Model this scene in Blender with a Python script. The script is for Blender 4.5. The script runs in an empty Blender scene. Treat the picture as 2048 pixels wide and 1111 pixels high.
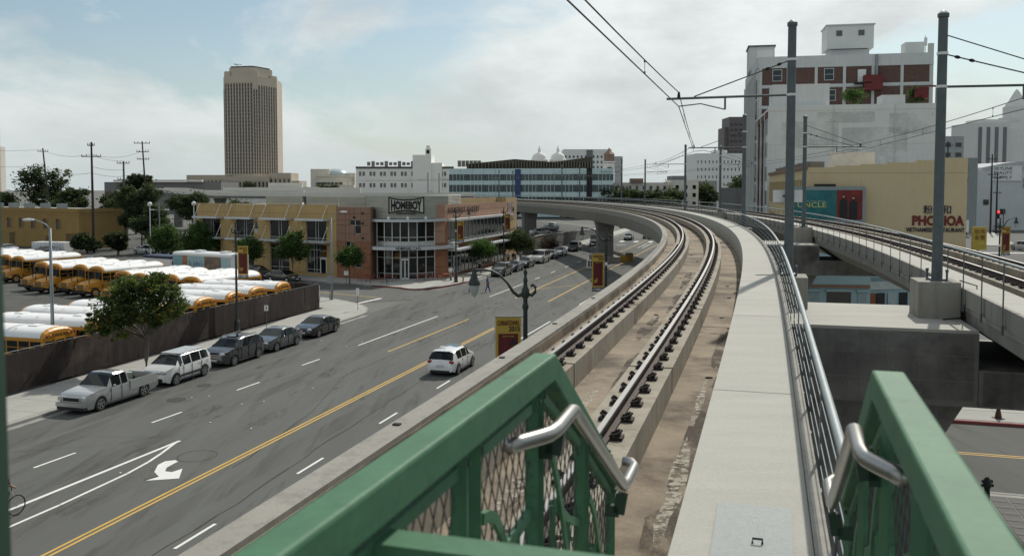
import bpy, math, random
from mathutils import Vector, Matrix
random.seed(7)
sc = bpy.context.scene
rad = math.radians
# ------------------------------------------------------------------ camera
cd = bpy.data.cameras.new('camera'); cam = bpy.data.objects.new('camera', cd)
sc.collection.objects.link(cam); sc.camera = cam
cd.sensor_width = 36; cd.lens = 30.94; cd.shift_y = -0.04163
cd.clip_start = 0.05; cd.clip_end = 9000
cam.location = (0, 0, 11); cam.rotation_euler = (rad(87), 0, 0)
cd.dof.use_dof = True; cd.dof.focus_distance = 40; cd.dof.aperture_fstop = 4.5
# ------------------------------------------------------------------ sky and sun
SUN_EL, SUN_AZ = 43.0, 27.0            # azimuth measured from +Y towards +X
w = bpy.data.worlds.new('World'); sc.world = w; w.use_nodes = True
nt = w.node_tree; nt.nodes.clear()
def wn(t, **k):
    n = nt.nodes.new(t)
    for a, b in k.items(): setattr(n, a, b)
    return n
def wl(a, b): nt.links.new(a, b)
sky = wn('ShaderNodeTexSky', sky_type='NISHITA', sun_disc=False)
sky.sun_elevation = rad(SUN_EL); sky.sun_rotation = rad(SUN_AZ); sky.air_density = 1.0; sky.dust_density = 1.2; sky.ozone_density = 1.5
tc = wn('ShaderNodeTexCoord'); sep = wn('ShaderNodeSeparateXYZ'); wl(tc.outputs['Generated'], sep.inputs[0])
def wm(op, a, b=None, clamp=False):
    n = wn('ShaderNodeMath', operation=op, use_clamp=clamp)
    for i, v in enumerate((a, b)):
        if v is None: continue
        if isinstance(v, (int, float)): n.inputs[i].default_value = v
        else: wl(v, n.inputs[i])
    return n.outputs[0]
mp = wn('ShaderNodeMapping'); wl(tc.outputs['Generated'], mp.inputs[0]); mp.inputs['Rotation'].default_value = (0, 0.22, 0); mp.inputs['Scale'].default_value = (1.9, 1.9, 4.6); mp.inputs['Location'].default_value = (4.7, 8.3, 1.5)
n1 = wn('ShaderNodeTexNoise'); n1.inputs['Scale'].default_value = 1.25; n1.inputs['Detail'].default_value = 12; n1.inputs['Roughness'].default_value = 0.56; n1.inputs['Distortion'].default_value = 0.35
wl(mp.outputs[0], n1.inputs['Vector'])
cr = wn('ShaderNodeValToRGB'); cr.color_ramp.elements[0].position = 0.445; cr.color_ramp.elements[1].position = 0.545
cr.color_ramp.elements[0].color = (0, 0, 0, 1); cr.color_ramp.elements[1].color = (1, 1, 1, 1); wl(n1.outputs[0], cr.inputs[0])
n2 = wn('ShaderNodeTexNoise'); n2.inputs['Scale'].default_value = 3.2; n2.inputs['Detail'].default_value = 8; n2.inputs['Roughness'].default_value = 0.6
wl(mp.outputs[0], n2.inputs['Vector'])
cs = wn('ShaderNodeMapRange'); wl(n2.outputs[0], cs.inputs[0]); cs.inputs[1].default_value = 0.36; cs.inputs[2].default_value = 0.64; cs.inputs[3].default_value = 0.76; cs.inputs[4].default_value = 1.08
ccol = wn('ShaderNodeMix', data_type='RGBA', blend_type='MULTIPLY'); ccol.inputs[0].default_value = 1
ccol.inputs[6].default_value = (7.6, 7.95, 7.85, 1); wl(cs.outputs[0], ccol.inputs[7])
# thin high veil everywhere, pale haze thickening towards the horizon
hz = wm('POWER', wm('SUBTRACT', 1.0, wm('MAXIMUM', sep.outputs[2], 0.0), True), 9.0)
cov = wm('ADD', wm('MULTIPLY', cr.outputs[0], 0.88), 0.05)
skt = wn('ShaderNodeMix', data_type='RGBA', blend_type='MULTIPLY'); skt.inputs[0].default_value = 1
wl(sky.outputs[0], skt.inputs[6]); skt.inputs[7].default_value = (0.78, 0.86, 0.82, 1)
mixs = wn('ShaderNodeMix', data_type='RGBA'); wl(cov, mixs.inputs[0]); wl(skt.outputs[2], mixs.inputs[6]); wl(ccol.outputs[2], mixs.inputs[7])
mixh = wn('ShaderNodeMix', data_type='RGBA'); wl(wm('MULTIPLY', hz, 0.92), mixh.inputs[0]); wl(mixs.outputs[2], mixh.inputs[6]); mixh.inputs[7].default_value = (4.95, 5.5, 5.55, 1)
bg = wn('ShaderNodeBackground'); bg.inputs[1].default_value = 0.112
wo = wn('ShaderNodeOutputWorld'); wl(mixh.outputs[2], bg.inputs[0]); wl(bg.outputs[0], wo.inputs[0])
sl = bpy.data.lights.new('sun', 'SUN'); so = bpy.data.objects.new('sun', sl); sc.collection.objects.link(so)
sl.energy = 3.7; sl.angle = rad(0.9); sl.color = (1.0, 0.95, 0.86)
sd = Vector((math.sin(rad(SUN_AZ)) * math.cos(rad(SUN_EL)), math.cos(rad(SUN_AZ)) * math.cos(rad(SUN_EL)), math.sin(rad(SUN_EL))))
so.rotation_euler = sd.to_track_quat('Z', 'Y').to_euler(); so.location = (40, 40, 80)
sc.view_settings.view_transform = 'Standard'; sc.view_settings.look = 'None'; sc.view_settings.gamma = 1; sc.view_settings.exposure = 0
sc.view_settings.use_curve_mapping = False
sc.cycles.max_bounces = 6; sc.cycles.diffuse_bounces = 3; sc.cycles.glossy_bounces = 3; sc.cycles.transparent_max_bounces = 8
sc.cycles.use_denoising = True
# ------------------------------------------------------------------ mesh helpers
COL = sc.collection
ORG = {}
def sub(a, b): return (a[0]-b[0], a[1]-b[1], a[2]-b[2])
class MB:
    """collects faces; build() links them as one mesh object"""
    def __init__(s): s.v = []; s.f = []; s.mi = []; s.cur = 0
    def add(s, vs, fs):
        b = len(s.v); s.v += [tuple(p) for p in vs]
        for q in fs: s.f.append([b+i for i in q]); s.mi.append(s.cur)
        return s
    def quad(s, a, b, c, d): return s.add([a, b, c, d], [(0, 1, 2, 3)])
    def box(s, c, d, rz=0.0, taper=1.0):
        x, y, z = d[0]/2, d[1]/2, d[2]/2; co, si = math.cos(rz), math.sin(rz); vs = []
        for k in (-1, 1):
            t = taper if k > 0 else 1
            for px, py in ((-x, -y), (x, -y), (x, y), (-x, y)):
                px *= t; py *= t
                vs.append((c[0]+px*co-py*si, c[1]+px*si+py*co, c[2]+k*z))
        return s.add(vs, [(3, 2, 1, 0), (4, 5, 6, 7), (0, 1, 5, 4), (1, 2, 6, 5), (2, 3, 7, 6), (3, 0, 4, 7)])
    def bx(s, x0, x1, y0, y1, z0, z1):
        return s.box(((x0+x1)/2, (y0+y1)/2, (z0+z1)/2), (abs(x1-x0), abs(y1-y0), abs(z1-z0)))
    def wall(s, p, q, z0, z1, th, out=0.0):
        """upright slab from p to q (2D); its outer face lies `out` to the right of p->q, th thick behind it"""
        dx, dy = q[0]-p[0], q[1]-p[1]; L = math.hypot(dx, dy); nx, ny = dy/L, -dx/L
        a = [(p[0]+nx*out, p[1]+ny*out), (q[0]+nx*out, q[1]+ny*out), (q[0]+nx*(out-th), q[1]+ny*(out-th)), (p[0]+nx*(out-th), p[1]+ny*(out-th))]
        return s.prism(a, z0, z1)
    def prism(s, poly, z0, z1):
        n = len(poly); ar = sum(poly[i][0]*poly[(i+1) % n][1]-poly[(i+1) % n][0]*poly[i][1] for i in range(n))
        if ar < 0: poly = poly[::-1]
        vs = [(p[0], p[1], z0) for p in poly]+[(p[0], p[1], z1) for p in poly]
        return s.add(vs, [tuple(range(n-1, -1, -1)), tuple(range(n, 2*n))]+[(i, (i+1) % n, n+(i+1) % n, n+i) for i in range(n)])
    def tube(s, pts, r, n=6, caps=True):
        pts = [Vector(p) for p in pts]; m = len(pts); base = len(s.v); rs = r if isinstance(r, (list, tuple)) else [r]*m
        up = Vector((0, 0, 1))
        for i, p in enumerate(pts):
            d = (pts[min(i+1, m-1)]-pts[max(i-1, 0)])
            if d.length < 1e-9: d = Vector((0, 0, 1))
            d.normalize(); u = d.cross(up)
            if u.length < 1e-3: u = d.cross(Vector((1, 0, 0)))
            u.normalize(); vv = u.cross(d)
            for k in range(n):
                a = 2*math.pi*k/n; q = p+(u*math.cos(a)+vv*math.sin(a))*rs[i]; s.v.append(tuple(q))
        for i in range(m-1):
            for k in range(n):
                s.f.append([base+i*n+k, base+i*n+(k+1) % n, base+(i+1)*n+(k+1) % n, base+(i+1)*n+k]); s.mi.append(s.cur)
        if caps:
            s.f.append([base+k for k in range(n)][::-1]); s.mi.append(s.cur)
            s.f.append([base+(m-1)*n+k for k in range(n)]); s.mi.append(s.cur)
        return s
    def beam(s, p, q, wd, ht):
        """rectangular bar whose centre line runs p->q, wd across, ht up"""
        p, q = Vector(p), Vector(q); d = (q-p).normalized(); u = d.cross(Vector((0, 0, 1)))
        if u.length < 1e-4: u = Vector((1, 0, 0))
        u.normalize(); v = u.cross(d); vs = []
        for e in (p, q):
            for a, b in ((-1, -1), (1, -1), (1, 1), (-1, 1)): vs.append(tuple(e+u*(a*wd/2)+v*(b*ht/2)))
        return s.add(vs, [(0, 1, 2, 3), (7, 6, 5, 4), (0, 4, 5, 1), (1, 5, 6, 2), (2, 6, 7, 3), (3, 7, 4, 0)])
    def sweep(s, rings, closed=True, caps=True):
        n = len(rings[0]); b = len(s.v)
        for r in rings: s.v += [tuple(p) for p in r]
        for i in range(len(rings)-1):
            for k in range(n if closed else n-1):
                s.f.append([b+i*n+k, b+i*n+(k+1) % n, b+(i+1)*n+(k+1) % n, b+(i+1)*n+k]); s.mi.append(s.cur)
        if caps and closed:
            s.f.append([b+k for k in range(n)][::-1]); s.mi.append(s.cur); e = b+(len(rings)-1)*n
            s.f.append([e+k for k in range(n)]); s.mi.append(s.cur)
        return s
    def lathe(s, prof, c=(0, 0, 0), n=12):
        return s.sweep([[(c[0]+r*math.cos(2*math.pi*k/n), c[1]+r*math.sin(2*math.pi*k/n), c[2]+z) for k in range(n)] for r, z in prof])
    def ball(s, c, r, n=8, m=5, sx=1, sy=1, sz=1):
        rg = []
        for i in range(m+1):
            a = -math.pi/2+math.pi*i/m; rr = max(math.cos(a), .02)*r
            rg.append([(c[0]+rr*math.cos(2*math.pi*k/n)*sx, c[1]+rr*math.sin(2*math.pi*k/n)*sy, c[2]+math.sin(a)*r*sz) for k in range(n)])
        return s.sweep(rg)
    def wheel(s, c, r, wd, ax=(0, 1, 0), n=20, prof=None):
        """disc of radius r, wd wide, centred at c with its axle along local y"""
        prof = prof or [(0, .5), (.9, .5), (1, .38), (1, -.38), (.9, -.5), (0, -.5)]
        rg = [[(c[0]+max(p, .001)*r*math.cos(2*math.pi*k/n), c[1]+q*wd, c[2]+max(p, .001)*r*math.sin(2*math.pi*k/n)) for k in range(n)] for p, q in prof]
        return s.sweep(rg, caps=False)
    def mesh(s, name, mats, org=(0, 0, 0), smooth=False):
        me = bpy.data.meshes.new(name)
        me.from_pydata([sub(p, org) for p in s.v], [], s.f); me.update()
        for m in (mats if isinstance(mats, (list, tuple)) else [mats]):
            if m: me.materials.append(m)
        if any(s.mi): me.polygons.foreach_set('material_index', s.mi)
        if smooth:
            me.polygons.foreach_set('use_smooth', [True]*len(me.polygons))
            if smooth != 'all': me.set_sharp_from_angle(angle=rad(38))
        me.validate(); return me
    def build(s, name, mats, parent=None, smooth=False, kind=None):
        org = ORG.get(parent.name, (0, 0, 0)) if parent else (0, 0, 0)
        return link(name, s.mesh(name, mats, org, smooth), parent, kind)
def link(name, me, parent=None, kind=None):
    o = bpy.data.objects.new(name, me); COL.objects.link(o)
    if parent: o.parent = parent; ORG[o.name] = ORG.get(parent.name, (0, 0, 0))
    if kind: o['kind'] = kind
    return o
def tag(o, label, cat, group=None):
    o['label'] = label; o['category'] = cat
    if group: o['group'] = group
    return o
def thing(name, label, cat, loc=(0, 0, 0), group=None, rz=0.0, local=False):
    """Empty at the thing's base. Children are given in world coordinates unless local=True."""
    o = bpy.data.objects.new(name, None); COL.objects.link(o); o.location = loc; o.rotation_euler = (0, 0, rz); o.empty_display_size = .3
    ORG[o.name] = (0, 0, 0) if local else tuple(loc)
    return tag(o, label, cat, group)
def copy_tree(o, parent=None):
    c = o.copy(); COL.objects.link(c); c.parent = parent
    ORG[c.name] = ORG.get(o.name, (0, 0, 0))
    for ch in list(o.children): copy_tree(ch, c)
    return c
def place(proto, loc, rz, label, used=[], group=None, scale=None):
    o = proto if proto.name not in used else copy_tree(proto)
    used.append(proto.name); o.location = loc; o.rotation_euler = (0, 0, rz); o['label'] = label
    if group: o['group'] = group
    if scale: o.scale = (scale,)*3
    return o
def structure(o): o['kind'] = 'structure'; return o
# ------------------------------------------------------------------ materials
MATS = {}
def mat(name, col, rough=.8, metal=0.0, var=.12, scale=1.5, bump=0.0, spec=.35, streak=0.0, dirt=None, stretch=None, coat=0.0, fine=0.0):
    """principled material whose colour wanders by procedural noise; streak adds vertical runs, dirt a second colour in patches"""
    if name in MATS: return MATS[name]
    m = bpy.data.materials.new(name); m.use_nodes = True; MATS[name] = m; t = m.node_tree; N = t.nodes; L = t.links
    b = N['Principled BSDF']; b.inputs['Roughness'].default_value = rough; b.inputs['Metallic'].default_value = metal
    b.inputs['Specular IOR Level'].default_value = spec; b.inputs['Coat Weight'].default_value = coat; b.inputs['Coat Roughness'].default_value = .08
    tcn = N.new('ShaderNodeTexCoord'); src = tcn.outputs['Object']
    if stretch:
        mpn = N.new('ShaderNodeMapping'); mpn.inputs['Rotation'].default_value = (0, 0, stretch[3] if len(stretch) > 3 else 0); mpn.inputs['Scale'].default_value = stretch[:3]; L.new(src, mpn.inputs[0]); src = mpn.outputs[0]
    nz = N.new('ShaderNodeTexNoise'); nz.inputs['Scale'].default_value = scale; nz.inputs['Detail'].default_value = 7; nz.inputs['Roughness'].default_value = .62; L.new(src, nz.inputs['Vector'])
    mr = N.new('ShaderNodeMapRange'); L.new(nz.outputs[0], mr.inputs[0]); mr.inputs[1].default_value = .3; mr.inputs[2].default_value = .7; mr.inputs[3].default_value = 1-var; mr.inputs[4].default_value = 1+var
    mx = N.new('ShaderNodeMix'); mx.data_type = 'RGBA'; mx.blend_type = 'MULTIPLY'; mx.inputs[0].default_value = 1
    mx.inputs[6].default_value = (*col, 1); L.new(mr.outputs[0], mx.inputs[7]); out = mx.outputs[2]
    def layer(fac, c2):
        nonlocal out
        q = N.new('ShaderNodeMix'); q.data_type = 'RGBA'; L.new(fac, q.inputs[0]); L.new(out, q.inputs[6]); q.inputs[7].default_value = (*c2, 1); out = q.outputs[2]
    if dirt:
        n3 = N.new('ShaderNodeTexNoise'); n3.inputs['Scale'].default_value = dirt[1]; n3.inputs['Detail'].default_value = 9; n3.inputs['Roughness'].default_value = .68; L.new(src, n3.inputs['Vector'])
        r3 = N.new('ShaderNodeMapRange'); L.new(n3.outputs[0], r3.inputs[0]); r3.inputs[1].default_value = dirt[2]; r3.inputs[2].default_value = dirt[2]+.16; r3.inputs[3].default_value = 0; r3.inputs[4].default_value = dirt[3]
        layer(r3.outputs[0], dirt[0])
    if streak:
        m4 = N.new('ShaderNodeMapping'); m4.inputs['Scale'].default_value = (3.2, 3.2, .14); L.new(tcn.outputs['Object'], m4.inputs[0])
        n4 = N.new('ShaderNodeTexNoise'); n4.inputs['Scale'].default_value = 1.3; n4.inputs['Detail'].default_value = 6; n4.inputs['Roughness'].default_value = .7; L.new(m4.outputs[0], n4.inputs['Vector'])
        r4 = N.new('ShaderNodeMapRange'); L.new(n4.outputs[0], r4.inputs[0]); r4.inputs[1].default_value = .48; r4.inputs[2].default_value = .72; r4.inputs[3].default_value = 0; r4.inputs[4].default_value = streak
        layer(r4.outputs[0], tuple(v*.32 for v in col))
    if fine:
        n5 = N.new('ShaderNodeTexNoise'); n5.inputs['Scale'].default_value = 45; n5.inputs['Detail'].default_value = 3; L.new(tcn.outputs['Object'], n5.inputs['Vector'])
        r5 = N.new('ShaderNodeMapRange'); L.new(n5.outputs[0], r5.inputs[0]); r5.inputs[1].default_value = .35; r5.inputs[2].default_value = .65; r5.inputs[3].default_value = 1-fine; r5.inputs[4].default_value = 1+fine
        q5 = N.new('ShaderNodeMix'); q5.data_type = 'RGBA'; q5.blend_type = 'MULTIPLY'; q5.inputs[0].default_value = 1; L.new(out, q5.inputs[6]); L.new(r5.outputs[0], q5.inputs[7]); out = q5.outputs[2]
    L.new(out, b.inputs['Base Color'])
    if bump:
        bp = N.new('ShaderNodeBump'); bp.inputs['Strength'].default_value = bump; bp.inputs['Distance'].default_value = .03
        n6 = N.new('ShaderNodeTexNoise'); n6.inputs['Scale'].default_value = scale*7; n6.inputs['Detail'].default_value = 6; L.new(src, n6.inputs['Vector'])
        L.new(n6.outputs[0], bp.inputs['Height']); L.new(bp.outputs[0], b.inputs['Normal'])
    return m
def emit(name, col, s):
    m = mat(name, col); b = m.node_tree.nodes['Principled BSDF']; b.inputs['Emission Color'].default_value = (*col, 1); b.inputs['Emission Strength'].default_value = s; return m
def stain(name, col, sc_=1.6, lo=.42, hi=.62, amount=.85, stretch=None):
    """wear that fades out irregularly: the sheet is see-through where the noise is low"""
    m = mat(name, col, .92, var=.25, scale=sc_*2, stretch=stretch); t = m.node_tree; N = t.nodes; b = N['Principled BSDF']; o = N['Material Output']
    tcn = N.new('ShaderNodeTexCoord'); src = tcn.outputs['Object']
    if stretch:
        mpn = N.new('ShaderNodeMapping'); mpn.inputs['Rotation'].default_value = (0, 0, stretch[3]); mpn.inputs['Scale'].default_value = stretch[:3]; t.links.new(src, mpn.inputs[0]); src = mpn.outputs[0]
    n = N.new('ShaderNodeTexNoise'); n.inputs['Scale'].default_value = sc_; n.inputs['Detail'].default_value = 9; n.inputs['Roughness'].default_value = .68; t.links.new(src, n.inputs['Vector'])
    r = N.new('ShaderNodeMapRange'); t.links.new(n.outputs[0], r.inputs[0]); r.inputs[1].default_value = lo; r.inputs[2].default_value = hi; r.inputs[3].default_value = 0; r.inputs[4].default_value = amount
    tr = N.new('ShaderNodeBsdfTransparent'); mx = N.new('ShaderNodeMixShader'); t.links.new(r.outputs[0], mx.inputs[0]); t.links.new(tr.outputs[0], mx.inputs[1]); t.links.new(b.outputs[0], mx.inputs[2]); t.links.new(mx.outputs[0], o.inputs['Surface']); return m
ROAD_A = math.atan2(.274, .962)        # the avenue runs this far clockwise of +Y
U = (.2740, .9617); NN = (.9617, -.2740)
def road(s, t, z=0.0): return (s*U[0]+t*NN[0], s*U[1]+t*NN[1], z)
ASTR = (1, 1, 1, ROAD_A)
asphalt = mat('asphalt', (.110, .112, .104), .92, var=.12, scale=.22, bump=.25, spec=.2, dirt=((.055, .055, .052), .9, .54, .7), stretch=(1.5, .16, 1, ROAD_A), fine=.10)
asphalt2 = mat('asphalt_lot', (.085, .086, .08), .93, var=.2, scale=.35, bump=.25, spec=.2, dirt=((.15, .15, .14), .25, .55, .5), fine=.10)
groundm = mat('ground_grey', (.13, .128, .118), .95, var=.22, scale=.05, dirt=((.075, .075, .065), .02, .5, .6))
sidewalkm = mat('sidewalk_concrete', (.34, .335, .305), .9, var=.10, scale=.5, bump=.15, dirt=((.2, .195, .175), .7, .56, .55), fine=.05)
kerbm = mat('kerb_concrete', (.27, .265, .245), .9, var=.15, scale=1.2, dirt=((.10, .10, .095), 1.1, .5, .7))
redkerb = mat('red_kerb', (.20, .055, .05), .85, var=.25, scale=1.5, dirt=((.22, .2, .19), 1.4, .58, .6))
paintw = mat('white_paint', (.66, .66, .63), .75, var=.06, scale=1.2, dirt=((.2, .2, .19), 2.2, .60, .6))
painty = mat('yellow_paint', (.52, .33, .075), .75, var=.08, scale=1.2, dirt=((.16, .14, .09), 2.0, .60, .55))
tarm = mat('tar', (.035, .035, .035), .8, var=.3, scale=3)
conc = mat('viaduct_concrete', (.27, .257, .225), .88, var=.10, scale=.8, bump=.12, streak=.5, dirt=((.2, .185, .155), .5, .55, .5), fine=.05)
concd = mat('weathered_concrete', (.185, .18, .167), .9, var=.25, scale=.8, bump=.2, streak=.3, dirt=((.06, .06, .056), .7, .52, .8), fine=.06)
walkm = mat('walkway_concrete', (.37, .36, .32), .88, var=.08, scale=1.1, bump=.10, dirt=((.33, .32, .285), .7, .54, .5), stretch=(.35, 1.6, 1, ROAD_A), fine=.05)
troughm = mat('track_slab', (.25, .205, .15), .92, var=.28, scale=.9, bump=.3, dirt=((.085, .066, .05), .6, .47, .9), fine=.10)
plinthm = mat('plinth_concrete', (.30, .27, .215), .9, var=.14, scale=1.4, bump=.15, streak=.55, dirt=((.19, .13, .085), .9, .52, .7), fine=.07)
railside = mat('rail_rust', (.052, .036, .03), .75, metal=.3, var=.25, scale=4)
railtop = mat('rail_polished', (.27, .26, .25), .45, metal=.8, var=.08, scale=6)
rustm = mat('fastener_rust', (.032, .024, .021), .8, var=.3, scale=9)
galv = mat('galvanised_steel', (.23, .26, .265), .58, metal=.35, var=.12, scale=3, spec=.5)
galvd = mat('dark_galvanised', (.10, .118, .122), .55, metal=.3, var=.15, scale=3)
greenm = mat('green_paint', (.062, .156, .086), .6, var=.14, scale=5, spec=.22, dirt=((.028, .06, .04), 7, .57, .75), fine=.06)
greend = mat('dark_green_paint', (.022, .05, .034), .45, var=.1, scale=5)
steel = mat('stainless', (.36, .35, .33), .36, metal=1.0, var=.05, scale=9)
wirem = mat('wire_dark', (.055, .06, .058), .6, metal=.3)
blackm = mat('black', (.014, .014, .014), .6)
rubber = mat('tyre_rubber', (.018, .018, .018), .85)
chrome = mat('alloy', (.42, .43, .44), .3, metal=.85, var=.05)
glassd = mat('dark_glass', (.012, .014, .015), .06, spec=.6, var=.2, scale=.4)
glassc = mat('car_glass', (.008, .011, .011), .05, spec=.45, var=.1)
whitem = mat('white_metal', (.66, .67, .66), .45, var=.04)
alum = mat('aluminium', (.52, .54, .55), .42, metal=.25, var=.06, scale=2)
leafm = None
# ------------------------------------------------------------------ ground, avenue, side streets
BD = (.854, -.520); AX = (.520, .854)       # cross street direction and its normal
def pt(o, *ks):
    x, y = o
    for d, k in ks: x += d[0]*k; y += d[1]*k
    return (x, y)
structure(MB().quad((-4000, -300, -.03), (4000, -300, -.03), (4000, 7000, -.03), (-4000, 7000, -.03)).build('ground', groundm))
rd = MB().quad(road(-60, -33.5), road(-60, -9), road(900, -9), road(900, -33.5)).build('avenue', asphalt); structure(rd)
def strip(s0, t0, s1, t1, wd, m, name, z=.006, parent=None):
    mb = MB(); a, b = road(s0, t0, z), road(s1, t1, z); dx, dy = b[0]-a[0], b[1]-a[1]; L = math.hypot(dx, dy); nx, ny = -dy/L*wd/2, dx/L*wd/2
    mb.quad((a[0]-nx, a[1]-ny, z), (b[0]-nx, b[1]-ny, z), (b[0]+nx, b[1]+ny, z), (a[0]+nx, a[1]+ny, z))
    return mb.build(name, m, parent or rd)
def poly(pts, m, name, z=.006, parent=None):
    return MB().add([(p[0], p[1], z) for p in pts], [tuple(range(len(pts)))]).build(name, m, parent or rd)
for dt in (-.11, .11): strip(-20, -20.8+dt, 66 if dt > 0 else 66.5, -20.35+dt, .11, painty, 'centre_line')
strip(54.6, -24.3, 70.3, -23.85, .13, painty, 'centre_line'); strip(85.1, -23.9, 190, -23.9, .15, painty, 'centre_line'); strip(83.4, -20.1, 190, -20.1, .15, painty, 'centre_line')
strip(93.5, -23.8, 99, -20.3, .12, painty, 'gore_line')
strip(56.3, -27.3, 71.2, -27.0, .13, paintw, 'lane_line'); strip(85.7, -26.8, 98.3, -26.7, .13, paintw, 'lane_line'); strip(82, -16.7, 97, -16.5, .13, paintw, 'lane_line'); strip(57, -17.1, 71, -16.9, .13, paintw, 'lane_line')
for s0 in (15.3, 22.6, 30.0, 37.6, 45.2): strip(s0, -17.2, s0+2.1, -17.2, .12, paintw, 'lane_dash')
for s0 in (13.8, 20.8, 27.8, 34.8, 41.8, 48.9): strip(s0, -27.6, s0+2.1, -27.5, .12, paintw, 'lane_dash')
for s0 in (104, 112.5, 121, 129.5, 138, 146.5, 155): strip(s0, -26.7, s0+2.4, -26.7, .13, paintw, 'lane_dash')
for s0 in (104, 112.5, 121, 129.5, 138, 146.5, 155): strip(s0, -16.6, s0+2.4, -16.6, .13, paintw, 'lane_dash')
strip(2, -25.6, 32.6, -24.42, .17, paintw, 'turn_line')
ps = [(32.3, -24.42), (30.84, -24.0), (29.68, -23.73), (28.2, -23.54), (24.7, -23.45), (18, -23.6), (2, -23.9)]
for a, b in zip(ps, ps[1:]): strip(a[0]+.03, a[1], b[0], b[1], .13, paintw, 'turn_line', z=.010)
ar = [(30.17, -22.85), (30.06, -22.62), (29.25, -22.55), (28.85, -22.31), (28.84, -21.99), (29.32, -21.87), (28.27, -21.25), (27.70, -22.30), (28.23, -22.12), (28.66, -22.66), (29.45, -23.11), (29.94, -23.14)]
mb = MB(); q = [road(a, b, .008) for a, b in ar]
mb.add([q[0], q[1], q[2], q[10], q[11]], [(0, 4, 3, 2, 1)]); mb.add([q[2], q[3], q[9], q[10]], [(0, 1, 2, 3)]); mb.add([q[3], q[4], q[8], q[9]], [(0, 1, 2, 3)]); mb.add([q[4], q[5], q[6], q[7], q[8]], [(0, 1, 2, 3, 4)])
mb.build('turn_arrow', paintw, rd)
for i in range(7): strip(183, -31.5+i*3.0, 186.5, -31.5+i*3.0, .9, paintw, 'crosswalk_bar')
strip(165, -22.5, 180, -22.5, .14, paintw, 'pocket_line'); strip(165, -21.6, 180, -21.6, .14, paintw, 'pocket_line')
strip(172, -27.5, 173.2, -26.0, .5, paintw, 'turn_arrow')
def wob(pts, wd, name='tar_seam', z=.005):
    mb = MB(); P = []
    for (a, b), (c, d) in zip(pts, pts[1:]):
        n = max(2, int(abs(c-a)/1.2))
        P += [(a+(c-a)*k/n, b+(d-b)*k/n+random.uniform(-.07, .07)) for k in range(n)]
    P.append(pts[-1])
    for (a, b), (c, d) in zip(P, P[1:]):
        k = wd*random.uniform(.5, 1.2)
        mb.quad(road(a, b-k, z), road(c, d-k, z), road(c, d+k, z), road(a, b+k, z))
    return mb.build(name, tarm, rd)
wob([(15, -17.4), (26.6, -17.54), (34.4, -18.16), (48.3, -18.79), (56, -18.76), (78, -18.7), (110, -18.4)], .05)
wob([(30, -20.0), (37.8, -21.15), (47.2, -23.71), (53.8, -23.46), (70, -22.6)], .03)
wob([(40, -29.6), (52, -28.4), (66, -26.0), (82, -25)], .018); wob([(20, -30.2), (32, -28.9), (33, -25)], .02)
wob([(72, -31), (78, -22), (82, -16)], .022); wob([(60, -25.2), (75, -25.4)], .02)
wob([(33.0, -25.8), (31.5, -26.6), (29, -30.6)], .015)
def manhole(s, t, r, ring=True):
    c = road(s, t); mb = MB(); n = 22
    mb.lathe([(r, .004), (r, .012), (r*.86, .012), (r*.84, .006), (.02, .006)], c, n)
    o = mb.build('manhole_cover', mat('cast_iron', (.05, .05, .05), .7, metal=.3, var=.3, scale=8, bump=.6), rd)
    if ring:
        mb = MB(); R = r*1.75
        for k in range(n):
            a0, a1 = 2*math.pi*k/n, 2*math.pi*(k+1)/n
            mb.quad(*[(c[0]+rr*math.cos(a), c[1]+rr*math.sin(a), .003) for rr, a in ((R, a0), (R, a1), (r*1.05, a1), (r*1.05, a0))])
        mb.build('concrete_collar', mat('patch', (.085, .085, .08), .9, var=.2, scale=4), o)
manhole(38.98, -29.37, .48); manhole(42.33, -30.06, .40)
mb = MB(); c = road(30.91, -22.33); n = 28
for k in range(n):
    a0, a1 = 2*math.pi*k/n, 2*math.pi*(k+1)/n
    mb.quad(*[(c[0]+rr*math.cos(a), c[1]+rr*math.sin(a), .005) for rr, a in ((.80, a0), (.80, a1), (.765, a1), (.765, a0))])
mb.build('saw_cut_ring', tarm, rd)
trackm = stain('wheel_track', (.062, .062, .058), .55, .42, .76, .32, (1.6, .10, 1, ROAD_A)); palem = stain('polished_lane', (.155, .155, .145), .5, .42, .76, .36, (1.4, .09, 1, ROAD_A))
for t_, wd, m_ in ((-19.0, 1.1, trackm), (-22.6, 1.0, palem), (-25.6, .9, trackm), (-26.3, .8, palem), (-29.4, 1.3, trackm), (-31.2, 1.6, trackm), (-15.4, 1.2, trackm), (-23.4, .9, palem)):
    mb = MB()
    for k in range(14): mb.quad(road(5+k*14, t_-wd/2, .0022+.0001*abs(t_ % 3)), road(19+k*14, t_-wd/2, .0022+.0001*abs(t_ % 3)), road(19+k*14, t_+wd/2, .0022+.0001*abs(t_ % 3)), road(5+k*14, t_+wd/2, .0022+.0001*abs(t_ % 3)))
    mb.build('lane_wear', m_, rd)
for a_, b_ in ((-30, 70), (99, 230)): strip(a_, -33.2, b_, -33.2, .5, kerbm, 'gutter', .004)
random.seed(11)
for k in range(70):
    s, t = random.uniform(18, 110), random.uniform(-32.5, -17); r = random.uniform(.2, .7); mb = MB(); n = 12; zz_ = .0035
    st = random.uniform(1.5, 5); pp = [road(s+r*st*math.cos(a*2*math.pi/n)*random.uniform(.5, 1.1), t+r*math.sin(a*2*math.pi/n)*random.uniform(.4, 1.1), zz_) for a in range(n)]
    mb.add(pp, [tuple(range(n))[::-1]]); mb.build('oil_stain', stain('oil_stain', (.045, .045, .043), 1.3, .46, .72, .5, (2.2, .5, 1, ROAD_A)), rd)
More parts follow.
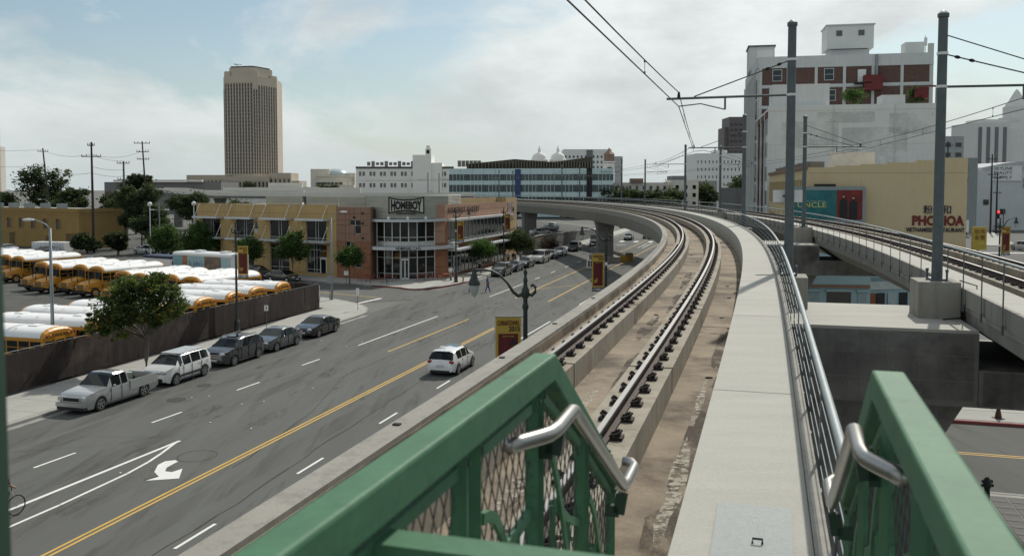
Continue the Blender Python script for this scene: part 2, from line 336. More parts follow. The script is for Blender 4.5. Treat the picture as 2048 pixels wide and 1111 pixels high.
for k in range(14):
    s, t = random.uniform(24, 60), random.uniform(-33, -22); mb = MB(); mb.box(road(s, t, .02), (.09, .06, .03), random.random()*3); mb.build('litter', paintw, rd)
# cross street towards the bus lot
CK = (-16.6, 86.6)                           # near kerb of the cross street
cs_ = MB().add([(*pt(CK, (BD, 2.5)), -.004), (*pt(CK, (BD, -70)), -.004), (*pt(CK, (BD, -70), (AX, 11.5)), -.004), (*pt(CK, (BD, 10), (AX, 11.5)), -.004)], [(3, 2, 1, 0)]).build('cross_street', asphalt); structure(cs_)
poly([(-20.9-.05, 93.85), (-13.6, 88.85), (-13.5, 88.98), (-20.8, 93.98)], painty, 'centre_line', .004, cs_)
poly([pt((-20.9, 93.9), (BD, -30)), (-20.9, 93.87), (-20.8, 94.0), pt((-20.8, 94.03), (BD, -30))], painty, 'centre_line', .004, cs_)
poly([(-15.3, 83.9), (-13.4, 88.5), (-13.05, 88.35), (-14.95, 83.75)], paintw, 'stop_line', .0075, rd)
lot = [road(-30, -38), road(74, -39.3), pt(CK, (AX, -6.5), (BD, -3)), pt(CK, (BD, -70), (AX, -5)), (-130, 190), (-150, 60)]
structure(MB().add([(p[0], p[1], -.008) for p in lot], [tuple(range(len(lot)))[::-1]]).build('bus_lot', asphalt2))
pk = [(-46, 125), (-20, 160), (-60, 215), (-130, 190), (-75, 130)]
structure(MB().add([(p[0], p[1], -.012) for p in pk], [tuple(range(len(pk)))]).build('parking_lot', asphalt2))
def arc(p0, p1, p2, n=8):
    return [((1-k)**2*p0[0]+2*k*(1-k)*p1[0]+k*k*p2[0], (1-k)**2*p0[1]+2*k*(1-k)*p1[1]+k*k*p2[1]) for k in [i/n for i in range(n+1)]]
def xy(p): return (p[0], p[1])
def pavement(name, outer, inner, slab=1.9, kerb=None, red=None):
    """outer = kerb line, inner = back line; a slab with a kerb stone row of its own and scored joints as grooves between flags"""
    pv = MB().add([(p[0], p[1], .135) for p in outer+inner[::-1]], [tuple(range(len(outer)+len(inner)))]).build(name, sidewalkm); structure(pv)
    mb = MB(); mb2 = MB()
    for i, (a, b) in enumerate(zip(outer, outer[1:])):
        tgt = mb2 if red and red[0] <= i < red[1] else mb
        dx, dy = b[0]-a[0], b[1]-a[1]; L = math.hypot(dx, dy); nx, ny = dy/L, -dx/L
        tgt.prism([(a[0]+nx*.01, a[1]+ny*.01), (b[0]+nx*.01, b[1]+ny*.01), (b[0]-nx*.16, b[1]-ny*.16), (a[0]-nx*.16, a[1]-ny*.16)], -.02, .141)
    if mb.f: mb.build('kerb', kerbm, pv)
    if mb2.f: mb2.build('painted_kerb', redkerb, pv)
    return pv
NL = arc(xy(road(68.5, -33.5)), xy(road(75.5, -33.4)), pt(CK, (BD, -3)), 8)
KO = [xy(road(s, -33.5)) for s in (-40, 0, 34, 50, 62)]+NL+[pt(CK, (BD, -70))]
KI = [xy(road(s, -38)) for s in (-40, 0, 34, 50, 62)]+[xy(road(66+k*.9, -38.5)) for k in range(8)]+[xy(road(72.7, -39.4)), pt(CK, (BD, -70), (AX, -6))]
pv1 = pavement('bus_lot_pavement', KO[::-1], KI[::-1])
def flags(pv, s0, s1, t0, t1, dl, name='paving_flag', m=None):
    s = s0; me = None
    while s < s1:
        w2 = (t1-t0)/2
        for k in range(2):
            if me is None:
                mb = MB(); mb.prism([(-dl/2+.012, -w2/2+.012), (dl/2-.012, -w2/2+.012), (dl/2-.012, w2/2-.012), (-dl/2+.012, w2/2-.012)], .0, .012); me = mb.mesh(name, m or sidewalkm)
            o = link(name, me, pv); p = road(s+dl/2, t0+w2*(k+.5)); o.location = (p[0], p[1], .137); o.rotation_euler = (0, 0, math.pi/2-ROAD_A)
        s += dl
flags(pv1, 26, 66, -37.9, -33.7, 2.1)
CF = pt(CK, (AX, 11.2))
KO2 = [pt(CF, (BD, -70)), pt(CF, (BD, -6))]+arc(pt(CF, (BD, -2)), (-9.8, 92.2), xy(road(98, -33.4)), 9)+[xy(road(s, -33.4)) for s in (110, 130, 160, 200, 260)]
KI2 = [pt(CF, (BD, -70), (AX, 5)), pt(CF, (BD, -6), (AX, 7)), (-17, 106), (-12, 108), (-8, 110)]+[xy(road(s, -36.8)) for s in (112, 130, 160, 200, 260)]
pv2 = pavement('corner_pavement', KO2, KI2, red=(1, 11))
# right-hand side: street passing under the guideways
ss = MB().quad(road(34.6, -8.9, .0), road(34.6, 60, .0), road(45.2, 60, .0), road(45.2, -8.9, .0)).build('under_street', asphalt); structure(ss)
for dt in (-.12, .12): strip(40.0+dt, 2, 40.0+dt, 55, .1, painty, 'centre_line', .005, ss)
for (sa, sb, nm) in ((45.2, 70, 'far_pavement'), (14, 34.6, 'near_pavement')):
    pv = MB().prism([xy(road(sa, -8.8)), xy(road(sb, -8.8)), xy(road(sb, 60)), xy(road(sa, 60))], -.02, .13).build(nm, sidewalkm); structure(pv)
    e = sa if sa > 40 else sb
    MB().prism([xy(road(e-.1, -8.8)), xy(road(e+.1, -8.8)), xy(road(e+.1, 60)), xy(road(e-.1, 60))], -.02, .14).build('kerb', kerbm if sa < 40 else redkerb, pv)
    if sa < 40:      # brick-like pavers on the near side
        me = None
        for i in range(9):
            for j in range(16):
                if me is None: me = MB().box((0, 0, 0), (.58, .58, .03)).mesh('paver', mat('paver_grey', (.13, .127, .12), .9, var=.25, scale=1.2, dirt=((.1, .1, .095), .8, .55, .7)))
                o = link('paver', me, pv); p = road(33.9-i*.62, 7.5+j*.62); o.location = (p[0], p[1], .135); o.rotation_euler = (0, 0, -ROAD_A)
    else:
        me = None
        for i in range(3):
            for j in range(10):
                if me is None: me = MB().box((0, 0, 0), (2.35, 1.9, .02)).mesh('paving_flag', sidewalkm)
                o = link('paving_flag', me, pv); p = road(46.4+i*1.95, 5+j*2.4); o.location = (p[0], p[1], .135); o.rotation_euler = (0, 0, -ROAD_A)
# ------------------------------------------------------------------ guideway centre line
KS = [0, 6.78, 41.4, 152.2, 330]; KV = [0, 0, .0036, .00321, .0083]
def interp(x, xs, ys):
    if x <= xs[0]: return ys[0]
    for a, b, c, d in zip(xs, xs[1:], ys, ys[1:]):
        if x <= b: return c+(d-c)*(x-a)/(b-a)
    return ys[-1]
TC = []; hx, hy, hh = -2.414*.962, 2.414*.274, .2831
for i in range(0, 661):
    s = i*.5; hh -= interp(s, KS, KV)*.5; hx += math.sin(hh)*.5; hy += math.cos(hh)*.5; TC.append((hx, hy, hh))
def trk(s, off=0.0, z=0.0):
    if s < 0:
        x, y, h = TC[0]; x += math.sin(h)*s; y += math.cos(h)*s
    else:
        i = min(int(s*2), 659); k = s*2-i; a, b = TC[i], TC[i+1]; x, y, h = a[0]+(b[0]-a[0])*k, a[1]+(b[1]-a[1])*k, a[2]+(b[2]-a[2])*k
    return (x+math.cos(h)*off, y-math.sin(h)*off, z)
def head(s): return TC[max(0, min(int(s*2), 660))][2]
def cant(s): return .09*max(0, min(1, (s-6.8)/34.6))
def srange(a, b):
    r = []; s = a
    while s < b: r.append(s); s += .75 if s < 45 else (1.5 if s < 120 else 3)
    return r+[b]
def csweep(prof, a, b, mb=None, c=0.0):
    mb = mb or MB(); mb.sweep([[trk(s, o, z+c*cant(s)) for o, z in prof] for s in srange(a, b)]); return mb
ZF = 7.9
def rail_fastener():
    mb = MB(); mb.box((0, .02, .012), (.15, .15, .024)); mb.tube([(-.05, -.03, .03), (-.055, .035, .045), (-.03, .075, .06), (.0, .055, .075), (.03, .075, .06), (.055, .035, .045), (.05, -.03, .03)], .013, 5)
    mb.lathe([(.024, .02), (.024, .07), (.012, .08)], (0, .045, 0), 6); mb.v = [(x*1.12, y*1.12, z*1.3) for x, y, z in mb.v]; return mb.mesh('rail_fastener', rustm)
FAST = rail_fastener()
def guideway(name, label, oc, side, s0, s1, fast, flip):
    """one single-track guideway; oc = offset of its centre line, side=+1 when the walkway is on the right"""
    P = lambda o: oc+o*side
    th = thing(name, label, 'viaduct', trk(s0, oc, 0))
    zg = 6.1 if side > 0 else 6.75; pr = [(P(-1.95), ZF), (P(-1.95), 7.55), (P(-1.25), zg), (P(1.45), zg), (P(2.7), 7.6), (P(2.7), ZF)]
    if side < 0: pr = pr[::-1]
    csweep(pr[::-1], s0, s1).build('girder', conc, th)
    def bar(a, b, z0, z1, nm, m, x0=s0, x1=s1, par=th, c=0.0):
        l, r = min(P(a), P(b)), max(P(a), P(b))
        return csweep([(l, z0), (r, z0), (r, z1), (l, z1)], x0, x1, c=c).build(nm, m, par)
    bar(-1.64, 1.84, ZF+.001, ZF+.012, 'track_slab', troughm)
    bar(-1.95, -1.64, ZF+.002, 8.16, 'edge_kerb', conc)
    bar(-1.70, -1.63, ZF+.0125, 8.10, 'kerb_fillet', troughm)
    ww = 8.74 if side > 0 else 8.46
    wk = bar(1.85, 2.72, ZF+.002, ww, 'walkway', walkm)
    bar(2.725, 2.82, ww-.40, ww+.03, 'walkway_edge_beam', conc)
    for sg in (-1, 1):
        o0 = .75*sg; s = s0; k = 0
        if sg*side > 0: pass
        ca = 1.0 if (sg > 0) else 0.0
        ca = ca if side > 0 else 1-ca
        while s < s1:
            e = min(s+6.62, s1); bar(o0-.32, o0+.32, ZF+.013, 8.30, 'plinth', plinthm, s, e, th, ca); s = e+.08
            if s > 130: bar(o0-.32, o0+.32, ZF+.013, 8.30, 'plinth', plinthm, s, s1, th, ca); break
        a = P(o0)
        pr = [(a-.07, 8.315), (a+.07, 8.315), (a+.07, 8.335), (a+.012, 8.36), (a+.012, 8.435), (a+.036, 8.45), (a+.036, 8.478), (a-.036, 8.478), (a-.036, 8.45), (a-.012, 8.435), (a-.012, 8.36), (a-.07, 8.335)]
        rl = csweep(pr, s0, s1, c=ca).build('rail', railside, th)
        csweep([(a-.034, 8.479), (a+.034, 8.479), (a+.03, 8.486), (a-.03, 8.486)], s0, s1, c=ca).build('rail_head', railtop, rl)
        far = MB()
        s = fast[0]
        while s < fast[2]:
            for e in (-1, 1):
                p = trk(s, a+e*.095, 8.305+ca*cant(s)); h = head(s)
                if s < fast[1]:
                    o = link('rail_fastener', FAST, th); o.location = sub(p, ORG[th.name]); o.rotation_euler = (0, 0, -h-math.pi/2 if e > 0 else -h+math.pi/2)
                else:
                    far.box((p[0], p[1], p[2]+.035), (.13, .12, .07), -h, .5)
            s += .76
        if far.f: far.build('rail_fasteners_beyond', rustm, th, kind='stuff')
    return th, wk
gw, wk1 = guideway('rail_viaduct', 'near curved concrete rail viaduct sweeping left over the avenue, rails on plinths', 0.0, 1, -14, 318, (2.0, 42, 130), False)
gw2, wk2 = guideway('rail_viaduct', 'second rail viaduct on the right behind the tall steel poles, rising past the yellow wall', 10.1, -1, 4, 318, (17, 45, 110), True)
# walkway hatch and worn items on the near guideway
hp = MB(); c1 = [trk(s, o, 8.745) for s, o in ((4.2, 2.1), (4.2, 2.6), (5.9, 2.6), (5.9, 2.1))]
h = MB().add([(p[0], p[1], p[2]+d) for d in (0, .012) for p in c1], [(4, 5, 6, 7), (0, 1, 5, 4), (1, 2, 6, 5), (2, 3, 7, 6), (3, 0, 4, 7)]).build('hatch_plate', mat('tread_plate', (.36, .38, .37), .5, metal=.4, var=.08, scale=30, bump=.6), gw)
for q in ((4.5, 2.45), (5.2, 2.38)): MB().tube([trk(q[0], q[1]-.03, 8.76), trk(q[0], q[1]-.03, 8.79), trk(q[0], q[1]+.03, 8.79), trk(q[0], q[1]+.03, 8.76)], .008, 5).build('hatch_pull', blackm, h)
jm = mat('joint_grey', (.22, .21, .19), .9)  # grey for the expansion joints and form lines
def deck_sheet(a, b, s0_, s1_, z, nm, m, par, n=3): return MB().sweep([[trk(s0_+(s1_-s0_)*k/n, o, z) for o in (a, b)] for k in range(n+1)], closed=False).build(nm, m, par)
s = 9.6
while s < 90: deck_sheet(1.86, 2.71, s, s+.018, 8.7425, 'expansion_joint', jm, wk1, 1); s += 6.1
random.seed(21)
def blotch(s0_, o0, ls, wo, m, nm, z, n=16):
    pp = [trk(s0_+ls*math.cos(k*6.283/n)*random.uniform(.6, 1.15), max(-1.58, min(1.8, o0+wo*math.sin(k*6.283/n)*random.uniform(.5, 1.2))), z) for k in range(n)]
    MB().add(pp, [tuple(range(n))[::-1]]).build(nm, m, gw)
damp = stain('damp_stain', (.06, .048, .038), 1.5, .40, .60, .9, (1.6, .7, 1, ROAD_A)); grit = stain('pale_grit', (.36, .33, .27), 9, .44, .56, .9)
for s0_, o0, ls, wo in ((6.8, 1.55, 1.8, .28), (10.2, 1.6, 2.0, .2), (5.0, 1.4, 1.6, .3), (13.5, 1.72, 1.6, .1), (9.0, .0, 1.5, .16), (14.5, .15, 1.8, .12), (19, -.1, 2, .15), (24, .1, 2.4, .14), (30, 0, 3, .15), (17, 1.6, 2.5, .12), (22, -1.45, 2.4, .1)): blotch(s0_, o0, ls, wo, damp, 'damp_stain', ZF+.0135)
for s0_, o0, ls, wo in ((8.9, 1.52, 1.7, .10), (5.4, 1.60, 1.3, .14), (12.6, 1.5, 1.5, .06), (8.2, -.05, .9, .12), (12.2, -.1, 1.1, .1)): blotch(s0_, o0, ls, wo, grit, 'grit_patch', ZF+.0150)
random.seed(5)
for k in range(26):       # loose rust flakes and stones lying on the slab
    s = random.uniform(8, 50); o = random.choice((random.uniform(-.35, .35), random.uniform(1.15, 1.75), random.uniform(-1.5, -1.15))); mb = MB(); r = random.uniform(.02, .05)
    mb.ball(trk(s, o, ZF+.02), r, 6, 3, 1.6, 1, .5); mb.build('debris_stone', rustm, gw)
for s in (9.2, 13.6, 17.5, 22): MB().box(trk(s, -1.85, 8.17), (.09, .07, .02), -head(s)).build('kerb_lifting_eye', rustm, gw)
# ------------------------------------------------------------------ railings of both walkways
def railing(name, label, off, zb, zt, s0, s1, rods, side):
    th = thing(name, label, 'railing', trk(s0, off, zb))
    MB().sweep([[tuple(Vector(trk(s, off, zt))+Vector((math.cos(-head(s))*.033*math.cos(a), math.sin(-head(s))*.033*math.cos(a), .033*math.sin(a)))) for a in [k*math.pi/4 for k in range(8)]] for s in srange(s0, s1)]).build('top_rail', galv, th, smooth='all')
    s = s0+.3; me = None; n = 0
    hgt = zt-zb
    far = MB()
    while s < s1:
        p = trk(s, off, zb)
        if n < 90:
            if me is None:
                mb = MB(); mb.box((0, 0, hgt/2-.02), (.014, .075, hgt)); mb.box((.0, 0, .10), (.035, .11, .20)); me = mb.mesh('post', galvd)
                mb = MB(); mb.lathe([(.016, 0), (.016, .03)], (0, 0, 0), 6); bolt = mb.mesh('bolt', galv)
            o = link('post', me, th); o.location = sub(p, ORG[th.name]); o.rotation_euler = (0, 0, -head(s))
            if s < 16:
                for zz_ in (.05, .15):
                    b = link('bolt', bolt, o); b.location = (-.017*side, 0, zz_); b.rotation_euler = (0, -math.pi/2*side, 0)
        else: far.box((p[0], p[1], zb+hgt/2-.02), (.03, .075, hgt), -head(s))
        n += 1; s += 1.83
    if far.f: far.build('posts_beyond', galvd, th, kind='stuff')
    for r in rods:
        z = zb+r; MB().sweep([[tuple(Vector(trk(s, off, z))+Vector((.0055*math.cos(a), 0, .0055*math.sin(a)))) for a in (0, 2.1, 4.2)] for s in srange(s0, min(s1, 150))]).build('rod', galv, th)
    return th
railing('walkway_railing', 'grey steel handrail with flat posts along the near walkway edge', 2.86, 8.30, 9.46, 3.2, 300, (.42, .60, .78, .96), 1)
railing('walkway_railing', 'galvanised handrail with posts bolted to the fascia of the second viaduct', 10.1-2.88, 7.95, 9.46, 5, 300, (1.1,), -1)
# ------------------------------------------------------------------ piers, caps and catenary
def bent(s, y0, y1, label, colo=(.3, 2.6)):
    th = thing('pier_cap', label, 'bridge pier', trk(s, 5, 0))
    a, b = s-(y1-y0)/2, s+(y1-y0)/2
    q = [trk(a, -1.0), trk(a, 8.9), trk(b, 8.9), trk(b, -1.0)]
    # the cap is carried between the girders, its top just under the decks
    mid = [trk(a, 2.75), trk(a, 7.3), trk(b, 7.3), trk(b, 2.75)]
    MB().prism([xy(p) for p in mid], 5.85, 7.60).build('cap_beam', concd, th); MB().prism([xy(trk(a-.02, 2.76)), xy(trk(a-.02, 7.28)), xy(trk(b+.02, 7.28)), xy(trk(b+.02, 2.76))], 7.602, 7.68).build('cap_top_sunlit', walkm, th)  # paler slab over the cap: its sunlit brightness is put into the colour
    MB().prism([xy(trk(a, -1.2)), xy(trk(a, 2.74)), xy(trk(b, 2.74)), xy(trk(b, -1.2))], 5.84, 6.09).build('cap_arm', concd, th); MB().prism([xy(trk(a-.01, 7.31)), xy(trk(a-.01, 12.3)), xy(trk(b, 12.3)), xy(trk(b, 7.31))], 5.85, 6.74).build('cap_arm', concd, th)
    cst = stain('cap_stain', (.045, .045, .042), .55, .42, .72, .4, (1.0, 1.0, 1.4, 0)); lime = stain('lime_streak', (.30, .29, .27), 1.5, .52, .70, .6, (3.0, 3.0, .35, 0))
    for o0, o1, z0, z1, m_ in ((2.9, 7.2, 6.0, 7.55, cst), (3.2, 6.8, 5.9, 7.2, lime), (7.4, 12.0, 5.9, 6.7, cst)):
        p_, q_ = trk(a-.022, o0), trk(a-.022, o1); MB().quad((p_[0], p_[1], z0), (q_[0], q_[1], z0), (q_[0], q_[1], z1), (p_[0], p_[1], z1)).build('weather_stain', m_, th)
    for z_ in (6.45, 7.05): p_, q_ = trk(a-.024, 2.78), trk(a-.024, 7.28); MB().quad((p_[0], p_[1], z_), (q_[0], q_[1], z_), (q_[0], q_[1], z_+.012), (p_[0], p_[1], z_+.012)).build('form_line', jm, th)
    lo = [xy(trk(s-1.1, 3.9)), xy(trk(s-1.1, 6.1)), xy(trk(s+1.1, 6.1)), xy(trk(s+1.1, 3.9))]; up = [xy(trk(s-1.3, 3.0)), xy(trk(s-1.3, 7.3)), xy(trk(s+1.3, 7.3)), xy(trk(s+1.3, 3.0))]
    MB().sweep([[(*p, 0) for p in lo], [(*p, 3.6) for p in lo], [(*p, 5.86) for p in up]]).build('column', concd, th)
    return th
bent(24.4, 0, 4.4, 'wide pier cap with sunlit top between the two viaducts beside the walkway')
bent(56.0, 0, 3.6, 'second pier cap between the viaducts, seen past the curved railing')
bent(92.0, 0, 3.2, 'third pier cap between the viaducts, far along the curve')
def pier(s, oc, label, base=True, wide=1.15):
    th = thing('viaduct_pier', label, 'bridge pier', trk(s, oc, 0)); h = head(s)
    def rg(a, b, z): return [trk(s-b, oc-a, z), trk(s-b, oc+a, z), trk(s+b, oc+a, z), trk(s+b, oc-a, z)]
    MB().sweep([rg(wide, .9, 0), rg(wide, .9, 4.6), rg(wide*1.12, .95, 5.5), rg(wide*1.3, 1.0, 6.12)]).build('shaft', concd, th)
    if base: MB().prism([xy(p) for p in rg(wide+.75, 2.6, 0)], 0, .95).build('collision_block', conc, th)
pier(133.5, 0, 'concrete viaduct pier standing on a collision block in the avenue median')
pier(189, .2, 'concrete viaduct pier behind the orange corner building, beside the parking wall', False, 1.35)
pier(133.5, 10.1, 'pier of the second viaduct standing right of the median pier', False)
pier(245, 0, 'distant viaduct pier hidden partly behind the bakery wing', False)
def pole(s, off, zb, zt, side, label, arms=True, s_arm=None, stub=False):
    """catenary mast with pedestal, cantilever and registration arm; side=-1 reaches left"""
    p = trk(s, off, 0); th = thing('catenary_pole', label, 'catenary pole', (p[0], p[1], zb), group='overhead line masts')
    h = head(s); r = .126
    MB().lathe([(r*1.08, zb+.06), (r*1.04, zb+1), (r*.92, zt-.12), (r*1.12, zt-.12), (r*1.12, zt-.03), (r*.5, zt+.04), (.02, zt+.06)], (p[0], p[1], 0), 14).build('mast', galvd, th, smooth=True)
    bp = MB().box((p[0], p[1], zb+.035), (.40, .58, .05), -h).build('base_plate', galvd, th)
    for a in (-1, 1):
        for b in (-1, 1): MB().lathe([(.03, zb), (.03, zb+.22), (.045, zb+.22), (.045, zb+.30)], (p[0]+a*.15, p[1]+b*.23, 0), 6).build('anchor_bolt', galvd, bp)
    q = [trk(s-.6, off-.2), trk(s-.6, off+.5), trk(s+.6, off+.5), trk(s+.6, off-.2)] if side < 0 else [trk(s-.6, off-.55), trk(s-.6, off+.46), trk(s+.6, off+.46), trk(s+.6, off-.55)]
    MB().prism([xy(v) for v in q], 5.0 if zb < 8.6 else 7.66, zb).build('pedestal', conc, th)
    if not arms: return th
    tgt = 0.0 if side < 0 else 10.1
    za = 13.62; sgn = -1 if side < 0 else 1
    end = trk(s, tgt+sgn*.35, za); arm = MB(); arm.tube([(p[0], p[1], za+.03), end], .036, 7); a = arm.build('cantilever_arm', galvd, th)
    st = trk(s, off+(tgt-off)*.86, za+.05)
    MB().tube([(p[0], p[1], zt-1.05), st], .018, 5).build('tie_rod', wirem, th)
    if side > 0: MB().tube([(p[0], p[1], zt-.55), trk(s, off+(tgt-off)*1.05, za+.08)], .016, 5).build('tie_rod', wirem, th)
    for f_ in (.10, .22):
        b0 = Vector((p[0], p[1], zt-1.05)); b1 = Vector(st); c_ = b0.lerp(b1, f_); c2 = b0.lerp(b1, f_+.05)
        MB().tube([c_, c_.lerp(c2, .3), c_.lerp(c2, .7), c2], [.02, .045, .045, .02], 6).build('insulator', blackm, th)
    for zz_ in (zt-1.05, za+.03): MB().lathe([(r*1.02, zz_-.035), (r*1.1, zz_-.035), (r*1.1, zz_+.035), (r*1.02, zz_+.035)], (p[0], p[1], 0), 12).build('clamp_band', whitem, th)
    k1 = trk(s, tgt+(off-tgt)*.42, za); k2 = (k1[0], k1[1], za-.34); k3 = trk(s, tgt+(off-tgt)*.2, za-.16); k4 = trk(s, tgt, za-.22)
    MB().tube([k1, k2], .03, 6).build('drop_bracket', galvd, a); MB().tube([k2, k3, k4], .018, 6).build('registration_arm', galvd, a)
    k5 = trk(s, tgt, za+.02); MB().tube([k5, (k5[0], k5[1], za+.06), (k5[0], k5[1], za+.2)], [.05, .05, .03], 6).build('messenger_clamp', blackm, a)
    return th
PS = [25.6, 57, 94.5, 136, 176, 216, 256]
words = ['nearest', 'second', 'third', 'fourth', 'fifth', 'sixth', 'seventh']
for i, s in enumerate(PS):
    pole(s, 3.12, 8.55, 15.68, -1, f'{words[i]} grey mast of the row along the near walkway, arm reaching left over the track')
for i, s in enumerate([24.6]+PS[1:]):
    pole(s, 6.80, 8.62, 15.55, 1, f'{words[i]} grey mast of the row beside the second viaduct, arm reaching right')
def wires(oc, s0, sup, label):
    th = thing('overhead_wire', label, 'wire', trk(s0, oc, 13.4)); P = []; Q = []; mbd = []
    pts = [-12]+sup+[300]
    for a, b in zip(pts, pts[1:]):
        n = 10
        for k in range(n):
            f_ = k/n; ch0, ch1 = Vector(trk(a, oc, 0)), Vector(trk(b, oc, 0)); c_ = ch0.lerp(ch1, f_)      # the wire runs straight between masts
            sag = .35*4*f_*(1-f_)*min(1, (b-a)/40)
            P.append((c_.x, c_.y, 13.40)); Q.append((c_.x, c_.y, 13.80-sag*.55))
            if k in (2, 5, 8): mbd.append((P[-1], Q[-1]))
    MB().tube(P, .014, 5).build('contact_wire', wirem, th); MB().tube(Q, .014, 5).build('messenger_wire', wirem, th)
    for a, b in mbd:
        d = MB(); d.tube([a, b], .006, 4); d.tube([a, (a[0], a[1], a[2]+.05)], .02, 5); d.tube([(b[0], b[1], b[2]-.05), b], .02, 5); d.build('dropper', wirem, th)
wires(0.0, 10, PS, 'double overhead wire running down the middle of the near track')
wires(10.1, 10, PS, 'double overhead wire above the second viaduct track')
# white maintenance boards strapped to the nearest mast
p = trk(25.6, 3.12); bd = thing('blank_sign', 'blank white sign boards strapped back to back on the nearest mast', 'sign', (p[0], p[1]-.16, 10.2))
MB().box((p[0], p[1]+.17, 10.80), (.84, .012, .35), .0).build('board', whitem, bd); MB().box((p[0], p[1]+.155, 10.80), (.3, .012, .05)).build('bracket', galvd, bd)
# conduit on the pedestal of the second row
p = trk(24.6, 6.80, 0); cb = MB().tube([(p[0]+.45, p[1]-.3, 8.64), (p[0]+.66, p[1]-.75, 8.55), (p[0]+.66, p[1]-.8, 8.1), (p[0]+.5, p[1]-.75, 7.75), (p[0]-.2, p[1]-.8, 7.7)], .018, 6).build('ground_cable', blackm); tag(cb, 'black cable looping down the pedestal of the mast beside the second viaduct', 'cable')
# ------------------------------------------------------------------ lettering
TXT = {}
def text(s, w_, h_, m, parent, org, right, up=(0, 0, 1), depth=.02, name='lettering', align='L', bold=0.0, skew=0.0, shape=None):
    """flat letters filling w_ x h_ metres, lower left corner at org, reading along `right`"""
    key = (s, bold)
    if key not in TXT:
        cu = bpy.data.curves.new('lettering', 'FONT'); cu.body = s; cu.size = 1; cu.extrude = .02; cu.offset = bold; cu.resolution_u = 3
        ob = bpy.data.objects.new('tmp', cu); me = bpy.data.meshes.new_from_object(ob)
        TXT[key] = ([tuple(v.co) for v in me.vertices], [tuple(p.vertices) for p in me.polygons])
        bpy.data.objects.remove(ob); bpy.data.curves.remove(cu); bpy.data.meshes.remove(me)
    vs, fs = TXT[key]
    if not vs: return None
    x0, x1 = min(v[0] for v in vs), max(v[0] for v in vs); y0, y1 = min(v[1] for v in vs), max(v[1] for v in vs)
    r = Vector(right).normalized(); u = Vector(up); n = r.cross(u); o = Vector(org); out = []
    for v in vs:
        fx, fy = (v[0]-x0)/(x1-x0), (v[1]-y0)/max(y1-y0, 1e-6)
        if shape: fx, fy = shape(fx, fy)
        out.append(tuple(o+r*(fx*w_+skew*fy*h_)+u*(fy*h_)+n*(depth*(.5+.5*(1 if v[2] > 0 else -1)))))
    return MB().add(out, fs).build(name, m, parent)
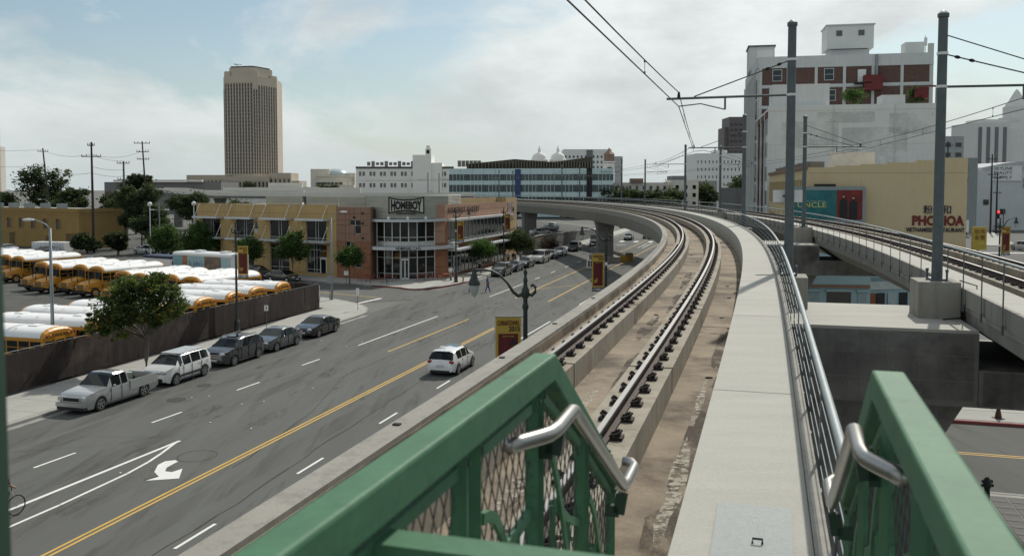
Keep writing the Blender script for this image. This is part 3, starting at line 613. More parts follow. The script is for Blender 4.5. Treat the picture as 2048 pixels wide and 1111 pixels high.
# ------------------------------------------------------------------ station stair railings (foreground)
GD = Vector((.291, .957, 0)).normalized(); GN = Vector((GD.y, -GD.x, 0))   # along the stair, to its right
plat = MB().prism([xy(v) for v in (Vector((-.46, 1.22, 0))-GD*6, Vector((-.46, 1.22, 0))+GD*1.25, Vector((-.46, 1.22, 0))+GD*1.25+GN*1.35, Vector((-.46, 1.22, 0))-GD*6+GN*1.35)], 8.9, 9.4).build('station_platform', walkm); structure(plat)
for k in range(4):
    a = Vector((-.40, 1.22, 0))+GD*(1.3+.28*k); zt = 9.4-.16*(k+1)
    MB().prism([xy(v) for v in (a, a+GN*1.22, a+GN*1.22+GD*.29, a+GD*.29)], zt-.5, zt).build('step', walkm, plat)
def stair_railing(label, pk, inner, back, W=.075):
    """pk = top of the bend; level rail runs back towards the platform, sloping rail goes down to the walkway. inner=+1: stairs on its right"""
    pk = Vector(pk); Hh = .088
    th = thing('stair_railing', label, 'railing', (pk.x, pk.y, 8.8)); z0 = pk.z
    lo = pk-GD*back; lo.z = z0; dn = pk+GD*1.20; dn.z = z0-.74
    top = MB()
    R = lambda c, v: [tuple(c+GN*(a*W/2)+v*b) for a, b in ((-1, 0), (1, 0), (1, -Hh), (-1, -Hh))]
    up = Vector((0, 0, 1)); sl = (dn-pk).normalized(); vn = GN.cross(sl); vn = vn if vn.z > 0 else -vn
    bis = Vector((GD.x*.16, GD.y*.16, 1))
    top.sweep([R(lo, up), R(pk, bis), R(dn, vn*1.0)]); o = top.build('top_rail', greenm, th)
    bev = o.modifiers.new('b', 'BEVEL'); bev.width = .008; bev.segments = 2
    def at(d, z): v = pk+GD*d; return Vector((v.x, v.y, z))
    def topz(d): return z0-Hh if d <= 0 else z0-Hh-.74/1.2*d
    def botz(d): return 9.5 if d <= 0 else 9.5-.74/1.2*d
    posts = [(-1.40, .05), (-.80, .045), (-.70, .04), (-.16, .055), (-.09, .04), (.52, .045), (.60, .03), (1.17, .055)]
    for d, wd in posts: MB().ball(tuple(at(d, topz(d)-.03)+GN*.021*inner), .011, 7, 4).build('bolt', greend, th); MB().beam(at(d, 8.9 if d > 0 else 9.4), at(d, topz(d)+.01), .04, wd).build('post', greenm, th)
    for d0, d1 in ((-1.38, -.82), (-.68, -.18), (-.07, .50), (.62, 1.15)):
        MB().beam(at(d0, botz(d0)), at(d1, botz(d1)), .036, .05).build('bottom_rail', greenm, th)
        fr = MB()
        for za in (topz, ): fr.beam(at(d0+.02, za(d0+.02)-.045), at(d1-.02, za(d1-.02)-.045), .026, .03)
        fr.build('panel_frame', greenm, th)
        # decorative square with its arms, hung in the middle of each panel
        m_ = (d0+d1)/2; zc = (topz(m_)+botz(m_))/2-.05; q = .11; sq = MB()
        for a, b in (((-q, -q), (q, -q)), ((q, -q), (q, q)), ((q, q), (-q, q)), ((-q, q), (-q, -q))):
            k_ = 0 if d0 < -.1 else -.6
            sq.beam(at(m_+a[0], zc+a[1]+k_*a[0]), at(m_+b[0], zc+b[1]+k_*b[0]), .02, .032)
        sq.beam(at(d0, zc-.12-(0 if d0 < -.1 else -.15)), at(m_-q, zc-q-(k_*-q if False else 0)), .02, .03); sq.beam(at(m_+q, zc+q+k_*q), at(d1, zc+.12+k_*.25), .02, .03)
        sq.build('square_ornament', greenm, th)
        # an S-shaped strap
        sp = [at(d0+(d1-d0)*k/10, zc+.02+(.26-.5*k/10)+.07*math.sin(k/10*6.28)+(0 if d0 < -.1 else -.6*((d0+(d1-d0)*k/10)-m_))) for k in range(11)]
        ob = MB()
        for a, b in zip(sp, sp[1:]): ob.beam(a+GN*.016*inner, b+GN*.016*inner, .012, .03)
        ob.build('curved_strap', greenm, th)
        # woven diamond wire
        ms = MB(); st = .064; hh_ = 1.2
        k = -30
        while k < 60:
            for sg in (1, -1):
                a0 = d0+k*st; P = []
                for j in range(40):
                    d = a0+sg*j*.05; z = 8.75+j*.05*1.9
                    if d0 <= d <= d1 and botz(d) <= z <= topz(d): P.append(at(d, z))
                if len(P) > 1: ms.tube([P[0], P[-1]], .0021, 4)
            k += 1
        ms.build('wire_mesh', wirem, th, kind='stuff')
    # stainless grab rail on brackets, inside the stair
    def hr(d, z, off=.085): v = at(d, z)+GN*off*inner; return v
    path = [hr(-.58, z0-.19), hr(-.36, z0-.19), hr(-.24, z0-.187), hr(-.14, z0-.155), hr(-.03, z0-.145), hr(.05, z0-.175), hr(.98, z0-.75), hr(1.04, z0-.80), hr(1.09, z0-.815), hr(1.30, z0-.815), hr(1.36, z0-.815, .06), hr(1.38, z0-.815, .0)]
    path = [hr(-.40, z0-.195, .0), hr(-.35, z0-.195, .02), hr(-.28, z0-.195, .06), hr(-.24, z0-.195, .078)]+[hr(-.18, z0-.195), hr(.02, z0-.19), hr(.06, z0-.20), hr(.10, z0-.225), hr(1.00, z0-.745), hr(1.05, z0-.77), hr(1.11, z0-.775), hr(1.34, z0-.775), hr(1.40, z0-.775, .06), hr(1.41, z0-.775, .02)]
    MB().tube(path, .0235, 12).build('grab_rail', steel, th, smooth='all')
    for d, z in ((-.12, z0-.19), (1.06, z0-.80)):
        br = MB(); br.beam(at(d, z-.09), hr(d, z-.09, .06), .03, .05); br.beam(hr(d, z-.10, .06), hr(d, z-.01, .075), .03, .05); br.build('rail_bracket', greend, th)
    return th
stair_railing('green painted stair railing with woven mesh left of the stairs', (.107, 2.83, 10.47), 1, 3.2)
stair_railing('green painted stair railing with woven mesh right of the stairs', (1.100, 2.55, 10.47), -1, 3.2, .09)
gt = thing('stair_gate', 'green gate bar closing the stairs in front of the left railing', 'gate', (-.24, 1.65, 9.4))
g0 = Vector((-.285, 1.64, 10.318))
MB().beam(g0, g0+GN*1.0, .075, .06).build('top_bar', greenm, gt)
MB().beam(g0-Vector((0, 0, .7)), g0+GN*1.0-Vector((0, 0, .7)), .05, .05).build('bottom_bar', greenm, gt)
for k in range(7): MB().beam(g0+GN*(.07+.14*k)-Vector((0, 0, .68)), g0+GN*(.07+.14*k)-Vector((0, 0, .02)), .02, .02).build('bar', greenm, gt)
cp = MB().box((-.797, 1.25, 11.3), (.09, .09, 3.8)); cpo = cp.build('canopy_post', greend); tag(cpo, 'dark green post at the left edge of the platform', 'post')
# ------------------------------------------------------------------ HOMEBOY corner building
stucco = mat('ochre_stucco', (.43, .30, .135), .9, var=.07, scale=.7, bump=.1, streak=.15)
stucco2 = mat('pale_ochre_stucco', (.43, .31, .155), .9, var=.07, scale=.7, bump=.1, streak=.15)
terra = mat('terracotta_panel', (.27, .16, .115), .85, var=.08, scale=.9, bump=.08, streak=.2)
terra2 = mat('rust_panel', (.265, .125, .07), .85, var=.08, scale=.9, bump=.08, streak=.2)
salmon = mat('salmon_panel', (.36, .215, .145), .85, var=.06, scale=.9, bump=.08)
corr = mat('corrugated_metal', (.46, .46, .40), .5, metal=.3, var=.06, scale=1.5)
joint = mat('joint_dark', (.06, .045, .03), .9)
roofm = mat('roof_membrane', (.34, .33, .31), .9, var=.15, scale=.4)
hb = thing('corner_building', 'ochre and terracotta two storey corner building with curved glass front', 'building', (-20, 112, 0))
A0, A1, A2 = (-43.6, 121.6), (-21.6, 108.2), (-17.0, 105.4)
G0, GM, G1 = (-16.4, 107.0), (-12.9, 103.9), (-9.5, 107.6); B0 = (-8.2, 107.9); B1 = (-.9, 133.5); B2 = (.75, 139.8)
MB().prism([(-43.4, 122.6), (-21.2, 109.1), (-17.2, 106.6), (-13, 109.0), (-8.9, 109.2), (-1.6, 134), (-.2, 139.6), (-36, 150)], -.01, 8.55).build('wall_core', joint, hb)
MB().prism([(-43.2, 122.9), (-21.2, 109.6), (-13, 110.0), (-9.4, 110), (-2.2, 134), (-.8, 139.2), (-36, 149.6)], 8.56, 8.75).build('roof', roofm, hb)
def fpt(p, q, u, z, out=0.0):
    dx, dy = q[0]-p[0], q[1]-p[1]; L = math.hypot(dx, dy); return (p[0]+dx/L*u+dy/L*out, p[1]+dy/L*u-dx/L*out, z)
def rect(p, q, u0, u1, z0, z1, o0, o1, name, m, par):
    mb = MB(); vs = [fpt(p, q, u, z, o) for o in (o0, o1) for (u, z) in ((u0, z0), (u1, z0), (u1, z1), (u0, z1))]
    mb.add(vs, [(3, 2, 1, 0), (4, 5, 6, 7), (0, 1, 5, 4), (1, 2, 6, 5), (2, 3, 7, 6), (3, 0, 4, 7)]); return mb.build(name, m, par)
def panels(p, q, us, zs, opens, m, par, th=.22, gap=.018, pick=None):
    for a, b in zip(us, us[1:]):
        for c, d in zip(zs, zs[1:]):
            if any(a >= o[0]-.01 and b <= o[1]+.01 and c >= o[2]-.01 and d <= o[3]+.01 for o in opens): continue
            rect(p, q, a+gap, b-gap, c+gap, d-gap, -th, .0, 'wall_panel', pick(a, c) if pick else m, par)
def glazing(p, q, u0, u1, z0, z1, cols, rows, par, fm, recess=-.19, fw=.06):
    """one window: frame bars, panes set behind them"""
    wd = rect(p, q, u0, u1, z0, z1, recess-.05, recess, 'window', glassd, par)
    us = [u0+(u1-u0)*c for c in cols]; zs = [z0+(z1-z0)*r for r in rows]
    for u in us: rect(p, q, u-fw/2, u+fw/2, z0, z1, recess+.002, recess+.07, 'mullion', fm, wd)
    for a, b in zip(us, us[1:]):
        for z in zs: rect(p, q, a+fw/2+.001, b-fw/2-.001, z-fw/2, z+fw/2, recess+.002, recess+.06, 'transom', fm, wd)
    return wd
frame = mat('window_frame', (.50, .50, .47), .5, metal=.3)
def canopy(p, q, u0, u1, z, par, rods=True, dep=1.15, th=.26):
    c = rect(p, q, u0, u1, z-th, z, .0, dep, 'canopy', alum, par)
    if rods:
        for u in (u0+.35, u1-.35):
            MB().tube([fpt(p, q, u, z, dep-.15), fpt(p, q, u-.1, z+1.55, .06)], .035, 6).build('tie_rod', whitem, c)
            MB().tube([fpt(p, q, u-.1, z+1.55, .0), fpt(p, q, u-.1, z+1.55, .06)], .12, 8).build('tie_plate', whitem, c)
# ochre wing
LW = math.hypot(A1[0]-A0[0], A1[1]-A0[1]); bay = LW/4
us = [0]; opens = []
for k in range(4):
    b = k*bay; us += [b+1.35 if k else 1.2, b+4.75]; us.append((k+1)*bay)
    opens += [(us[-3], us[-2], 4.55, 7.1), (us[-3], us[-2], .5, 4.1)]
zs = [0, .5, 4.1, 4.55, 7.1, 7.9, 8.98]
panels(A0, A1, us, zs, opens, stucco, hb)
for k in range(4):
    u0, u1 = opens[2*k][0], opens[2*k][1]
    glazing(A0, A1, u0, u1, 4.55, 7.1, (0, .45, .58, 1), (0, .12, 1), hb, frame)
    if k < 3: glazing(A0, A1, u0, u1, .5, 4.1, (0, .45, .58, 1), (0, .14, .8, 1), hb, frame)
    else:
        glazing(A0, A1, u0, u1-1.2, .5, 4.1, (0, .55, .75, 1), (0, .12, .8, 1), hb, frame); glazing(A0, A1, u1-1.2, u1, 2.5, 4.1, (0, 1), (0, .5, 1), hb, frame)
        dr = rect(A0, A1, u1-1.15, u1-.05, .05, 2.45, -.2, -.08, 'door', whitem, hb); rect(A0, A1, u1-1.0, u1-.2, .35, 2.25, -.079, -.07, 'pane', glassd, dr); rect(A0, A1, u1-.95, u1-.9, 1.0, 1.3, -.069, -.03, 'handle', blackm, dr)
    canopy(A0, A1, k*bay+.45, k*bay+5.35, 7.32, hb); canopy(A0, A1, k*bay+.45, k*bay+5.35, 4.58, hb)
rect(A0, A1, -.1, LW+.05, 8.99, 9.07, -.4, .05, 'parapet_cap', stucco2, hb)
# terracotta block
LT = math.hypot(A2[0]-A1[0], A2[1]-A1[1])
pm = lambda a, c: terra if c > 4.4 else terra2
panels(A1, A2, [0, 1.45, 2.15, 2.9, 3.9, LT], [0, 1.5, 2.35, 3.1, 3.9, 4.6, 5.6, 6.6, 7.25, 8.0, 8.85], [(2.15, 3.9, 6.6, 7.25), (2.9, 3.9, 5.6, 6.6), (2.9, 3.9, 1.5, 3.1), (1.45, 2.9, 3.9, 4.6)], terra, hb, pick=pm)
glazing(A1, A2, 2.15, 3.9, 6.6, 7.25, (0, .45, 1), (0, 1), hb, frame); glazing(A1, A2, 2.9, 3.9, 5.6, 6.6, (0, 1), (0, 1), hb, frame); glazing(A1, A2, 2.9, 3.9, 1.5, 3.1, (0, 1), (0, .5, 1), hb, frame); glazing(A1, A2, 1.45, 2.9, 3.9, 4.6, (0, .5, 1), (0, 1), hb, frame)
for u, z in ((4.25, 8.1), (4.25, 6.9), (4.25, 5.1), (4.25, 2.2), (2.9, 7.6)): rect(A1, A2, u-.11, u+.11, z-.11, z+.11, .0, .14, 'wall_vent', blackm, hb)
panels(A2, pt(A2, ((.1, .99), 2.2)), [0, 1.1, 2.2], [0, 1.5, 3.1, 4.6, 6.2, 7.6, 8.85], [], terra, hb, pick=pm)
# curved glass corner
def bow(k, out=0.0):
    p = ((1-k)**2*G0[0]+2*k*(1-k)*GM[0]+k*k*G1[0], (1-k)**2*G0[1]+2*k*(1-k)*GM[1]+k*k*G1[1])
    d = (2*(1-k)*(GM[0]-G0[0])+2*k*(G1[0]-GM[0]), 2*(1-k)*(GM[1]-G0[1])+2*k*(G1[1]-GM[1])); L = math.hypot(*d)
    return (p[0]+d[1]/L*out, p[1]-d[0]/L*out)
MB().prism([bow(k/12, -.35) for k in range(13)]+[(-9, 109), (-17, 108.5)], 0, 8.5).build('bow_core', mat('dark_interior', (.02, .02, .019), .8), hb)
NB = 7
for k in range(NB):
    a, b = bow(k/NB), bow((k+1)/NB)
    for z0, z1 in ((.12, 3.55), (4.62, 7.05)):
        w_ = MB(); w_.wall(a, b, z0, z1, .03, -.06); pn = w_.build('glass_pane', glassd, hb)
        MB().wall(a, b, z0-.05, z0+.08, .08, .0).build('sill_bar', frame, pn); MB().wall(a, b, z0+.55*(z1-z0)*.25+.2, z0+.28+.55*(z1-z0)*.25, .05, -.02).build('transom', frame, pn)
        if z0 < 1: MB().wall(a, b, 2.72, 2.8, .08, .0).build('transom', frame, pn)
for k in range(NB+1):
    a = bow(k/NB, .03); MB().box((a[0], a[1], 3.7), (.12, .12, 7.1), 0).build('mullion', frame, hb)
for dk in (3.1/NB, 3.55/NB):
    a, b = bow(dk), bow(dk+.42/NB)
    dr = MB().wall(a, b, .1, 2.65, .05, .10).build('door', whitem, hb); MB().wall(pt(a, ((b[0]-a[0], b[1]-a[1]), .18)), pt(a, ((b[0]-a[0], b[1]-a[1]), .82)), .35, 2.45, .02, .112).build('pane', glassd, dr)
    MB().wall(pt(a, ((b[0]-a[0], b[1]-a[1]), .45)), pt(a, ((b[0]-a[0], b[1]-a[1]), .52)), 1.0, 1.4, .05, .17).build('handle', blackm, dr)
def ring(k0, k1, o0, o1, z0, z1, name, m, par, n=18, dz=0):
    mb = MB(); rg = []
    for i in range(n+1):
        k = k0+(k1-k0)*i/n; a, b = bow(k, o0), bow(k, o1); rg.append([(a[0], a[1], z0), (b[0], b[1], z0), (b[0], b[1], z1), (a[0], a[1], z1)])
    mb.sweep(rg); return mb.build(name, m, par)
ring(-.12, 1.1, -.3, 1.1, 7.08, 7.38, 'curved_canopy', alum, hb); lc = ring(-.16, 1.25, -.3, 1.35, 3.72, 4.10, 'curved_canopy', alum, hb)
for k in (.28, .55, .8): a = bow(k, .9); MB().box((a[0], a[1], 7.56), (.28, .2, .34)).build('canopy_light', whitem, hb)
ring(-.05, 1.05, -.3, .02, 4.15, 4.6, 'spandrel', frame, hb)
# corrugated rooftop screen, one rib per course
def corrug(path, z0, z1, par, n):
    sc_ = MB()
    for i in range(n):
        a, b = z0+(z1-z0)*i/n, z0+(z1-z0)*(i+1)/n; m_ = (a+b)/2; rg = []
        for j, p in enumerate(path):
            q = path[min(j+1, len(path)-1)]; o = path[max(j-1, 0)]; dx, dy = q[0]-o[0], q[1]-o[1]; L = math.hypot(dx, dy); nx, ny = dy/L, -dx/L
            rg.append([(p[0]-nx*.06, p[1]-ny*.06, a), (p[0]+nx*.05, p[1]+ny*.05, a+.02), (p[0]+nx*.05, p[1]+ny*.05, m_), (p[0]-nx*.02, p[1]-ny*.02, m_+.03), (p[0]-nx*.02, p[1]-ny*.02, b-.005), (p[0]-nx*.06, p[1]-ny*.06, b-.004)])
        MB().sweep(rg).build('metal_rib', corr, par)
scr = thing('roof_screen', 'corrugated metal roof screen in straight lengths along the ochre wing', 'roof screen', (-30, 116, 8.75))
def fp2(u, o): return xy(fpt(A0, A1, u, 0, o))
for a, b in ((11.2, 17.7), (18.6, 24.0), (24.15, 28.5)):
    corrug([fp2(a, -2.2), fp2(b, -2.2)], 8.76, 10.12, scr, 9)
    for u in (a+.2, (a+b)/2, b-.2): p = fpt(A0, A1, u, 9.4, -2.45); MB().box(p, (.12, .12, 1.3)).build('post', frame, scr)
p = fpt(A0, A1, 18.1, 0, -2.9); MB().box((p[0], p[1], 9.4), (.9, .3, 1.25), -.55).build('roof_ladder_hatch', mat('teal_dark', (.02, .06, .07), .6), scr)
bscr = [bow(k/14, .1) for k in range(-3, 18)]
crn = thing('sign_drum', 'curved corrugated metal drum above the glass corner carrying the sign', 'roof screen', (-13, 107, 7.4))
corrug(bscr, 7.45, 10.3, crn, 17)
corrug([pt(bscr[0], ((-.62, .78), 4.5)), bscr[0]], 8.9, 10.3, crn, 8); corrug([bscr[-1], pt(bscr[-1], ((.2, .98), 6))], 8.6, 10.3, crn, 10)
# the sign
sg = thing('building_sign', 'black lettered sign with bowed black border on the metal drum', 'sign', (bow(.5, .4)[0], bow(.5, .4)[1], 7.9))
sc0 = bow(.44, .0); a, b = bow(.27, .75), bow(.79, .75); rx = Vector((b[0]-a[0], b[1]-a[1], 0)).normalized(); ox = Vector((a[0], a[1], 8.0)); WS = (Vector((b[0], b[1], 0))-Vector((a[0], a[1], 0))).length
def sgn_outline(inset):
    top = [(x, 2.12-inset-.36*(1-(2*x/WS-1)**2)) for x in [inset+(WS-2*inset)*i/14 for i in range(15)]]; bot = [(x, .0+inset+.36*(1-(2*x/WS-1)**2)) for x in [inset+(WS-2*inset)*i/14 for i in range(15)]]
    return bot, top
def sgn_mesh(inset, d0, d1, name, m, par):
    bot, top = sgn_outline(inset); nrm = Vector((rx.y, -rx.x, 0)); mb = MB(); rg = []
    for (xa, za), (xb, zb) in zip(bot, top):
        rg.append([tuple(ox+rx*xa+Vector((0, 0, za))+nrm*d0), tuple(ox+rx*xa+Vector((0, 0, za))+nrm*d1), tuple(ox+rx*xb+Vector((0, 0, zb))+nrm*d1), tuple(ox+rx*xb+Vector((0, 0, zb))+nrm*d0)])
    mb.sweep(rg); return mb.build(name, m, par)
sgn_mesh(0, 0, .12, 'border', blackm, sg); sgn_mesh(.17, .05, .14, 'face', corr, sg)
def warp(fx, fy):
    c = 1-(2*fx-1)**2; lo, hi = .30+.30*c, 1.82-.30*c
    return fx, (lo+(hi-lo)*fy)/1.0
text('HOMEBOY', WS-.62, 1.0, blackm, sg, ox+rx*.31+Vector((rx.y, -rx.x, 0))*.145, rx, depth=.05, bold=.055, shape=warp)
text('INDUSTRIES', WS*.56, .28, blackm, sg, ox+rx*(WS*.22)+Vector((rx.y, -rx.x, 0))*.02-Vector((0, 0, .06)), rx, depth=.05, bold=.02)
for x in (.4, WS-.4): MB().box(tuple(ox+rx*x+Vector((0, 0, 1.0))-Vector((rx.y, -rx.x, 0))*.3), (.1, .6, .1), 0).build('sign_bracket', blackm, sg)
a, b = bow(.42, 1.38), bow(.80, 1.38); r2 = Vector((b[0]-a[0], b[1]-a[1], 0))
a3 = Vector((bow(.40, 1.37)[0], bow(.40, 1.37)[1]-.25, 3.80)); text('HOMEGIRL CAFE', 3.0, .34, blackm, lc, a3+Vector((0, -.05, 0)), (1, .03, 0), bold=.025)
# bakery wing along the avenue
panels(G1, B0, [0, math.hypot(B0[0]-G1[0], B0[1]-G1[1])], [0, 1.5, 2.9, 4.4, 5.8, 7.3, 9.08], [], terra2, hb, th=1.0, pick=lambda a, c: terra2 if c < 4 else salmon)
LB = math.hypot(B1[0]-B0[0], B1[1]-B0[1])
panels(B0, B1, [0, 1.1, LB-.4, LB], [0, .4, 3.3, 4.45, 7.0, 7.4], [(1.1, LB-.4, .4, 3.3), (1.1, LB-.4, 4.45, 7.0)], terra2, hb, pick=lambda a, c: salmon if c > 6.5 else terra2)
panels(B0, B1, [i*LB/11 for i in range(12)], [7.4, 8.25, 9.08], [], salmon, hb)
cols = [i/15 for i in range(16)]
glazing(B0, B1, 1.1, LB-.4, 4.45, 7.0, cols, (0, .1, 1), hb, frame); glazing(B0, B1, 1.1, LB-.4, .4, 3.3, cols, (0, .75, 1), hb, frame)
rect(B0, B1, .9, LB+1, 7.02, 7.3, .0, .9, 'canopy', alum, hb); rect(B0, B1, .9, LB+.6, 4.22, 4.42, .0, .7, 'canopy', alum, hb); rect(B0, B1, .9, LB+.6, 3.35, 3.6, .0, 1.5, 'canopy', alum, hb)
MB().wall(pt(B0, ((-.96, .27), 1.5)), pt(B1, ((-.96, .27), 1.5)), 9.0, 9.75, .3).build('rear_parapet', stucco2, hb)
dr = rect(B0, B1, 3.2, 5.6, .1, 2.6, -.12, -.03, 'door', whitem, hb); rect(B0, B1, 3.4, 4.3, .3, 2.4, -.029, -.02, 'pane', glassd, dr); rect(B0, B1, 4.5, 5.4, .3, 2.4, -.029, -.02, 'pane', glassd, dr)
us_ = Vector((B1[0]-B0[0], B1[1]-B0[1], 0)).normalized(); tb = Vector(fpt(B0, B1, .8, 7.95, .08)); text('H O M E B O Y   B A K E R Y', 12.5, .78, blackm, hb, tb, us_, bold=.03)
LE = math.hypot(B2[0]-B1[0], B2[1]-B1[1]); panels(B1, B2, [0, LE/2, LE], [0, 2.4, 4.8, 7.2, 9.7], [], stucco2, hb, th=.5)
panels(pt(B1, ((-.96, .27), 1.6)), B1, [0, .8, 1.6], [7.3, 8.5, 9.7], [], stucco2, hb, th=.3)
mu = rect(B1, B2, .8, 4.6, 6.4, 9.0, .02, .07, 'mural_panel', mat('mural_grey', (.35, .26, .25), .8, var=.5, scale=1.2, dirt=((.06, .05, .06), 1.1, .48, .95)), hb)
# ------------------------------------------------------------------ vehicles
def paint(name, col, metal=.25): return mat('paint_'+name, col, .25, metal=metal, var=.04, scale=1.5, spec=.55, coat=1.0)
lampc = mat('headlamp', (.36, .38, .39), .10, metal=.35, spec=.8); lampr = mat('tail_lamp', (.25, .012, .012), .2, spec=.6); lampo = mat('indicator', (.5, .16, .02), .3)
plastic = mat('grey_plastic', (.03, .031, .032), .7, var=.1); platem = mat('number_plate', (.55, .56, .55), .6, var=.15, scale=20)
def pl(x, pts): return interp(x, [p[0] for p in pts], [p[1] for p in pts])
def make_wheel(parent, x, y, r, rim, wd=.22, spokes=5):
    sg = 1 if y > 0 else -1
    t = MB().wheel((x, y, r), r, wd, prof=[(.66, .5), (.92, .5), (1, .36), (1, -.36), (.92, -.5), (.66, -.5)]).build('tyre', rubber, parent, smooth=True)
    m = MB(); m.wheel((x, y+sg*.05, r), r*.67, .12, prof=[(0, .5), (.3, .42), (.86, .1), (.9, .5), (1, .5), (1, -.5), (0, -.5)] if sg > 0 else [(0, -.5), (.3, -.42), (.86, -.1), (.9, -.5), (1, -.5), (1, .5), (0, .5)])
    m.build('rim', plastic if spokes else rim, t, smooth=True)
    if spokes:
        s = MB(); yo = y+sg*(wd/2-.01)
        for k in range(spokes):
            a = 2*math.pi*k/spokes+.3; s.beam((x+.03*math.cos(a), yo, r+.03*math.sin(a)), (x+r*.64*math.cos(a), yo, r+r*.64*math.sin(a)), .03, r*.20)
        n = 16
        for k in range(n):
            a0, a1 = 2*math.pi*k/n, 2*math.pi*(k+1)/n
            s.quad(*[(x+q*r*math.cos(a), yo+sg*.012, r+q*r*math.sin(a)) for q, a in ((.60, a0), (.69, a0), (.69, a1), (.60, a1))][::(1 if sg > 0 else -1)])
        s.build('spoke_disc', rim, t)
def car(name, label, L, W, H, top, belt, plan, ws, rw, sides, wx, pm, wr=.32, rim=None, glass=None, sub_=True, cat='car', group=None, tw=.80, extra=None, fx=None, roofm_=None):
    """x forward. top/belt: outline heights over x; ws/rw: (front/back) glass spans; sides: side window spans"""
    th = thing(name, label, cat, (0, 0, 0), group, local=True); glass = glass or glassc; rim = rim or chrome
    xs = set(p[0] for p in top)|set(p[0] for p in plan)|set(ws)|set(rw or ())
    for a, b in sides: xs |= {a, b}
    for c in wx:
        for k in (-1.16, -1.1, -.95, -.7, -.36, 0, .36, .7, .95, 1.1, 1.16): xs.add(round(c+k*wr, 3))
    xs = sorted(x for x in xs if -L/2 <= x <= L/2); zb0 = .20
    # thin out near-duplicates
    X = [xs[0]]
    for x in xs[1:]:
        if x-X[-1] > .012: X.append(x)
    rows = []
    for x in X:
        zt = pl(x, top); zs = min(pl(x, belt), zt-.035); wdt = pl(x, plan)
        zb = zb0+(.10 if x > L/2-.25 or x < -L/2+.25 else 0)
        za = 0
        for c in wx:
            d = abs(x-c)
            if d < wr*1.13: za = max(za, wr+math.sqrt(max((wr*1.13)**2-d*d, 0)))
        zl = max(zb, za); zm = max(zb+.30*(zs-zb), za+.02); zm = min(zm, zs-.06); zl = min(zl, zm-.012)
        cab = max(0, min(1, (zt-zs-.03)/max(.25, H*.25)))
        wt = wdt*(1-(1-tw)*cab)
        half = [(0, zl), (wdt*.90, zl), (wdt*.985, zm), (wdt, zm+(zs-zm)*.55), (wdt*.965, zs), (wt*.985, zs+(zt-zs)*.86), (wt*.86, zt-.012), (0, zt+.02*cab)]
        rows.append([(x, y, z) for y, z in half]+[(x, -y, z) for y, z in half[1:-1]][::-1])
    n = len(rows[0]); body = MB(); gl = {}
    def put(key, q):
        gl.setdefault(key, MB()).add(q, [(0, 1, 2, 3)])
    for i in range(len(rows)-1):
        xm = (X[i]+X[i+1])/2
        for k in range(n):
            q = [rows[i][k], rows[i][(k+1) % n], rows[i+1][(k+1) % n], rows[i+1][k]][::-1]
            left = k; isside = k in (4, n-5-0) ; key = None
            if k == 4 or k == n-5:
                for j, (a, b) in enumerate(sides):
                    if a < xm < b: key = ('side', j, k == 4)
            if k in (5, 6, n-7, n-6):
                if min(ws) < xm < max(ws): key = ('windscreen',)
                if rw and min(rw) < xm < max(rw): key = ('rear',)
            if key: put(key, q)
            else: body.add(q, [(0, 1, 2, 3)])
    body.add(rows[0], [tuple(range(n))]); body.add(rows[-1], [tuple(range(n))[::-1]])
    bo = body.build('body', pm, th, smooth=True)
    import bmesh as _b
    bm = _b.new(); bm.from_mesh(bo.data); _b.ops.remove_doubles(bm, verts=bm.verts, dist=.0008); _b.ops.recalc_face_normals(bm, faces=bm.faces); bm.to_mesh(bo.data); bm.free()
    bo.data.polygons.foreach_set('use_smooth', [True]*len(bo.data.polygons)); bo.data.set_sharp_from_angle(angle=rad(32))
    for key, mb in gl.items(): mb.build({'side': 'side_window', 'windscreen': 'windscreen', 'rear': 'rear_window'}[key[0]], glass, th)
    MB().bx(-L/2+.35, L/2-.35, -W*.36, W*.36, .17, .5).build('chassis', blackm, th)
    for x in wx:
        for sg in (-1, 1): make_wheel(th, x, sg*(W/2-.115), wr, rim, spokes=5 if sub_ else 0)
    hf = pl(L/2-.12, plan); hr = pl(-L/2+.12, plan); zf, zr = fx or (.66, .82)
    for sg in (-1, 1):
        MB().ball((L/2-.16, sg*hf*.74, zf), .18, 10, 6, 1.05, 1.25, .62).build('headlight', lampc, th, smooth='all')
        MB().ball((-L/2+.10, sg*hr*.80, zr), .14, 10, 6, .8, 1.25, .75).build('tail_light', lampr, th, smooth='all')
        if sub_:
            xm = max(ws)-.12 if True else 0
            mb = MB(); mb.ball((min(ws)-.0+ (max(ws)-min(ws))*.55-.12, sg*(W/2+.07), pl(0, belt)+.06), .10, 8, 5, .6, .95, .65); mb.build('mirror', pm, th, smooth='all')
            for xd in [ (a+b)/2-.25 for a, b in sides[:2]]: MB().box((xd, sg*(W/2-.012), pl(xd, belt)-.13), (.17, .03, .028)).build('door_handle', pm, th)
    MB().bx(L/2-.05, L/2+.012, -hf*.62, hf*.62, .28, .50).build('grille', plastic, th); MB().bx(-L/2-.012, -L/2+.05, -hr*.72, hr*.72, .24, .38).build('rear_valance', plastic, th)
    if sub_ and cat != 'pickup': MB().bx(L/2-.30, L/2-.035, -hf*.50, hf*.50, zf-.10, zf+.0).build('upper_grille', blackm, th)
    MB().bx(-L/2-.02, -L/2+.02, -.24, .24, .56, .70).build('number_plate', platem, th); MB().bx(L/2-.01, L/2+.02, -.24, .24, .40, .52).build('number_plate', platem, th)
    if sub_: 
        for sg in (-1, 1): MB().bx(min(wx)+wr+.12, max(wx)-wr-.12, sg*W/2-.03*(sg > 0)-.012, sg*W/2+.03*(sg < 0)+.012, .22, .30).build('sill_strip', plastic, th)
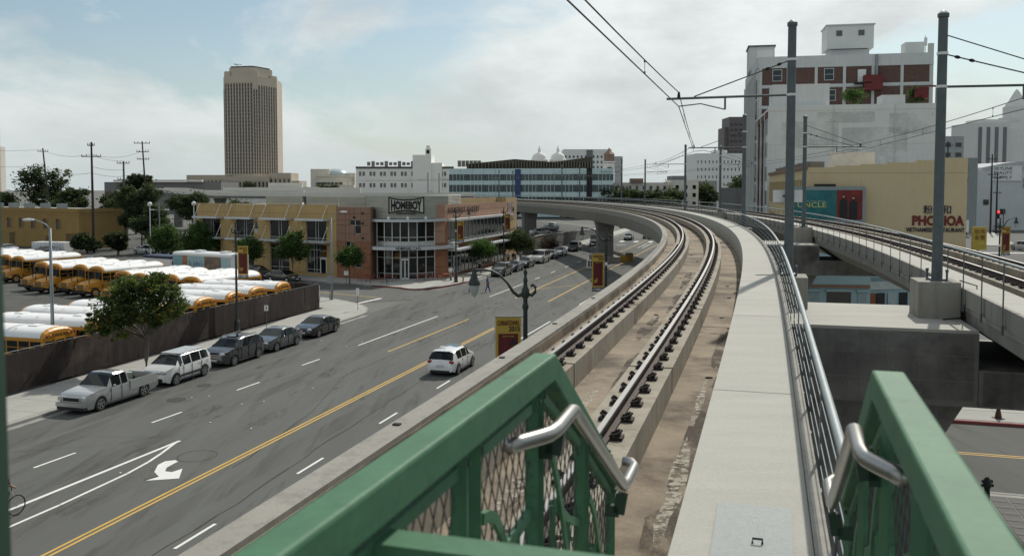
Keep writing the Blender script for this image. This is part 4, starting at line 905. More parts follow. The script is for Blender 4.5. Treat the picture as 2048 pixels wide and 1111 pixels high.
    if sub_:
        for sg in (-1, 1):
            for a_, b_ in zip(sides, sides[1:]):
                xd = (a_[1]+b_[0])/2; MB().bx(xd-.009, xd+.009, sg*(W/2-.02)-.004, sg*(W/2+.0)+.004, .34, pl(xd, belt)-.03).build('door_seam', blackm, th)
            MB().bx(sides[-1][1]+.08, sides[-1][1]+.096, sg*(W/2-.02)-.004, sg*W/2+.004, .36, pl(sides[-1][1], belt)-.06).build('door_seam', blackm, th)
            MB().bx(L/2-.35, L/2-.06, sg*hf*.60-.10, sg*hf*.60+.10, .36, .44).build('fog_light', plastic, th)
        for x_ in wx:
            for sg in (-1, 1):
                mb = MB(); mb.tube([(x_+wr*1.14*math.cos(q), sg*(W/2-.008), wr+wr*1.14*math.sin(q)) for q in [k*math.pi/10 for k in range(0, 11)]], .014, 5); mb.build('arch_lip', plastic, th)
    if extra: extra(th, pm)
    return th
def put(o, s, t, back=True, dz=0.0):
    """stand a vehicle on the avenue; back: nose towards the camera"""
    p = road(s, t); o.location = (p[0], p[1], dz); o.rotation_euler = (0, 0, math.pi/2-ROAD_A+(math.pi if back else 0)); return o
# hatchback driving away
def x_gti(th, pm):
    MB().bx(-.35, .55, -.42, .42, 1.488, 1.503).build('sunroof', glassc, th); MB().ball((-2.055, 0, .86), .06, 8, 5, .4, 1, 1).build('badge', chrome, th)
    MB().bx(-1.78, -1.55, -.5, .5, 1.435, 1.47).build('roof_spoiler', pm, th); MB().tube([(-1.3, 0, 1.48), (-1.42, 0, 1.56)], .012, 5).build('aerial', blackm, th)
hatch_top = [(-2.1, .5), (-2.085, .84), (-2.0, .99), (-1.66, 1.40), (-1.3, 1.465), (-.3, 1.49), (.25, 1.46), (.55, 1.38), (1.12, 1.02), (1.5, .94), (1.9, .82), (2.05, .66), (2.1, .5)]
hatch = car('hatchback_car', 'white hatchback with dark sunroof driving away beside the double yellow line', 4.2, 1.79, 1.48, hatch_top, [(-2.1, .55), (-1.9, .98), (2.1, .88)], [(-2.1, .74), (-1.95, .85), (-1.2, .89), (1.2, .89), (1.8, .82), (2.0, .72), (2.1, .58)], (.30, 1.10), (-2.0, -1.66), [(-1.38, -.62), (-.56, .28), (.34, .72)], (-1.28, 1.31), paint('white', (.70, .70, .69), 0), .325, fx=(.68, .86), extra=x_gti)
put(hatch, 50.2, -18.1, False)
# parked row, nearest first
def x_truck(th, pm):
    MB().bx(-2.55, -.55, -.68, .68, .70, .74).build('bed_liner', blackm, th)
    for sg in (-1, 1): MB().bx(-2.58, -.50, sg*.86-.05, sg*.86+.05, .62, 1.10).build('bed_side', pm, th)
    MB().bx(-2.62, -2.55, -.9, .9, .55, 1.10).build('tailgate', pm, th); MB().bx(-.58, -.50, -.82, .82, .6, 1.12).build('bulkhead', pm, th)
    MB().bx(2.55, 2.74, -.84, .84, .40, .58).build('front_bumper', chrome, th); MB().bx(2.45, 2.64, -.52, .52, .62, .86).build('chrome_grille', chrome, th); MB().bx(2.55, 2.655, -.46, .46, .66, .82).build('grille_slots', blackm, th); MB().bx(2.5, 2.70, -.8, .8, .24, .39).build('lower_valance', plastic, th)
    for sg in (-1, 1): MB().bx(2.40, 2.635, sg*.56-.0, sg*.80, .66, .84).build('headlamp_unit', lampc, th)
    MB().bx(-2.74, -2.6, -.82, .82, .40, .56).build('rear_bumper', chrome, th)
truck_top = [(-2.62, .72), (-.52, .72), (-.50, 1.05), (-.42, 1.60), (-.2, 1.68), (.5, 1.69), (.75, 1.62), (1.18, 1.10), (1.6, 1.06), (2.35, .97), (2.55, .82), (2.62, .6)]
tk = car('pickup_truck', 'silver pickup truck parked at the kerb, front of the row', 5.24, 1.78, 1.69, truck_top, [(-2.62, .70), (-.5, .70), (-.45, 1.06), (2.62, .98)], [(-2.62, .87), (2.0, .89), (2.4, .84), (2.62, .70)], (.55, 1.16), (-.49, -.40), [(-.34, .10), (.16, .80)], (-1.55, 1.62), paint('silver', (.40, .41, .40), .4), .355, extra=x_truck, tw=.82, fx=(.78, .80), cat='pickup')
put(tk, 37.6, -32.35)
gb = MB(); p = road(39.2, -32.6, .78); gb.box((p[0], p[1], .98), (.55, .42, .42), .5, .9); gb.box((p[0], p[1], 1.2), (.5, .36, .06), .5); tag(gb.build('green_crate', mat('pale_green', (.30, .36, .28), .7)), 'pale green crate standing in the bed of the silver pickup', 'crate')
x5 = lambda th, pm: (MB().bx(-1.62, .62, -.66, .66, 1.655, 1.672).build('roof_panel', mat('silver_roof', (.5, .5, .49), .3, metal=.3), th), MB().bx(-1.0, .9, -.905, .905, .42, .55).build('side_moulding', plastic, th), MB().bx(2.05, 2.13, -.55, .55, .30, .50).build('lower_intake', blackm, th), MB().bx(2.07, 2.12, -.34, .34, .74, .78).build('chrome_bar', chrome, th))
mpv_top = [(-2.1, .5), (-2.08, .95), (-1.98, 1.12), (-1.80, 1.55), (-1.4, 1.64), (-.2, 1.66), (.55, 1.62), (.85, 1.52), (1.32, 1.12), (1.7, 1.03), (1.98, .92), (2.08, .7), (2.1, .5)]
fx5 = car('compact_car', 'white tall compact car with dark windscreen parked behind the silver pickup', 4.2, 1.80, 1.66, mpv_top, [(-2.1, .6), (-1.9, 1.1), (2.1, .98)], [(-2.1, .76), (-1.9, .87), (1.3, .90), (1.8, .84), (2.1, .60)], (.66, 1.30), (-1.99, -1.80), [(-1.72, -1.05), (-.98, -.15), (-.08, .62), (.68, .98)], (-1.3, 1.30), paint('pearl', (.66, .66, .64), 0), .335, extra=x5, fx=(.80, .95))
put(fx5, 43.2, -32.4)
suv_top = [(-2.25, .5), (-2.23, 1.0), (-2.1, 1.14), (-1.80, 1.52), (-1.3, 1.63), (0, 1.66), (.5, 1.60), (.72, 1.52), (1.28, 1.12), (1.7, 1.05), (2.1, .92), (2.22, .72), (2.26, .5)]
xs = lambda th, pm: ([MB().bx(-1.5, .4, sg*.62-.02, sg*.62+.02, 1.66, 1.70).build('roof_rail', chrome, th) for sg in (-1, 1)], MB().bx(-.4, .4, -.4, .4, 1.665, 1.68).build('sunroof', glassc, th), [MB().bx(2.20, 2.28, -.55, .55, z, z+.03).build('grille_bar', chrome, th) for z in (.62, .70, .78)])
crv = car('suv', 'dark grey SUV parked third from the front of the kerb row', 4.52, 1.82, 1.66, suv_top, [(-2.25, .6), (-2.0, 1.12), (2.26, 1.0)], [(-2.26, .76), (-2.0, .88), (1.4, .91), (1.9, .85), (2.26, .58)], (.56, 1.25), (-2.1, -1.80), [(-1.75, -1.15), (-1.08, -.25), (-.18, .55), (.60, .85)], (-1.36, 1.36), paint('graphite', (.055, .058, .062), .5), .345, extra=xs, fx=(.82, .98), cat='suv')
put(crv, 48.9, -32.4)
sed_top = [(-2.3, .5), (-2.28, .92), (-2.1, 1.02), (-1.62, 1.08), (-1.0, 1.38), (-.5, 1.44), (.1, 1.45), (.45, 1.38), (1.12, 1.0), (1.6, .93), (2.1, .80), (2.25, .62), (2.3, .48)]
jet = car('sedan_car', 'mid grey sedan parked behind the dark grey SUV', 4.6, 1.78, 1.45, sed_top, [(-2.3, .6), (-2.0, .95), (2.3, .88)], [(-2.3, .74), (-2.0, .86), (1.3, .89), (1.9, .83), (2.3, .58)], (.30, 1.10), (-1.60, -.98), [(-1.30, -.95), (-.9, -.18), (-.12, .78)], (-1.33, 1.36), paint('grey', (.105, .115, .125), .5), .325)
put(jet, 53.9, -32.4)
acc = car('sedan_car', 'black sedan with paper in its side window, last of the near kerb row', 4.6, 1.76, 1.40, [(a, z*.97) for a, z in sed_top], [(-2.3, .58), (-2.0, .92), (2.3, .85)], [(-2.3, .74), (-2.0, .86), (1.3, .88), (1.9, .83), (2.3, .58)], (.30, 1.10), (-1.60, -.98), [(-1.30, -.95), (-.9, -.18), (-.12, .78)], (-1.33, 1.36), paint('black', (.016, .017, .018), .3), .32, extra=lambda th, pm: MB().bx(-.75, -.45, -.86, -.80, .98, 1.18).build('paper_notice', whitem, th))
put(acc, 59.8, -32.4)
# cars farther along the avenue
FAR = 'cars parked along the far kerb'
def fcar(kind, pname, col, name, label, cat='car'):
    pm = paint(pname, col, .3)
    if kind == 'suv': return car(name, label, 4.7, 1.88, 1.76, [(x, z*1.06) for x, z in suv_top]+[(2.35, .48)], [(-2.35, .6), (-2.0, 1.18), (2.35, 1.05)], [(-2.35, .8), (-2.0, .92), (1.5, .94), (2.35, .62)], (.56, 1.25), (-2.1, -1.80), [(-1.75, -1.15), (-1.08, -.25), (-.18, .6)], (-1.4, 1.4), pm, .36, sub_=False, cat=cat, group=FAR)
    return car(name, label, 4.6, 1.78, 1.45, sed_top, [(-2.3, .6), (-2.0, .95), (2.3, .88)], [(-2.3, .74), (-2.0, .86), (1.3, .89), (2.3, .58)], (.30, 1.10), (-1.60, -.98), [(-1.30, -.95), (-.9, -.18), (-.12, .78)], (-1.33, 1.36), pm, .32, sub_=False, cat=cat, group=FAR)
put(fcar('suv', 'olive', (.09, .085, .075), 'suv', 'brown-grey SUV at the near end of the far kerb row', 'suv'), 107.5, -32.0)
put(fcar('sedan', 'navy', (.02, .024, .034), 'sedan_car', 'dark blue sedan second in the far kerb row, behind the brown-grey SUV'), 113.7, -32.1)
put(fcar('sedan', 'ink', (.013, .013, .014), 'sedan_car', 'black sedan third in the far kerb row, ahead of the white van'), 119.8, -32.1)
van_top = [(-2.6, .6), (-2.58, 1.7), (-2.4, 1.86), (-1.5, 1.92), (.6, 1.92), (.95, 1.82), (1.6, 1.22), (2.2, 1.12), (2.5, .95), (2.6, .6)]
van = car('van', 'white passenger van in the far kerb row behind two dark cars', 5.2, 1.95, 1.92, van_top, [(-2.6, .7), (-2.4, 1.14), (2.6, 1.06)], [(-2.6, .88), (-2.4, .95), (1.8, .97), (2.6, .72)], (.80, 1.58), (-2.59, -2.45), [(-2.3, -1.3), (-1.2, -.2), (-.1, .85)], (-1.55, 1.6), paint('vanwhite', (.55, .55, .53), .1), .36, sub_=False, cat='van', group=FAR, tw=.86)
put(van, 128.0, -32.0)
put(fcar('sedan', 'slate', (.04, .042, .045), 'sedan_car', 'dark sedan just behind the white van in the far kerb row'), 135.5, -32.2)
put(fcar('sedan', 'silver2', (.36, .37, .38), 'sedan_car', 'silver sedan in the far kerb row before the gap'), 142.0, -32.2)
put(fcar('suv', 'black2', (.012, .012, .013), 'suv', 'black SUV at the far end of the kerb row below the grey wall', 'suv'), 153.5, -32.1)
put(fcar('sedan', 'teal', (.03, .04, .045), 'sedan_car', 'dark car crossing the far crosswalk, left of two'), 190, -27.8); put(fcar('sedan', 'black3', (.012, .012, .014), 'sedan_car', 'black car crossing the far crosswalk, right of two'), 197, -24.6)
# white box truck coming along the avenue
bt = thing('box_truck', 'white box truck approaching beside the viaduct pier', 'truck', (0, 0, 0), local=True)
MB().bx(-3.6, 1.4, -1.15, 1.15, .8, 3.1).build('cargo_box', whitem, bt); c = MB(); c.sweep([[(1.45, -1, .5), (1.45, 1, .5), (1.45, 1, 2.3), (1.45, -1, 2.3)], [(2.3, -1, .5), (2.3, 1, .5), (2.3, .95, 2.2), (2.3, -.95, 2.2)], [(2.9, -1, .5), (2.9, 1, .5), (2.9, .95, 1.3), (2.9, -.95, 1.3)], [(3.5, -.95, .5), (3.5, .95, .5), (3.5, .9, 1.05), (3.5, -.9, 1.05)]]); c.build('cab', whitem, bt)
MB().add([(2.33, -.88, 2.16), (2.33, .88, 2.16), (2.93, .88, 1.36), (2.93, -.88, 1.36)], [(3, 2, 1, 0)]).build('windscreen', glassc, bt); MB().bx(3.48, 3.54, -.6, .6, .6, .95).build('grille', plastic, bt)
for x in (-2.4, 2.6):
    for sg in (-1, 1): make_wheel(bt, x, sg*.95, .42, chrome, spokes=0)
for sg in (-1, 1): MB().ball((3.46, sg*.75, .8), .13, 8, 5).build('headlight', lampc, bt); MB().bx(1.9, 2.3, sg*1.0-.01, sg*1.0+.01, 1.45, 2.05).build('side_window', glassc, bt)
put(bt, 171, -31.2)
# ------------------------------------------------------------------ school buses
busy = mat('bus_yellow', (.50, .225, .022), .4, var=.05, scale=1.2, spec=.45, dirt=((.36, .17, .03), .8, .6, .5)); busw = mat('bus_roof_white', (.78, .78, .77), .5, var=.04, scale=.8, dirt=((.58, .57, .54), 1.0, .62, .5))
def make_bus():
    th = thing('school_bus', 'x', 'school bus', local=True, group='school buses parked in the lot')
    sec = [(1.2, .5), (1.2, 2.42)]; rf = [(1.2, 2.42), (1.17, 2.66), (1.02, 2.86), (.72, 3.0), (.36, 3.06), (0, 3.08)]
    full = [(-y, z) for y, z in sec]+[(y, z) for y, z in sec[::-1]]
    MB().sweep([[(x, y, z) for y, z in full] for x in (-4.2, 3.4)]).build('body', busy, th)
    lo = [(1.203, 2.42), (1.19, 2.56)]; hi = [(1.188, 2.565), (1.155, 2.70), (1.03, 2.86), (.72, 3.003), (.36, 3.063), (0, 3.083)]
    for sg in (-1, 1): MB().sweep([[(x, sg*y, z) for y, z in lo] for x in (-4.2, 3.4)], closed=False).build('roof_flank', busy, th)
    r = hi+[(-y, z) for y, z in hi[::-1]]; MB().sweep([[(x, y*k, (z-2.4)*q+2.4) for y, z in r] for x, k, q in ((-3.95, 1, 1), (-3.7, 1, 1), (2.9, 1, 1), (3.1, .99, .99))], closed=False).build('roof', busw, th, smooth=True)
    for x0, x1, k in ((-4.2, -3.95, .90), (3.4, 3.1, .88)):     # rounded end caps in yellow
        pr = lo+hi; pr = pr+[(-y, z) for y, z in pr[::-1]]
        mb = MB(); mb.sweep([[(x0, y*.97, (z-2.42)*k*.86+2.42) for y, z in pr], [((x0*.6+x1*.4), y*.99, (z-2.42)*.95+2.42) for y, z in pr], [(x1, y, z) for y, z in pr]], closed=False); mb.add([(x0, y*.97, (z-2.42)*k*.86+2.42) for y, z in pr], [tuple(range(len(pr)))]); mb.build('roof_cap', busy, th)
    for x in (-2.6, 1.8): MB().bx(x-.32, x+.32, -.3, .3, 3.05, 3.13).build('roof_hatch', busw, th)
    for x in (-1.9, -.1, 1.3): MB().bx(x-.02, x+.02, -1.0, 1.0, 3.0, 3.012).build('roof_seam', busy, th)
    win = MB(); win.bx(-.36, .36, -.012, .012, -.36, .36); wm_ = win.mesh('side_window', glassc)
    fr = MB(); fr.bx(-.36, .36, -.02, .02, -.02, .02); fm_ = fr.mesh('window_bar', busy)
    for k in range(9):
        for sg in (-1, 1):
            o = link('side_window', wm_, th); o.location = (-3.65+.82*k, sg*1.2, 2.0); b = link('window_bar', fm_, o)
    for z in (.75, 1.15, 1.48):
        for sg in (-1, 1): MB().bx(-4.2, 3.3, sg*1.2-.018, sg*1.2+.018, z, z+.05).build('rub_rail', blackm, th)
    hd = MB(); hd.sweep([[(3.41, -1.08, .6), (3.41, 1.08, .6), (3.41, 1.0, 1.62), (3.41, .5, 1.76), (3.41, -.5, 1.76), (3.41, -1.0, 1.62)], [(4.6, -1.02, .6), (4.6, 1.02, .6), (4.6, .9, 1.42), (4.6, .42, 1.55), (4.6, -.42, 1.55), (4.6, -.9, 1.42)], [(5.1, -.9, .6), (5.1, .9, .6), (5.1, .7, 1.22), (5.1, .38, 1.36), (5.1, -.38, 1.36), (5.1, -.7, 1.22)]]); hd.build('hood', busy, th, smooth=True)
    MB().bx(5.08, 5.16, -.46, .46, .78, 1.24).build('grille', mat('bus_grille', (.20, .10, .02), .6), th); MB().bx(5.05, 5.28, -1.1, 1.1, .45, .72).build('front_bumper', blackm, th); MB().bx(-4.36, -4.2, -1.18, 1.18, .42, .72).build('rear_bumper', blackm, th)
    for sg in (-1, 1):
        MB().ball((5.05, sg*.72, 1.0), .14, 8, 5).build('headlight', lampc, th); MB().add([(3.42, sg*.04, 1.72), (3.42, sg*1.1, 1.66), (3.42, sg*1.1, 2.48), (3.42, sg*.04, 2.52)], [(0, 1, 2, 3) if sg > 0 else (3, 2, 1, 0)]).build('windscreen', glassc, th)
        MB().tube([(3.5, sg*1.1, 1.7), (3.9, sg*1.38, 2.0), (3.9, sg*1.38, 2.5)], .02, 5).build('mirror_arm', blackm, th); MB().bx(3.85, 3.93, sg*1.38-.13, sg*1.38+.13, 2.0, 2.45).build('mirror', blackm, th); MB().bx(4.7, 4.78, sg*.95-.02, sg*.95+.02, 1.45, 1.85).build('hood_mirror', blackm, th)
        for x in (3.43, -4.23):
            for y, m_ in ((.95, lampr), (.70, lampo)): MB().ball((x, sg*y*.98, 2.64), .09, 8, 4, .4, 1, 1).build('warning_light', m_, th)
        MB().bx(-4.235, -4.2, sg*.48, sg*1.04, 1.72, 2.36).build('rear_window', glassc, th); MB().bx(-4.235, -4.2, sg*.62, sg*1.04, .95, 1.5).build('rear_panel', busy, th); MB().ball((-4.22, sg*.9, 1.58), .1, 8, 4, .4, 1, 1).build('tail_light', lampr, th)
        for x in (4.15, -2.6): make_wheel(th, x, sg*1.0, .48, mat('bus_rim', (.42, .26, .10), .6), .28, spokes=0)
        MB().bx(3.68, 4.66, sg*1.0-.10, sg*1.0+.10, 1.0, 1.12).build('wing', busy, th)
    d = MB().bx(-4.25, -4.2, -.40, .40, .70, 2.5).build('emergency_door', busy, th); MB().bx(-4.262, -4.25, -.30, .30, 1.72, 2.36).build('door_window', glassc, d); MB().bx(-4.262, -4.25, -.30, .30, .95, 1.5).build('door_window', glassc, d)
    text('SCHOOL BUS', 1.15, .17, blackm, th, (-4.225, .57, 2.56), (0, -1, 0), depth=.01, bold=.02); text('SCHOOL BUS', 1.15, .17, blackm, th, (3.435, -.57, 2.58), (0, 1, 0), depth=.01, bold=.02)
    MB().bx(-3.6, 3.2, -.95, .95, .35, .52).build('chassis', blackm, th)
    for sg in (-1, 1): MB().bx(3.0, 3.35, sg*1.2-.015, sg*1.2+.015, 1.7, 2.4).build('driver_window', glassc, th)
    return th
bus = make_bus()
nth = ['first', 'second', 'third', 'fourth', 'fifth', 'sixth', 'seventh', 'eighth']
for i in range(8):      # row backed up to the screened fence
    s = 41.4+3.65*i+(0, .35, .1, -.3, 0, -.1, -.1, -.1)[i]; t = -43.2-.017*(s-41.4)+(0, -.5, -1.6, -.6, -.1, 0, -.1, 0)[i]; p = road(s, t)
    o = place(bus, p, 0, f'school bus backed against the brown fence, {nth[i]} of its row from the left'); o.rotation_euler = (0, 0, math.pi-ROAD_A+(.0, .03, -.02, .025, -.03, .02, -.015, .03)[i])
def rank(x0, y0, n, words):
    for k in range(n):
        p = pt((x0, y0), (BD, -3.42*k)); p = pt(p, (AX, (.0, .5, -.4, .3, .1)[k % 5])); o = place(bus, (p[0], p[1], 0), 0, words.format(nth[k])); o.rotation_euler = (0, 0, math.atan2(-AX[1], -AX[0])+(.02, -.03, .03, -.015, .025, -.02)[k % 6])
rank(-27.6, 82.6, 4, 'school bus in the row nearest the mural coach, {} from the right')
rank(-41.3, 93.4, 4, 'school bus nosing into the open lot, {} from the right of the middle row')
rank(-57.2, 107.3, 6, 'school bus in the far left row before the ochre hall, {} from its right end')
# ------------------------------------------------------------------ screened fence of the bus lot
screenm = mat('brown_windscreen', (.034, .024, .020), .9, var=.25, scale=.7, bump=.2, dirt=((.095, .072, .062), .30, .52, .8), streak=.3)
fn = thing('screened_fence', 'tall fence covered in dark brown windscreen around the bus lot', 'fence', road(40, -38.05))
random.seed(3)
def fence_run(p, q, n):
    for k in range(n):
        a = (p[0]+(q[0]-p[0])*k/n, p[1]+(q[1]-p[1])*k/n); b = (p[0]+(q[0]-p[0])*(k+1)/n, p[1]+(q[1]-p[1])*(k+1)/n); mb = MB(); m = 6; rg = []
        dx, dy = b[0]-a[0], b[1]-a[1]; L = math.hypot(dx, dy); nx, ny = dy/L, -dx/L
        for i in range(m+1):
            f_ = .002+.996*i/m; x, y = a[0]+dx*f_, a[1]+dy*f_; r = [random.uniform(-.014, .014) for _ in range(3)]; tp = 2.24+random.uniform(-.05, .02)
            rg.append([(x+nx*(o+w_), y+ny*(o+w_), z) for (o, z), w_ in zip(((.03, .12), (.03, 1.2), (.03, tp)), r)]+[(x+nx*w_-nx*.02, y+ny*w_-ny*.02, z) for z, w_ in zip((tp, 1.2, .12), r[::-1])])
        mb.sweep(rg); mb.build('screen_panel', screenm, fn)
        MB().tube([(a[0]-nx*.08, a[1]-ny*.08, 0), (a[0]-nx*.08, a[1]-ny*.08, 2.35)], .035, 6).build('post', galvd, fn)
        MB().tube([(a[0]-nx*.07, a[1]-ny*.07, 2.30), (b[0]-nx*.07, b[1]-ny*.07, 2.30)], .022, 5).build('top_tube', galvd, fn)
fence_run(road(6, -38.05), road(72.7, -39.2), 24); fence_run(road(72.75, -39.3), pt(xy(road(72.75, -39.3)), (BD, -48)), 16)
p = road(72.7, -39.25); tag(MB().tube([(p[0], p[1], 0), (p[0]+.03, p[1], 1.0), (p[0], p[1], 2.2)], [.12, .14, .10], 8).build('wrapped_post', mat('plastic_wrap', (.5, .48, .47), .5, var=.3, scale=5, bump=.8)), 'plastic wrapped corner post of the brown fence', 'post')
# ------------------------------------------------------------------ trees
def leafmat(name, c):
    m = mat(name, c, .7, var=.35, scale=1.1, spec=.25); t = m.node_tree; b = t.nodes['Principled BSDF']; o = t.nodes['Material Output']
    tr = t.nodes.new('ShaderNodeBsdfTranslucent'); tr.inputs[0].default_value = (c[0]*1.7, c[1]*1.8, c[2]*1.2, 1); mx = t.nodes.new('ShaderNodeMixShader'); mx.inputs[0].default_value = .4
    t.links.new(b.outputs[0], mx.inputs[1]); t.links.new(tr.outputs[0], mx.inputs[2]); t.links.new(mx.outputs[0], o.inputs['Surface']); return m
LG = [leafmat('leaf_dark', (.034, .050, .016)), leafmat('leaf_mid', (.075, .10, .03)), leafmat('leaf_light', (.16, .165, .045))]
LF = [leafmat('leaf_fresh_dark', (.028, .052, .016)), leafmat('leaf_fresh', (.052, .098, .027)), leafmat('leaf_fresh_light', (.09, .15, .04))]
LD = [leafmat('leaf_grey_dark', (.026, .038, .018)), leafmat('leaf_grey', (.046, .062, .028)), leafmat('leaf_grey_light', (.08, .092, .044))]
bark = mat('bark', (.11, .095, .078), .9, var=.3, scale=4, bump=.4)
def crown_mesh(lobes, nclump, per, leaf, mats, seed, spread=.32, squash=.8):
    """leaf sized faces in clumps spread through ellipsoid lobes [(x,y,z,rx,ry,rz)]"""
    rn = random.Random(seed); V = []; F = []; MI = []; vol = [l[3]*l[4]*l[5] for l in lobes]; tot = sum(vol)
    for l, v in zip(lobes, vol):
        for _ in range(max(3, int(nclump*v/tot))):
            while True:
                d = Vector((rn.uniform(-1, 1), rn.uniform(-1, 1), rn.uniform(-1, 1)))
                if .2 < d.length <= 1: break
            d *= rn.uniform(.75, 1.08)/max(d.length, .55) if rn.random() < .7 else 1
            c = Vector((l[0]+d.x*l[3], l[1]+d.y*l[4], l[2]+d.z*l[5])); base = rn.random(); cs = spread*rn.uniform(.7, 1.4)*min(l[3], l[5])
            for _ in range(int(per*rn.uniform(.5, 1.5))):
                p = c+Vector((rn.gauss(0, cs), rn.gauss(0, cs), rn.gauss(0, cs*squash))); a = Vector((rn.gauss(0, 1), rn.gauss(0, 1), rn.gauss(0, .55))).normalized(); b = a.cross(Vector((rn.gauss(0, 1), rn.gauss(0, 1), rn.gauss(0, 1)))).normalized()
                s = leaf*rn.uniform(.6, 1.35); n = len(V)
                V.extend([tuple(p-a*s), tuple(p+b*s*.45), tuple(p+a*s), tuple(p-b*s*.45)]); F.append((n, n+1, n+2, n+3))
                r = base*.6+rn.random()*.4; MI.append(0 if r < .42 else 1 if r < .8 else 2)
    me = bpy.data.meshes.new('crown'); me.from_pydata(V, [], F)
    for m in mats: me.materials.append(m)
    me.polygons.foreach_set('material_index', MI); me.update(); return me
def trunk_mesh(h, r, limbs, seed, lean=(0, 0)):
    rn = random.Random(seed); mb = MB(); top = Vector((lean[0], lean[1], h))
    mb.tube([(0, 0, -.05), (lean[0]*.2+rn.uniform(-.05, .05), lean[1]*.2, h*.35), (lean[0]*.6, lean[1]*.6, h*.7), tuple(top)], [r*1.35, r, r*.85, r*.7], 9)
    for (x, y, z) in limbs:
        s0 = Vector((lean[0]*.8, lean[1]*.8, h*rn.uniform(.78, .95))); e = Vector((x, y, z)); m = s0.lerp(e, .5)+Vector((rn.uniform(-.2, .2), rn.uniform(-.2, .2), rn.uniform(0, .25)))
        mb.tube([s0, m, e], [r*.55, r*.36, r*.12], 6)
    return mb.mesh('trunk', bark)
def tree(loc, label, lobes, mats, h, r, nclump, per, leaf, seed, lean=(0, 0), group=None, spread=.32, name='street_tree'):
    th = thing(name, label, 'tree', loc, group, local=True)
    link('trunk', trunk_mesh(h, r, [(l[0], l[1], l[2]+.1*l[5]) for l in lobes], seed, lean), th); link('crown', crown_mesh(lobes, nclump, per, leaf, mats, seed, spread), th); return th
def spread_lobes(n, R, H0, H1, seed, cx=0, cy=0, rr=.42):
    rn = random.Random(seed); o = []
    for k in range(n):
        a = rn.uniform(0, 6.28); d = R*rn.uniform(.15, .72); z = rn.uniform(H0+.2*(H1-H0), H1-.2*(H1-H0)); q = R*rr*rn.uniform(.75, 1.25); o.append((cx+d*math.cos(a), cy+d*math.sin(a), z, q, q, q*.62))
    return o
lb = [(-.9, .2, 5.0, 1.2, 1.2, .6), (.5, .3, 5.1, 1.3, 1.2, .6), (1.5, .2, 4.3, 1.0, 1.1, .6), (-2.0, .1, 3.9, 1.1, 1.1, .6), (-.4, -.5, 4.0, 1.3, 1.2, .7), (.8, -.6, 3.5, 1.1, 1.1, .55), (-2.6, -.2, 2.8, .9, .9, .5), (-1.6, -.6, 2.4, .8, .8, .45), (-2.2, .3, 3.4, .9, .9, .5), (1.9, -.3, 3.7, .7, .7, .4), (-3.2, .2, 3.3, .6, .6, .35), (.2, .6, 5.5, .8, .8, .35), (-.9, -1.0, 3.2, .8, .8, .45)]
tree((-21.75, 51.9, .13), 'spreading green tree in front of the brown fence beside the white compact car', lb, LG, 2.3, .12, 260, 62, .115, 4, (.1, 0), spread=.24)
fl = 'young street trees round the corner building'
tree((-26.6, 106.4, .13), 'leafy tree before the ochre wing windows', [(0, 0, 4.2, 1.4, 1.3, .9), (-.9, 0, 3.3, 1.1, 1.1, .8), (.9, 0, 3.4, 1.1, 1.1, .8), (.5, .1, 5.3, .7, .7, .7), (-.4, -.3, 4.6, .9, .9, .7), (1.2, 0, 2.6, .6, .6, .4)], LF, 2.2, .09, 170, 44, .14, 8, group=fl)
tree((-18.6, 100.4, .13), 'small round tree before the terracotta block', [(0, 0, 3.3, 1.1, 1.1, .85), (-.5, 0, 2.8, .8, .8, .6), (.6, 0, 3.0, .8, .8, .6)], LF, 1.9, .07, 120, 44, .13, 9, group=fl)
tree((-42.3, 118.3, .13), 'large leafy tree at the far end of the ochre wing', [(0, 0, 4.3, 1.8, 1.8, 1.2), (-1.2, 0, 3.6, 1.5, 1.5, 1.0), (1.2, 0, 3.4, 1.5, 1.5, .9), (.2, 0, 5.6, 1.2, 1.2, .8)], LF, 2.2, .1, 190, 44, .15, 10, group=fl)
tree((-33.0, 110.8, .13), 'tree behind the lamp banner at the ochre wing', [(0, 0, 3.6, 1.3, 1.3, 1.0), (.5, 0, 2.8, 1.0, 1.0, .8)], LF, 2.0, .08, 120, 40, .14, 12, group=fl)
tree((-4.0, 113.6, .13), 'street tree before the bakery windows', [(0, 0, 3.2, 1.3, 1.3, .9), (-.8, .2, 2.8, .9, .9, .6), (.9, .3, 3.1, 1.0, 1.0, .7), (.3, 1.5, 3.5, .9, .9, .7)], LF, 2.1, .08, 150, 44, .13, 13, group=fl)
tree((.6, 131.5, .13), 'bushy street tree at the far end of the bakery wing', [(0, 0, 3.2, 1.9, 1.7, 1.2), (-1.2, .2, 2.9, 1.2, 1.2, .9), (1.4, .3, 2.9, 1.3, 1.3, .9), (.4, 1.0, 3.9, 1.3, 1.3, .8), (2.2, 1, 2.4, .9, .9, .7)], LD, 2.1, .1, 190, 46, .15, 14, group=fl)
RD = [leafmat('leaf_plum_dark', (.035, .018, .016)), leafmat('leaf_plum', (.055, .028, .022)), leafmat('leaf_plum_light', (.05, .045, .025))]
tree((6.0, 149.5, .1), 'dark plum coloured shrub tree at the foot of the grey wall', [(0, 0, 1.6, 1.4, 1.4, 1.0), (1.1, .2, 1.8, 1.0, 1.0, .9)], RD, 1.0, .06, 70, 24, .13, 15, name='plum_shrub')
tree((-50.5, 128, 0), 'dark green tree beside the cross-arm lot light', [(0, 0, 4.0, 1.7, 1.7, 1.2), (-1.0, 0, 3.3, 1.3, 1.3, 1.0), (1.1, 0, 3.0, 1.4, 1.4, 1.0), (.3, 0, 5.0, 1.0, 1.0, .7)], LF, 2.0, .1, 180, 40, .17, 16)
